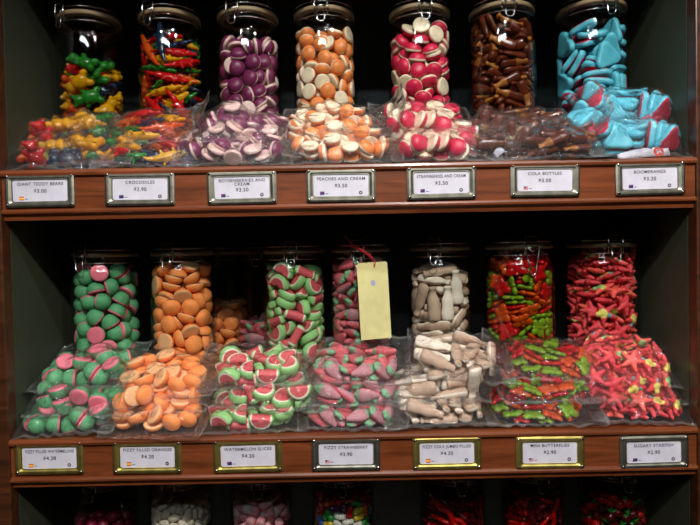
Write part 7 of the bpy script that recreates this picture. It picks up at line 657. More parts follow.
KEEP = {
    'T1': {0,1,2,4,5,6,7,9,10,16,21,22,24,25,26,28,30,31,32,33,34,35,36,37,38,39,40,41,42,43,44,45,46,47,48,49,50,51,52,53},
    'T2': {0,1,2,3,4,5,6,7,8,10,11,13,15,16,17,19,20,22,26,27,30,31,34,35,36,38,39,40,41,42,43,45,46,47,48,49,53,55,56,57,58,59,60,62,63,64,65,66,67,68,69,70,72,73,75,76,77,78,79,80,81,82,83,84,85,86,87,88,90,91,93,94,95,96,98,99,100,101,102,103,104,105,106},
    'T3': {1,4,5,6,7,9,11,12,14,16,17,22,25,44,64,65,67,68,71,80,83,84,87,89,90,93,94,96,98,100,101,103,105,106,109,110,111,114,115,118,119,120,123,125,127,128,129,130,132,133,134,136,138,142,143,146,147,148,149,150,153,154,158,159,160,161,162,166,167},
    'T4': {1,4,5,7,8,9,10,14,16,17,21,28,31,33,85,87,88,90,93,95,97,101,103,108,109,111,112,115,118,119,120,122,123,124,126,127,129,130,132,137,142,143,145,147,150,151,153,156,157,158,159,162,164,166,167,168,169,170,171,172,173,175,176,177,179,182,183,185,186,188,189,192,194,195,199,203,204,206},
    'T5': {0,1,2,4,6,7,8,9,11,12,13,15,16,18,19,22,23,29,34,45,49,67,70,71,75,77,78,79,81,82,83,86,87,90,92,93,94,96,97,98,100,103,104,106,107,110,111,113,117,118,119,121,123,125,127,129,131,132,133,135,136,138,139,140,141,142,144,145,147,148,149,151,154,156,158,160,161,163,164},
    'T6': {1,3,4,6,7,8,10,12,13,15,17,20,21,22,26,59,65,74,79,82,85,87,89,90,92,93,95,97,98,99,100,103,105,109,110,111,113,114,116,118,119,120,121,123,124,128,129,134,135,139,140,141,143,145,146,147,150,151,154,156,159,161,162,164,165,168,171,172,174,175,177,179,181,182,184,185,186,188,189,190,191,193,196,197,198,199,202,203,204,207,208,209,213,215,217,218,220,222,224,225,227,228,229,231,233,235,236,237},
    'T7': {0,2,4,5,6,7,9,10,12,13,16,19,21,28,32,34,39,42,46,49,51,52,53,55,56,57,58,59,61,62,63,66,68,70,71,72,74,75,77,78,80,81,82,83,84,85,87,88,91,92,93,94,95,96,97,98},
    'M1': {15,18,23,30,36,39,42,43,46,47,49,50,52,53,54,56,57,58,61,62,63,64,66,69,70,72,73,74,75,76,78,79,82,83,84,85,87,89,92,93,95,96,98,99,100,101,102,103,105,108,109,110,111,112,113,114,115,116,117,118,119},
    'M2': {0,4,6,7,9,14,20,23,27,30,37,44,47,48,51,52,53,55,57,58,60,61,63,64,65,66,67,68,69,71,72,75,76,77,79,81,82,84,85,86,87,90,91,93,94,96,97,98,100,102,104,106,107,108,109,110,112,115,116,118,120,121,123,124,125,127,128,130,132,133,134,135,136,137,138,141,142,143,146,147,148,149,150},
    'M3': {2,11,12,17,22,25,31,32,35,41,46,48,49,52,53,55,56,57,58,59,60,62,67,69,70,72,73,74,76,77,78,80,81,83,85,86,87,88,90,91,93,94,96,97,99,100,102,103,105,106,108,109,110,111,113,114,115,116,117,118,120,122,123,125,126,127,128,129,130,132,133,134},
    'M4': {1,4,31,39,55,67,74,80,81,83,84,87,90,91,94,96,97,99,100,102,103,107,108,109,110,112,113,116,118,120,123,125,126,129,130,134,136,140,141,145,149,153,156,157,158,159,161,165,166,168,170,171,173,174,175,176,178,181,183,185,186,188,190,192,194,196,197,198,200,201,202,203,204,205,207,208,209,210,211},
    'M5': {1,2,14,19,26,27,28,29,30,32,33,34,35,37,39,42,43,44,46,47,49,50,51,52,53,54,55,56,57,58,60,61,62,63,64,67,68,70,71,72,74,75,76,77,78,80,81,82,83,84,85,86,87,88},
    'M6': {8,10,19,22,27,33,34,44,46,48,52,55,57,59,62,66,72,77,78,79,80,81,92,93,94,96,98,101,102,103,104,105,107,108,111,113,114,116,117,119,120,122,123,124,125,126,127,130,131,133,135,136,138,139,141,142,143,144,145,147,150,151,155,156,163,164,165,167,169,170,171,172,174,175,177,179,180,181,182,186,187,189,190,191,192,194,196,198,199,200,202,203,205,206,208,209,210,211,214,215,216,219,220,221,222,224,227,230,232,233,237,239,240,241,242,243,244,246,247,248,250,251,252,253,254,255,258,259,260,261,262,263,264,265,266,268,269,270},
    'M7': {0,2,5,20,36,40,58,59,60,65,66,68,69,70,71,72,73,75,77,78,79,80,81,82,83,84,85,86,87,88,89,90,91,92,94,97,98,100,101,102,103,104,105,106,107,108,109,110,111,112,113,114,115,116,117,118,119,120,121,122,124,125,126,127,128,129,130,131,132,134,135,136,138,139,140,141,142,143,144,145,146,148,149,150,151,152,153,154,155,156,158,159,160,161,162,163,164,166},
    'L1': {23,26,34,35,46,47,49,59,60,62,64,65,67,68,69,71,72,73,74,75,76,77,78,79,80,81,82,83,84,85,86,87,88,89},
    'L2': {1,3,7,9,10,13,15,20,21,23,26,27,29,33,37,39,42,43,44,49,56,60,61,62,65,67,68,71,74,79,82,85,87,91,94,95,98,101,103,104,105,109,110,112,113,114,119,121,123,125,127,128,129,132,133,135,137,139,141,143,146,147,150,155,160,165,169},
    'L3': {8,12,16,19,20,23,25,26,29,30,36,38,39,40,41,42,43,44,45,46,47,48,49,50,51,52,53,54,55,56,57},
    'L4': {1,5,16,18,27,28,35,44,46,48,50,52,54,57,63,65,74,78,79,81,83,87,88,92,94,98,99,106,107,113,115,116,120,121,126,128,129,133,137,140,141,146,147,148,150,152,154,156,159,161,162,163,164,166,167,168,174,175,178,182,185,187,190,193,194,195,197,200,201,204,205,207,211,212,214,216,217,219,225,226,231,234,235,238,240,242,250,254,255,259},
    'L5': {1,2,3,5,7,9,11,13,15,16,17,19,20,21,22,23,24,25,26,27,28,29,30,31,32,34,35,36,37,38,39,40,41,42,43,44,45,46,47,48,49,51,52,53,54,55,56,57,58,59},
    'L6': {3,6,8,9,10,11,12,13,14,15,16,18,19,20,22,23,24,25,26,27,28,29,30,31,32,33,35,36,37,38,40,41,42,43,44,45,48,49,50,51,52,53,54,55,56,57,58,59},
    'L7': {2,6,7,11,13,17,18,21,22,23,25,26,27,29,31,32,33,35,37,40,41,42,43,44,46,47,50,52,53,54,55,56,57,59,61,62,63,64,65,66,68,69,70,73,74,75,76,77,78,79,80,81,82,83,84,85,86,87,88,89},
    'M8': {0,2,3,6,11,13,19,21,23,25,32,37,41,43,45,48,49,52,53,56,59,61,62,63,67,68,71,73,74,75,77,79,81,83,85,87,89,92,93,97,98,101,102,103,105,106},
    'M9': {0,6,17,41,44,51,59,60,64,66,68,69,74,77,80,82,86,87,91,94,96,97,99,101,102,105,106,107,108,109,112,113},
    'T1a': {0,1,2,3,4,5,6,8},
    'T1b': {1,2,3,4,5,6,7,8,9,10},
    'T1c': {0,1,2,3,4,5,6,7,8},
    'T2a': {0,1,2,3,4,5,6,7,8,9,10,11},
    'T2b': {0,1,2,3,4,5,6,7,8,9},
    'T3a': {0,1,2,5,6,7,8,9,11,12,13,14,15,17,18,19,20,21,22,23},
    'T3b': {0,2,6,7,8,13,14,16,17,18,19,20,21,23,24},
    'T3c': {0,2,5,6,8,9,10,11,12,13,14,15,16,17,18,19,20,21,22,23},
    'T4a': {0,1,2,3,5,6,7,8,12,13,14,15,16,17,18,19,20,21,22,23,24,25,26,27},
    'T4b': {0,6,9,12,14,15,18,19,20,21,24},
    'T4c': {0,2,3,4,5,6,7,8,9,12,13,14,15,16,17,18,19,20,21,22,23,24,25,26,27},
    'T5a': {0,1,4,6,7,8,10,11,12,13,14,15,17,18,19,20,21,22},
    'T5b': {0,8,11,12,13,14,18,19,20,21},
    'T5c': {0,4,6,7,8,10,11,12,13,14,15,16,17,18,19,20,21,22,23},
    'T6a': {0,1,5,6,7,8,11,12,13,14,19,20,21,22,23,24,25,26,30,31,32,33,34,35,36,37,38,39,40,41},
    'T6b': {0,1,2,5,6,7,8,12,13,16,18,19,20,21,22,24,25,26,27,28,30,31,33,36,37,38,39},
    'T6c': {19,20,21,22,23,24,25,27,28,29,30,31,32,33,34,35,36,37,38,39,40,41},
    'T7a': {0,1,2,3,6,7,8,11,12,13,14,15,17,18,19},
    'T7b': {0,2,5,6,8,11,12,13,14,15,16,17},
    'T7c': {5,6,7,8,10,11,12,13,14,15,16,17,18,19},
    'M1a': {0,1,2,3,6,7,8,9,10,11,12,13,14,16,17,18,19},
    'M1b': {0,1,2,4,6,7,8,10,11,12,13,14,15,16,17},
    'M1c': {0,1,2,3,4,5,6,7,8,9,10,11,12,13,14,15,16,17,18,19},
    'M2a': {0,1,2,3,6,7,8,12,13,14,16,17,18,19,20},
    'M2b': {1,2,6,7,8,10,11,12,14,15,18,19},
    'M2c': {1,2,3,4,5,6,7,8,9,10,11,12,13,14,15,16,17,18,19,20,21},
    'M3a': {0,1,2,3,6,7,8,9,10,12,13,14,15,16,17,18},
    'M3b': {0,1,2,4,5,6,7,8,9,10,11,12,13,14,15},
    'M3c': {0,1,2,3,4,5,6,7,8,9,10,11,12,13,14,15,16,17,18},
    'M4a': {0,1,2,3,4,5,6,7,8,9,12,13,14,15,17,18,19,20,22,23,24,25,26,27},
    'M4b': {0,1,2,3,4,5,7,8,9,11,12,13,14,15,16,17,18,19,20,21,23,24,25},
    'M4c': {0,1,2,3,4,5,6,7,8,9,10,11,12,13,14,15,16,17,18,19,20,21,22,23,24,25,26,27},
    'M5a': {0,1,2,3,4,5,6,7,8,9,10,11,12,13,14,16},
    'M5b': {1,2,3,4,6,7,8,9,10,11,12,13,14},
    'M5c': {0,1,2,4,5,6,7,8,9,10,11,12,13,14,15,16},
    'M6a': {0,1,2,3,4,5,6,7,8,9,10,12,13,14,15,16,17,18,19,20,21,22,24,25,26,27,30,31,32,33,34,35},
    'M6b': {0,1,2,3,6,7,8,9,12,13,14,15,17,18,19,20,21,22,23,24,25,26,27,28,29,30,31,32,33},
    'M6c': {0,1,2,3,4,5,6,7,8,9,10,11,12,13,14,15,16,17,18,19,20,21,22,23,24,25,26,27,28,29,30,31,32,33,34,35},
    'M7a': {0,1,2,3,4,6,7,8,9,12,13,14,16,17,18,19,20,21,23,24,25,26,27,28,29},
    'M7b': {0,2,3,6,7,8,10,12,13,14,15,16,17,18,19,20,21,22,23,24,25,26,28,29,30,31},
    'M7c': {0,1,4,6,7,8,9,11,12,13,14,15,16,17,18,19,20,21,22,23,24,25,26,27,28,29},
}
CULL = False
# ---------------------------------------------------------------- helpers
def new_obj(name, me, parent=None, loc=(0, 0, 0), rot=None, mat=None):
    if mat: me.materials.append(mat)
    o = bpy.data.objects.new(name, me); COL.objects.link(o); o.location = loc
    if rot: o.rotation_euler = rot
    if parent: o.parent = parent
    return o
def tag(o, label, cat, group=None):
    o['label'] = label; o['category'] = cat
    if group: o['group'] = group
    return o
def empty(name, loc, rz=0):
    o = bpy.data.objects.new(name, None); COL.objects.link(o); o.location = loc; o.rotation_euler = (0, 0, rz); o.empty_display_size = .02; return o
def bm_mesh(name, bm, smooth=False):
    bmesh.ops.recalc_face_normals(bm, faces=bm.faces)
    me = bpy.data.meshes.new(name); bm.to_mesh(me); bm.free()
    if smooth: me.polygons.foreach_set('use_smooth', [True]*len(me.polygons))
    return me
def box(bm, x0, x1, y0, y1, z0, z1, bev=0):
    M_ = Matrix.Translation(((x0+x1)/2, (y0+y1)/2, (z0+z1)/2)) @ Matrix.Diagonal((x1-x0, y1-y0, z1-z0, 1))
    r = bmesh.ops.create_cube(bm, size=1, matrix=M_)
    if bev:
        es = list({e for v in r['verts'] for e in v.link_edges})
        bmesh.ops.bevel(bm, geom=es, offset=bev, segments=2, affect='EDGES', profile=.5)
def box_obj(name, b, mat, parent=None, bev=0):
    bm = bmesh.new(); box(bm, *b, bev); return new_obj(name, bm_mesh(name, bm), parent, mat=M(mat))
def lathe(name, prof, n=48):
    bm = bmesh.new(); rings = []
    for r, z in prof:
        rings.append([bm.verts.new((0, 0, z))] if r < 1e-6 else [bm.verts.new((r*cos(2*PI*i/n), r*sin(2*PI*i/n), z)) for i in range(n)])
    for A, B in zip(rings, rings[1:]):
        for i in range(n):
            j = (i+1) % n
            if len(A) == 1 and len(B) == 1: continue
            if len(A) == 1: bm.faces.new((A[0], B[i], B[j]))
            elif len(B) == 1: bm.faces.new((A[i], A[j], B[0]))
            else: bm.faces.new((A[i], A[j], B[j], B[i]))
    return bm_mesh(name, bm, True)
def tube(bm, pts, r, closed=False, n=6):
    pts = [Vector(p) for p in pts]; rings = []; L = len(pts)
    for i, p in enumerate(pts):
        a = pts[(i-1) % L] if (closed or i) else p; b = pts[(i+1) % L] if (closed or i < L-1) else p
        t = (b-a).normalized(); u = t.orthogonal().normalized() if not rings else (pu-t*pu.dot(t)).normalized(); pu = u; v = t.cross(u)
        rings.append([bm.verts.new(p+(u*cos(2*PI*k/n)+v*sin(2*PI*k/n))*r) for k in range(n)])
    for i in range(L if closed else L-1):
        A, B = rings[i], rings[(i+1) % L]
        for k in range(n): bm.faces.new((A[k], A[(k+1) % n], B[(k+1) % n], B[k]))
    if not closed: bm.faces.new(rings[0]); bm.faces.new(rings[-1][::-1])

# ---------------------------------------------------------------- the room
def struct(name, b, mat):
    o = box_obj(name, b, mat); o['kind'] = 'structure'; return o
struct('floor', (-2.2, 2.2, -3.2, .5, -.05, 0), 'floor_wood')
struct('ceiling', (-2.2, 2.2, -3.2, .5, 2.85, 2.9), 'plaster')
struct('wall_behind', (-2.2, 2.2, .44, .5, 0, 2.85), 'shop_wall')
struct('wall_opposite', (-2.2, 2.2, -3.2, -3.14, 0, 2.85), 'shop_wall')
struct('wall_left', (-2.2, -2.14, -3.14, .44, 0, 2.85), 'shop_wall')
struct('wall_right', (2.14, 2.2, -3.14, .44, 0, 2.85), 'shop_wall')
for x, y, z, ax, az, w, c, cone in SPOTS:      # the ceiling spots the light comes from
    s = new_obj('ceiling_spot', lathe('ceiling_spot', [(.052, .0), (.052, .055), (.045, .06), (.0, .06), (.0, .056), (.044, .056), (.047, .05), (.047, 0), (.052, 0)][::-1], 24),
                loc=(x, y, 2.789), mat=M('lamp_metal'))
    tag(s, 'dark recessed ceiling spot lamp in front of the sweet shelves', 'lamp', 'ceiling spots above the aisle')

# ---------------------------------------------------------------- the shelving
SHELF = {'T': 1.491, 'M': 1.0477, 'L': .6244}
HW = .568; BACK = .37
cab = empty('display_shelving', (0, 0, 0))
tag(cab, 'tall dark wooden shop shelving with green-painted inner sides holding all the sweet jars', 'shelves')
for s, n in ((-1, 'left'), (1, 'right')):
    a, b = sorted((s*HW, s*(HW+.02)))
    box_obj('side_panel', (a, b, .021, BACK, .0, 2.3), 'green_paint', cab)
    a, b = sorted((s*HW, s*(HW+.06)))
    o = box_obj('stile', (a, b, -.004, .0205, .0, 2.3), 'brown_wood', cab, .002)
box_obj('back_panel', (-HW-.02, HW+.02, BACK+.0005, BACK+.015, 0, 2.3), 'back_paint', cab)
box_obj('top_panel', (-HW-.02, HW+.02, 0, BACK, 2.301, 2.33), 'brown_wood', cab)
box_obj('plinth', (-HW+.0005, HW-.0005, .006, .02, 0, .1), 'brown_wood', cab)
for key, z in list(SHELF.items()) + [('U', 1.934), ('B', .16)]:
    bd = box_obj('shelf_board', (-HW+.0005, HW-.0005, .012, BACK-.0005, z-.022, z), 'brown_wood', cab)
    # moulded front rail: rounded nosing, flat face, stepped moulding below
    P = [(.012, 0), (-.001, 0), (-.0045, -.002), (-.006, -.006), (-.005, -.010), (-.001, -.0125), (.0, -.013), (.0, -.064), (-.003, -.065), (-.0045, -.068),
         (-.004, -.071), (.0, -.073), (.003, -.076), (.004, -.082), (.012, -.082)]
    bm = bmesh.new(); ends = []
    for x in (-HW+.0005, HW-.0005): ends.append([bm.verts.new((x, y, z+q)) for y, q in P])
    for i in range(len(P)):
        j = (i+1) % len(P); bm.faces.new((ends[0][i], ends[0][j], ends[1][j], ends[1][i]))
    bm.faces.new(ends[0]); bm.faces.new(ends[1][::-1])
    new_obj('front_rail', bm_mesh('front_rail', bm), bd, mat=M('cherry_wood'))

# ---------------------------------------------------------------- jars
JR, JH = .0605, .33
prof = [(0, 0), (.052, 0), (.058, .002), (.0605, .007), (JR, .262), (.0597, .270), (.0565, .278), (.0545, .282), (.0545, .292), (.0555, .294), (.0555, .297),
        (.0515, .297), (.0515, .282), (.0535, .276), (.0570, .266), (.0576, .258), (.0576, .012), (.055, .007), (0, .006)]
ME_BODY = lathe('jar_body', prof); ME_BODY.materials.append(M('glass'))
ME_LID = lathe('jar_lid', [(0, .3035), (.044, .3035), (.047, .3045), (.0555, .3045), (.0575, .307), (.0575, .313), (.0555, .317), (.050, .320), (.047, .327), (.040, .3295), (0, .330),
                           (0, .325), (.038, .3245), (.043, .318), (.043, .310), (0, .308)]); ME_LID.materials.append(M('glass'))
ME_SEAL = lathe('jar_seal', [(.046, .2975), (.0562, .2975), (.0578, .299), (.0578, .3045), (.0562, .3055), (.046, .3055), (.046, .2975)]); ME_SEAL.materials.append(M('rubber'))
def clasp_mesh(hang):
    bm = bmesh.new()
    for r, z in ((.0562, .2865), (.0590, .3105)):
        tube(bm, [(r*cos(2*PI*i/40), r*sin(2*PI*i/40), z) for i in range(40)], .0009, True)
    w = .0115; y = -.0605
    tube(bm, [(-w, -.055, .287), (-w, y-.002, .288), (-w, y-.003, .300), (-w, y-.002, .316), (-w*.8, y+.002, .320), (w*.8, y+.002, .320), (w, y-.002, .316), (w, y-.003, .300), (w, y-.002, .288), (w, -.055, .287)], .0011)
    tube(bm, [(-w*.8, y-.004, .300), (w*.8, y-.004, .300)], .0016)
    if hang:
        tube(bm, [(-w*.9, y-.004, .310), (-w*1.05, y-.006, .298), (-w*.55, y-.008, .270), (-w*.35, y-.009, .254), (0, y-.009, .249), (w*.35, y-.009, .254), (w*.55, y-.008, .270), (w*1.05, y-.006, .298), (w*.9, y-.004, .310)], .0011)
        tube(bm, [(-w*.7, y-.005, .300+.0), (0, y-.007, .292), (w*.7, y-.005, .300)], .0009)
    else:
        tube(bm, [(-w*.6, y-.004, .299), (-w*.6, y-.005, .276), (-w*.3, y-.005, .272), (w*.3, y-.005, .272), (w*.6, y-.005, .276), (w*.6, y-.004, .299)], .0010)
    tube(bm, [(-.008, .055, .287), (-.008, .0605, .289), (-.008, .0605, .314), (.008, .0605, .314), (.008, .0605, .289), (.008, .055, .287)], .001)
    me = bm_mesh('wire_clasp', bm, True); me.materials.append(M('steel')); return me
ME_CLASP = [clasp_mesh(False), clasp_mesh(True)]
ORD = ['leftmost', 'second from left', 'third from left', 'middle', 'third from right', 'second from right', 'rightmost']
SHORT = {'T': 'top-shelf', 'M': 'middle-shelf', 'L': 'bottom-shelf'}
ROW = {'T': 'top shelf', 'M': 'middle shelf', 'L': 'bottom shelf'}
KINDS = make_candies(M)
# kind -> (object name, wording of one, wording of many, category)
WORD = {   # kind: object name, one sweet, many sweets, the bag's short name, colour words (one per mesh)
 'bear': ('gummy_bear', '%s gummy bear', 'coloured giant gummy bears', 'bear', ['yellow', 'red', 'green', 'orange', 'dark blue', 'yellow', 'green']),
 'croc': ('gummy_crocodile', '%s gummy crocodile', 'coloured gummy crocodiles', 'crocodile', ['red', 'green', 'yellow', 'red', 'dark blue', 'orange']),
 'boysen': ('purple_cream_sweet', 'purple and white sweet', 'purple and white sweets', 'purple', None),
 'peach': ('peach_cream_sweet', 'orange and white sweet', 'orange and white sweets', 'orange-and-white', None),
 'straw': ('crimson_cream_sweet', 'crimson and white sweet', 'crimson and white sweets', 'crimson', None),
 'cola': ('gummy_cola_bottle', '%s cola bottle sweet', 'brown gummy cola bottles', 'cola bottle', ['amber-necked', 'dark brown']),
 'tri': ('triangular_sweet', 'blue and rose triangular sweet', 'light blue triangular sweets', 'light blue', None),
 'melondome': ('sugared_dome', 'green and pink sugared dome', 'green and pink sugared domes', 'green dome', None),
 'orange': ('sugared_disc', 'pale orange sugared disc', 'pale orange sugared discs', 'pale orange', None),
 'slice': ('watermelon_slice_sweet', 'sugared watermelon slice sweet', 'watermelon slice sweets', 'watermelon slice', None),
 'berry': ('strawberry_sweet', 'sugared strawberry sweet', 'sugared strawberry sweets', 'strawberry', None),
 'colafill': ('sugared_cola_bottle', 'beige sugared bottle sweet', 'beige sugared bottle sweets', 'beige bottle', None),
 'butterfly': ('gummy_butterfly', '%s gummy butterfly', 'assorted gummy butterflies', 'butterfly', ['red', 'orange', 'green', 'red', 'green', 'orange']),
 'star': ('sugared_starfish', '%s sugared starfish', 'red sugared starfish sweets', 'starfish', ['red yellow-centred', 'coral green-centred', 'plain red']),
 'raspberry': ('magenta_sweet', 'dark magenta sweet', 'dark magenta sweets', '', None),
 'almond': ('almond_sweet', 'creamy almond-shaped sweet', 'creamy white almond-shaped sweets', '', None),
 'mallow': ('marshmallow_stick', 'pink and white marshmallow stick', 'pink and white marshmallow sticks', '', None),
 'jelly': ('jelly_bean', '%s jelly bean', 'multicoloured jelly beans', '', ['orange', 'green', 'blue', 'yellow', 'red', 'purple', 'white', 'orange', 'pink']),
 'snake': ('gummy_rope', '%s gummy rope', 'dark red gummy ropes', '', ['dark red', 'bright red']),
 'cherry': ('gummy_cherry', '%s gummy cherry', 'red and green gummy cherries', '', ['dark red', 'bright red'])}
SIM = {}
for cid, kind, flat in DATA:
    L = []
    for i in range(0, len(flat), 8):
        v = flat[i:i+8]
        L.append((v[0], Vector((v[1]/1e4, v[2]/1e4, v[3]/1e4)), Quaternion([c/100 for c in v[4:]]).normalized()))
    SIM[cid] = (kind, L)
def third(v, h, names): return names[0] if v < -h else (names[2] if v > h else names[1])
def place_candies(cid, items, kind, where, spot, mat):
    """items: (colour, position, rotation) in the container's frame; mat: container matrix; spot(p) words the place in it"""
    w = WORD[kind]; keep = KEEP.get(cid); ms = KINDS[kind]
    for i, (c, p, q) in enumerate(items):
        if keep is not None and i not in keep: continue
        c = c % len(ms)
        o = bpy.data.objects.new(w[0], ms[c]); COL.objects.link(o)
        o.matrix_world = mat @ Matrix.Translation(p) @ q.to_matrix().to_4x4()
        one = w[1] % w[4][c] if w[4] else w[1]
        o['label'] = '%s, %s in the %s' % (one, spot(p), where); o['category'] = 'sweet'
        o['group'] = '%s in the %s' % (w[2], where)
        if CULL: o['cull'] = '%s/%d' % (cid, i)
def jar_items(cid, lift, top):
    kind, L = SIM[cid]; out = []
    for c, p, q in L:
        if p.z < lift-.006: out.append((c, p.copy(), q))
    for c, p, q in L:
        if p.z+lift <= top: out.append((c, p+Vector((0, 0, lift)), q))
    return kind, out
for key, cid, x, y, rz, lift, top, hang, sc in JARS:
    row = key[0]; idx = int(key[1:])-1; z = SHELF[row]; kind = SIM[cid][0]; w = WORD[kind]
    back = idx >= 7
    j = empty('glass_jar', (x, y, z+.0003), rz); j.scale = (sc, sc, 1)
    lab = ('glass jar of %s, half hidden behind the front row' % w[2]) if back else \
          ('clip-top glass jar of %s, %s on the %s' % (w[2], ORD[idx], ROW[row]))
    tag(j, lab, 'jar', 'clip-top glass jars on the %s' % ROW[row])
    new_obj('jar_body', ME_BODY, j); new_obj('jar_lid', ME_LID, j); new_obj('rubber_seal', ME_SEAL, j); new_obj('wire_clasp', ME_CLASP[1 if hang else 0], j)
    k, items = jar_items(cid, lift, top)
    wh = ('half-hidden back jar of %s' % ('orange discs' if kind == 'orange' else 'strawberry sweets')) if back else (SHORT[row]+' jar '+('in the middle' if idx == 3 else ORD[idx]))
    tp = max(p.z for c, p, q in items)
    def spot(p, tp=tp):
        d = tp-p.z; return ('top' if d < .02 else 'high' if d < .055 else 'mid-height' if d < .10 else 'low' if d < .15 else 'bottom')+' '+('far left' if p.x < -.033 else 'left' if p.x < -.011 else 'centre' if p.x < .011 else 'right' if p.x < .033 else 'far right')
    place_candies(key, items, kind, wh, spot, Matrix.Translation((x, y, z+.0065)) @ Matrix.Rotation(rz, 4, 'Z') @ Matrix.Diagonal((sc, sc, 1, 1)))

# ---------------------------------------------------------------- cellophane bags
VCACHE = {}
def mverts(me):
    if me.name not in VCACHE:
        a = np.empty(len(me.vertices)*3); me.vertices.foreach_get('co', a); VCACHE[me.name] = a.reshape(-1, 3)
    return VCACHE[me.name]
def film_mesh(items, kind, W, H, flap, seed):
    """two sheets of film drawn tight over the sweets, welded round the edge, with a loose crimped end"""
    rs = np.random.RandomState(seed); m = .013; st = .0034
    fl = dict(L=0, R=0, U=0, D=0); fl.update(flap)
    x0, x1, y0, y1 = -W/2-m-fl['L'], W/2+m+fl['R'], -H/2-m-fl['D'], H/2+m+fl['U']
    nx, ny = int((x1-x0)/st)+1, int((y1-y0)/st)+1
    X, Y = np.meshgrid(np.linspace(x0, x1, nx), np.linspace(y0, y1, ny), indexing='ij')
    dx, dy = (x1-x0)/(nx-1), (y1-y0)/(ny-1)
    zm = .010
    hi = np.full((nx, ny), -9.); lo = np.full((nx, ny), 9.); ms = KINDS[kind]
    for c, p, q in items:
        v = mverts(ms[c % len(ms)]) @ np.array(q.to_matrix()).T + np.array(p)
        for ox in (-.5, 0, .5):
            for oy in (-.5, 0, .5):
                i = np.clip(np.rint((v[:, 0]-x0)/dx+ox*1.2).astype(int), 0, nx-1); j = np.clip(np.rint((v[:, 1]-y0)/dy+oy*1.2).astype(int), 0, ny-1)
                np.maximum.at(hi, (i, j), v[:, 2]); np.minimum.at(lo, (i, j), v[:, 2])
    A = hi+.0012; B = lo-.0012
    T = np.where(hi > -1, A, zm); U = np.where(lo < 1, B, zm)
    for _ in range(90):
        for G, lim, f in ((T, A, np.maximum), (U, B, np.minimum)):
            n_ = G.copy(); n_[1:-1, 1:-1] = f((G[2:, 1:-1]+G[:-2, 1:-1]+G[1:-1, 2:]+G[1:-1, :-2])/4, lim[1:-1, 1:-1]); G[:] = n_
    # how far outside the filled pillow
    ex = np.maximum(np.abs(X)-W/2, 0); ey = np.maximum(np.abs(Y)-H/2, 0); e = np.sqrt(ex**2+ey**2); ef = np.clip(e/m, 0, 1)
    def ridges(k, amp, a=None):
        out = np.zeros_like(X)
        for _ in range(k):
            th = rs.rand()*PI if a is None else a+rs.randn()*.35; fq = rs.uniform(70, 260); ph = rs.rand()*6.3
            out += (1-np.abs(np.sin((X*cos(th)+Y*sin(th))*fq/2+ph+.8*np.sin((X*sin(th)-Y*cos(th))*fq*.3+ph))))**2*amp*rs.rand()
        return out
    rad = np.arctan2(Y, X); edge = np.zeros_like(X)
    for _ in range(4): edge += np.sin(rad*rs.randint(9, 32)+rs.rand()*6.3)*.0009*rs.rand()
    T += ridges(4, .0011); U -= ridges(2, .0004)
    both = edge*ef*2.2+(ridges(3, .003)-.002)*np.clip(e/.02, 0, 1)
    curl = rs.uniform(6, 16)
    lift = fl.get('lift', 1)*(curl*np.clip(e-m, 0, 1)**2+.10*np.clip(e-m*.5, 0, 1))
    T += both+lift; U += both*.999+lift
    mid = (T+U)/2; k = np.where(e > m*.9, .06, 1.0); T = mid+(T-mid)*k; U = mid+(U-mid)*k
    sx = 1+.018*np.sin(Y*37+rs.rand()*6)+.010*np.sin(Y*90+rs.rand()*6); sy = 1+.02*np.sin(X*31+rs.rand()*6)+.01*np.sin(X*85+rs.rand()*6)
    XX = X*np.where(ex > 0, sx, 1+(sx-1)*np.abs(X)/(W/2)); YY = Y*np.where(ey > 0, sy, 1+(sy-1)*np.abs(Y)/(H/2))
    vt = np.stack([XX, YY, T], -1).reshape(-1, 3); vb = np.stack([XX, YY, U], -1).reshape(-1, 3)
    idx = np.arange(nx*ny).reshape(nx, ny); inner = np.zeros((nx, ny), bool); inner[1:-1, 1:-1] = True
    bidx = np.where(inner, idx+nx*ny, idx)
    f1 = np.stack([idx[:-1, :-1], idx[1:, :-1], idx[1:, 1:], idx[:-1, 1:]], -1).reshape(-1, 4)
    f2 = np.stack([bidx[:-1, :-1], bidx[:-1, 1:], bidx[1:, 1:], bidx[1:, :-1]], -1).reshape(-1, 4)
    me = bpy.data.meshes.new('sweets_bag'); me.from_pydata(np.vstack([vt, vb]).tolist(), [], np.vstack([f1, f2]).tolist())
    bm = bmesh.new(); bm.from_mesh(me); bmesh.ops.delete(bm, geom=[v for v in bm.verts if not v.link_faces], context='VERTS'); bm.to_mesh(me); bm.free()
    me.polygons.foreach_set('use_smooth', [True]*len(me.polygons)); me.materials.append(M('film')); me.materials.append(M('film_seam'))
    rim = np.zeros((nx-1, ny-1), int); rim[0, :] = rim[-1, :] = rim[:, 0] = rim[:, -1] = 1
    me.polygons.foreach_set('material_index', np.concatenate([rim.ravel(), rim.ravel()]))
    return me
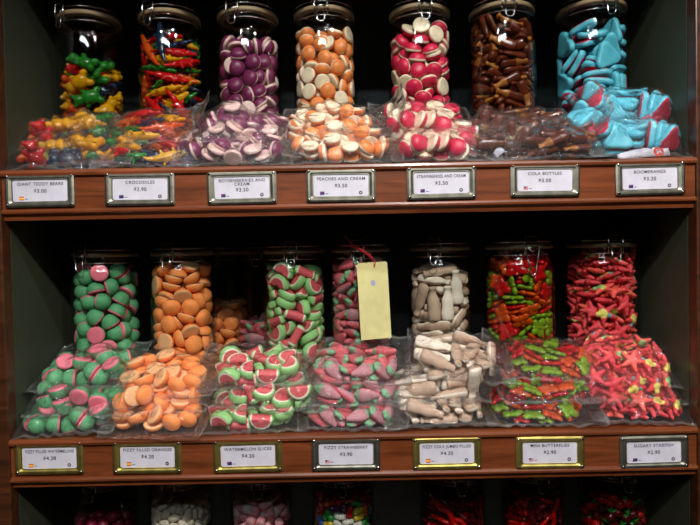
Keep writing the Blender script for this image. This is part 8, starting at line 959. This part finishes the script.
for n_, (key, cid, x, y, z, yaw, tilt, roll, flap, W, H, wording) in enumerate(BAGS):
    row = key[0]; kind, items = SIM[cid]; w = WORD[kind]
    me = film_mesh(items, kind, W, H, flap, 100+n_)
    rot = Matrix.Rotation(R(yaw), 4, 'Z') @ Matrix.Rotation(R(tilt), 4, 'X') @ Matrix.Rotation(R(roll), 4, 'Y')
    cz = -(rot.to_3x3() @ Vector((0, 0, .014)))
    v = np.empty(len(me.vertices)*3); me.vertices.foreach_get('co', v); v = v.reshape(-1, 3) @ np.array(rot.to_3x3()).T
    loc = Vector((x, y, z))+cz
    loc.z = max(loc.z, SHELF[row]+.0006-v[:, 2].min()-.004)
    mx = Matrix.Translation(loc) @ rot
    # film that meets a side panel, the shelf or a neighbour's board is pressed flat against it
    v += np.array(loc); v[:, 0] = np.clip(v[:, 0], -HW+.0008, HW-.0008); v[:, 2] = np.maximum(v[:, 2], SHELF[row]+.0006)
    v = (v-np.array(loc)) @ np.array(rot.to_3x3()); me.vertices.foreach_set('co', v.ravel()); me.update()
    b = new_obj('sweets_bag', me); b.matrix_world = mx
    what = 'clear crinkled bag of %s, %s' % (w[2], wording)
    def spot(p): return ('front ' if p.y < 0 else 'rear ')+third(p.x, W/6, ('left', 'centre', 'right'))+(' on top' if p.z > .018 else '')
    tag(b, what, 'bag', 'clear bags of sweets on the %s' % ROW[row])
    place_candies(key, items, kind, '%s %s bag' % (wording.split()[0], w[3]), spot, mx)

# ---------------------------------------------------------------- price holders and cards
def text_mesh(s, size, bold=.0):
    c = bpy.data.curves.new('t', 'FONT'); c.body = s; c.size = size; c.align_x = 'CENTER'; c.align_y = 'CENTER'; c.offset = bold; c.space_line = .85; c.space_character = 1.12
    o = bpy.data.objects.new('t', c); COL.objects.link(o)
    me = bpy.data.meshes.new_from_object(o.evaluated_get(bpy.context.evaluated_depsgraph_get())); bpy.data.objects.remove(o); bpy.data.curves.remove(c)
    return me
def text_part(name, s, size, x, z, parent, mat, bold=0, maxw=None):
    me = text_mesh(s, size, bold); xs = [v.co.x for v in me.vertices]; k = 1
    if maxw and xs and max(xs)-min(xs) > maxw: k = maxw/(max(xs)-min(xs))
    for v in me.vertices: v.co = (v.co.x*k, 0, v.co.y)
    me.materials.append(M(mat)); return new_obj(name, me, parent, (x, -.0009, z))
def holder_mesh(w, h):
    """pressed metal frame: raised rim with a bevelled window"""
    bm = bmesh.new(); L = [(w/2, h/2, -.0004), (w/2, h/2, -.0035), (w/2-.003, h/2-.003, -.0048), (w/2-.006, h/2-.006, -.0048), (w/2-.010, h/2-.008, -.0026), (w/2-.0115, h/2-.0095, -.0026), (w/2-.0115, h/2-.0095, -.0004)]
    def loop(a, b, y):
        r = .0035; pts = []
        for cx, cz, s0 in ((a-r, b-r, 0), (-a+r, b-r, 1), (-a+r, -b+r, 2), (a-r, -b+r, 3)):
            for k in range(4):
                an = (s0+k/3)*PI/2; pts.append((cx+r*cos(an), y, cz+r*sin(an)))
        return [bm.verts.new(p) for p in pts]
    rg = [loop(*q) for q in L]; n = len(rg[0])
    for A, B in zip(rg, rg[1:]):
        for i in range(n): bm.faces.new((A[i], A[(i+1) % n], B[(i+1) % n], B[i]))
    return bm_mesh('frame', bm)
HOLD = {}
def screw(parent, x, z, mat):
    if 'screw' not in HOLD:
        bm = bmesh.new(); bmesh.ops.create_uvsphere(bm, u_segments=10, v_segments=6, radius=.0026, matrix=Matrix.Diagonal((1, .6, 1, 1))); HOLD['screw'] = bm_mesh('screw', bm, True); HOLD['screw'].materials.append(M('steel'))
    new_obj('screw', HOLD['screw'], parent, (x, -.0048, z))
for key, x, z, rz, metal, title, price, flag, mark, cz_ in CARDS:
    row = key[0]; i = int(key[1:])-1; W, H = .113, .0545
    tname = ' '.join(title.split())
    h = empty('label_holder', (x, 0, z)); h.rotation_euler = (0, R(rz), 0)
    tag(h, '%s label frame around the %s price card' % ('pewter grey metal' if metal == 'pewter' else 'brass-coloured metal', tname), 'label holder', 'metal label holders on the shelf fronts')
    if metal not in HOLD: HOLD[metal] = holder_mesh(W, H); HOLD[metal].materials.append(M(metal))
    new_obj('frame', HOLD[metal], h)
    for sx in (-1, 1):
        for sz in (-1, 1): screw(h, sx*(W/2-.0042), sz*(H/2-.0042), metal)
    c = empty('price_card', (x, -.0006, z+cz_)); c.rotation_euler = (0, R(rz), 0)
    tag(c, 'white price card reading %s %s in its metal frame' % (tname, price), 'price card', 'price cards on the shelf fronts')
    bm = bmesh.new(); box(bm, -W/2+.0095, W/2-.0095, -.0006, 0, -H/2+.0078, H/2-.0078); new_obj('card', bm_mesh('card', bm), c, mat=M('card'))
    two = '\n' in title
    text_part('product_lettering', title, .0072, 0, .0105 if not two else .0085, c, 'ink', .0001, .080)
    text_part('price_lettering', price, .0084, 0, -.001 if not two else -.004, c, 'ink', .00014)
    bm = bmesh.new()
    if flag == 'es':
        box(bm, -.0037, .0037, -.0002, 0, -.0014, .0014); fo = new_obj('flag', bm_mesh('flag', bm), c, (-.031, -.0007, -.0125), mat=M('flag_gold'))
        bm = bmesh.new(); box(bm, -.0037, .0037, -.0002, 0, .0014, .0029); box(bm, -.0037, .0037, -.0002, 0, -.0029, -.0014); new_obj('red_band', bm_mesh('red_band', bm), fo, mat=M('flag_red'))
    elif flag == 'au':
        box(bm, -.0037, .0037, -.0002, 0, -.0027, .0027); fo = new_obj('flag', bm_mesh('flag', bm), c, (-.031, -.0007, -.0125), mat=M('navy'))
        bm = bmesh.new(); box(bm, -.0037, -.0002, -.0004, -.00025, .0010, .0017); box(bm, -.0024, -.0015, -.0004, -.00025, .0, .0027)
        new_obj('flag_cross', bm_mesh('flag_cross', bm), fo, mat=M('flag_red'))
    else:
        box(bm, -.0035, .0035, -.0002, 0, -.0025, .0025); fo = new_obj('flag', bm_mesh('flag', bm), c, (-.031, -.0007, -.0125), mat=M('card'))
        bm = bmesh.new()
        for k in range(4): box(bm, -.0035, .0035, -.0004, -.00025, -.0025+k*.0014, -.0018+k*.0014)
        new_obj('red_stripes', bm_mesh('red_stripes', bm), fo, mat=M('flag_red'))
        bm = bmesh.new(); box(bm, -.0035, -.0004, -.0006, -.00045, .0002, .0026); new_obj('blue_canton', bm_mesh('blue_canton', bm), fo, mat=M('navy'))
    bm = bmesh.new(); box(bm, -.0024, .0024, -.0002, 0, -.0004, .0004); new_obj('small_print', bm_mesh('small_print', bm), c, (-.0235, -.0007, -.0135), mat=M('ink'))
    if mark:
        bm = bmesh.new(); bmesh.ops.create_circle(bm, cap_ends=True, segments=20, radius=.0030, matrix=Matrix.Rotation(PI/2, 4, 'X'))
        mk = new_obj('round_mark', bm_mesh('round_mark', bm), c, (.032, -.0008, -.0125), mat=M('ink'))
        bm = bmesh.new(); box(bm, -.0014, .0014, -.0003, -.0001, -.0009, .0009); new_obj('mark_centre', bm_mesh('mark_centre', bm), mk, mat=M('card'))

# ---------------------------------------------------------------- the yellow tag
TX, TY, TZ = TAG
t = empty('paper_tag', (TX, TY, TZ)); t.rotation_euler = (R(2), R(-2.5), R(4))
tag(t, 'blank pale yellow paper tag hanging from a jar lid by red thread', 'tag')
bm = bmesh.new(); w, h = .0275, .136
V = [(-w, -.0), (-w, -h), (w, -h+.001), (w, 0), (w-.003, .003), (-w+.003, .003)]
a = [bm.verts.new((p, 0, q)) for p, q in V]; b = [bm.verts.new((p, .0006, q)) for p, q in V]
bm.faces.new(a); bm.faces.new(b[::-1])
for i in range(6): bm.faces.new((a[i], a[(i+1) % 6], b[(i+1) % 6], b[i]))
pp = new_obj('paper', bm_mesh('paper', bm), t, mat=M('tag_paper'))
bm = bmesh.new(); bmesh.ops.create_circle(bm, cap_ends=True, segments=16, radius=.005, matrix=Matrix.Translation((.0, -.0004, -.034)) @ Matrix.Rotation(PI/2, 4, 'X') @ Matrix.Diagonal((.8, 1.1, 1, 1)))
s = new_obj('blue_spot', bm_mesh('blue_spot', bm), pp, mat=M('tag_spot')); s['label'] = 'faint bluish spot'
bm = bmesh.new(); tube(bm, [(.004, -.001, -.006), (.006, -.002, .004), (-.004, -.002, .018), (-.022, 0, .030), (-.034, .004, .038), (-.045, .006, .053)], .0009)
tube(bm, [(.004, -.001, -.006), (.002, .0015, .006), (-.006, 0, .016), (-.020, .002, .026), (-.036, .006, .034), (-.05, .008, .036)], .0008)
tube(bm, [(-.022, 0, .030), (-.016, -.004, .022), (-.012, -.002, .034)], .0008)
th = new_obj('thread', bm_mesh('thread', bm), t, mat=M('red_thread')); th['label'] = 'red thread'

# ---------------------------------------------------------------- paper slips tucked in the right-hand bags
def slip(name, x, y, z, w, h, rot, label, red):
    o = empty(name, (x, y, z)); o.rotation_euler = [R(q) for q in rot]; tag(o, label, 'label')
    bm = bmesh.new(); n = 12; A = []
    for i in range(n+1):
        u = (i/n-.5)*w; k = -.10*h*0+(-(u/w)**2*.014)
        A.append((bm.verts.new((u, k*-1, -h/2+k*.4)), bm.verts.new((u, k*-1+.0004, h/2+k))))
    for i in range(n): bm.faces.new((A[i][0], A[i+1][0], A[i+1][1], A[i][1]))
    me = bm_mesh('paper', bm, True); p = new_obj('paper', me, o, mat=M('card')); sm = p.modifiers.new('thick', 'SOLIDIFY'); sm.thickness = .0005
    if red:
        bm = bmesh.new(); bmesh.ops.create_circle(bm, cap_ends=True, segments=24, radius=.0085, matrix=Matrix.Translation((w*.27, .0005, -.001)) @ Matrix.Rotation(PI/2, 4, 'X'))
        r_ = new_obj('red_disc', bm_mesh('red_disc', bm), p, mat=M('flag_red'))
        me = text_mesh('Sk', .009, .0002)
        for v in me.vertices: v.co = (v.co.x, 0, v.co.y)
        me.materials.append(M('card')); new_obj('lettering', me, p, (w*.27, -.0004, -.001))
    return o
for s_ in SLIPS: slip(*s_)
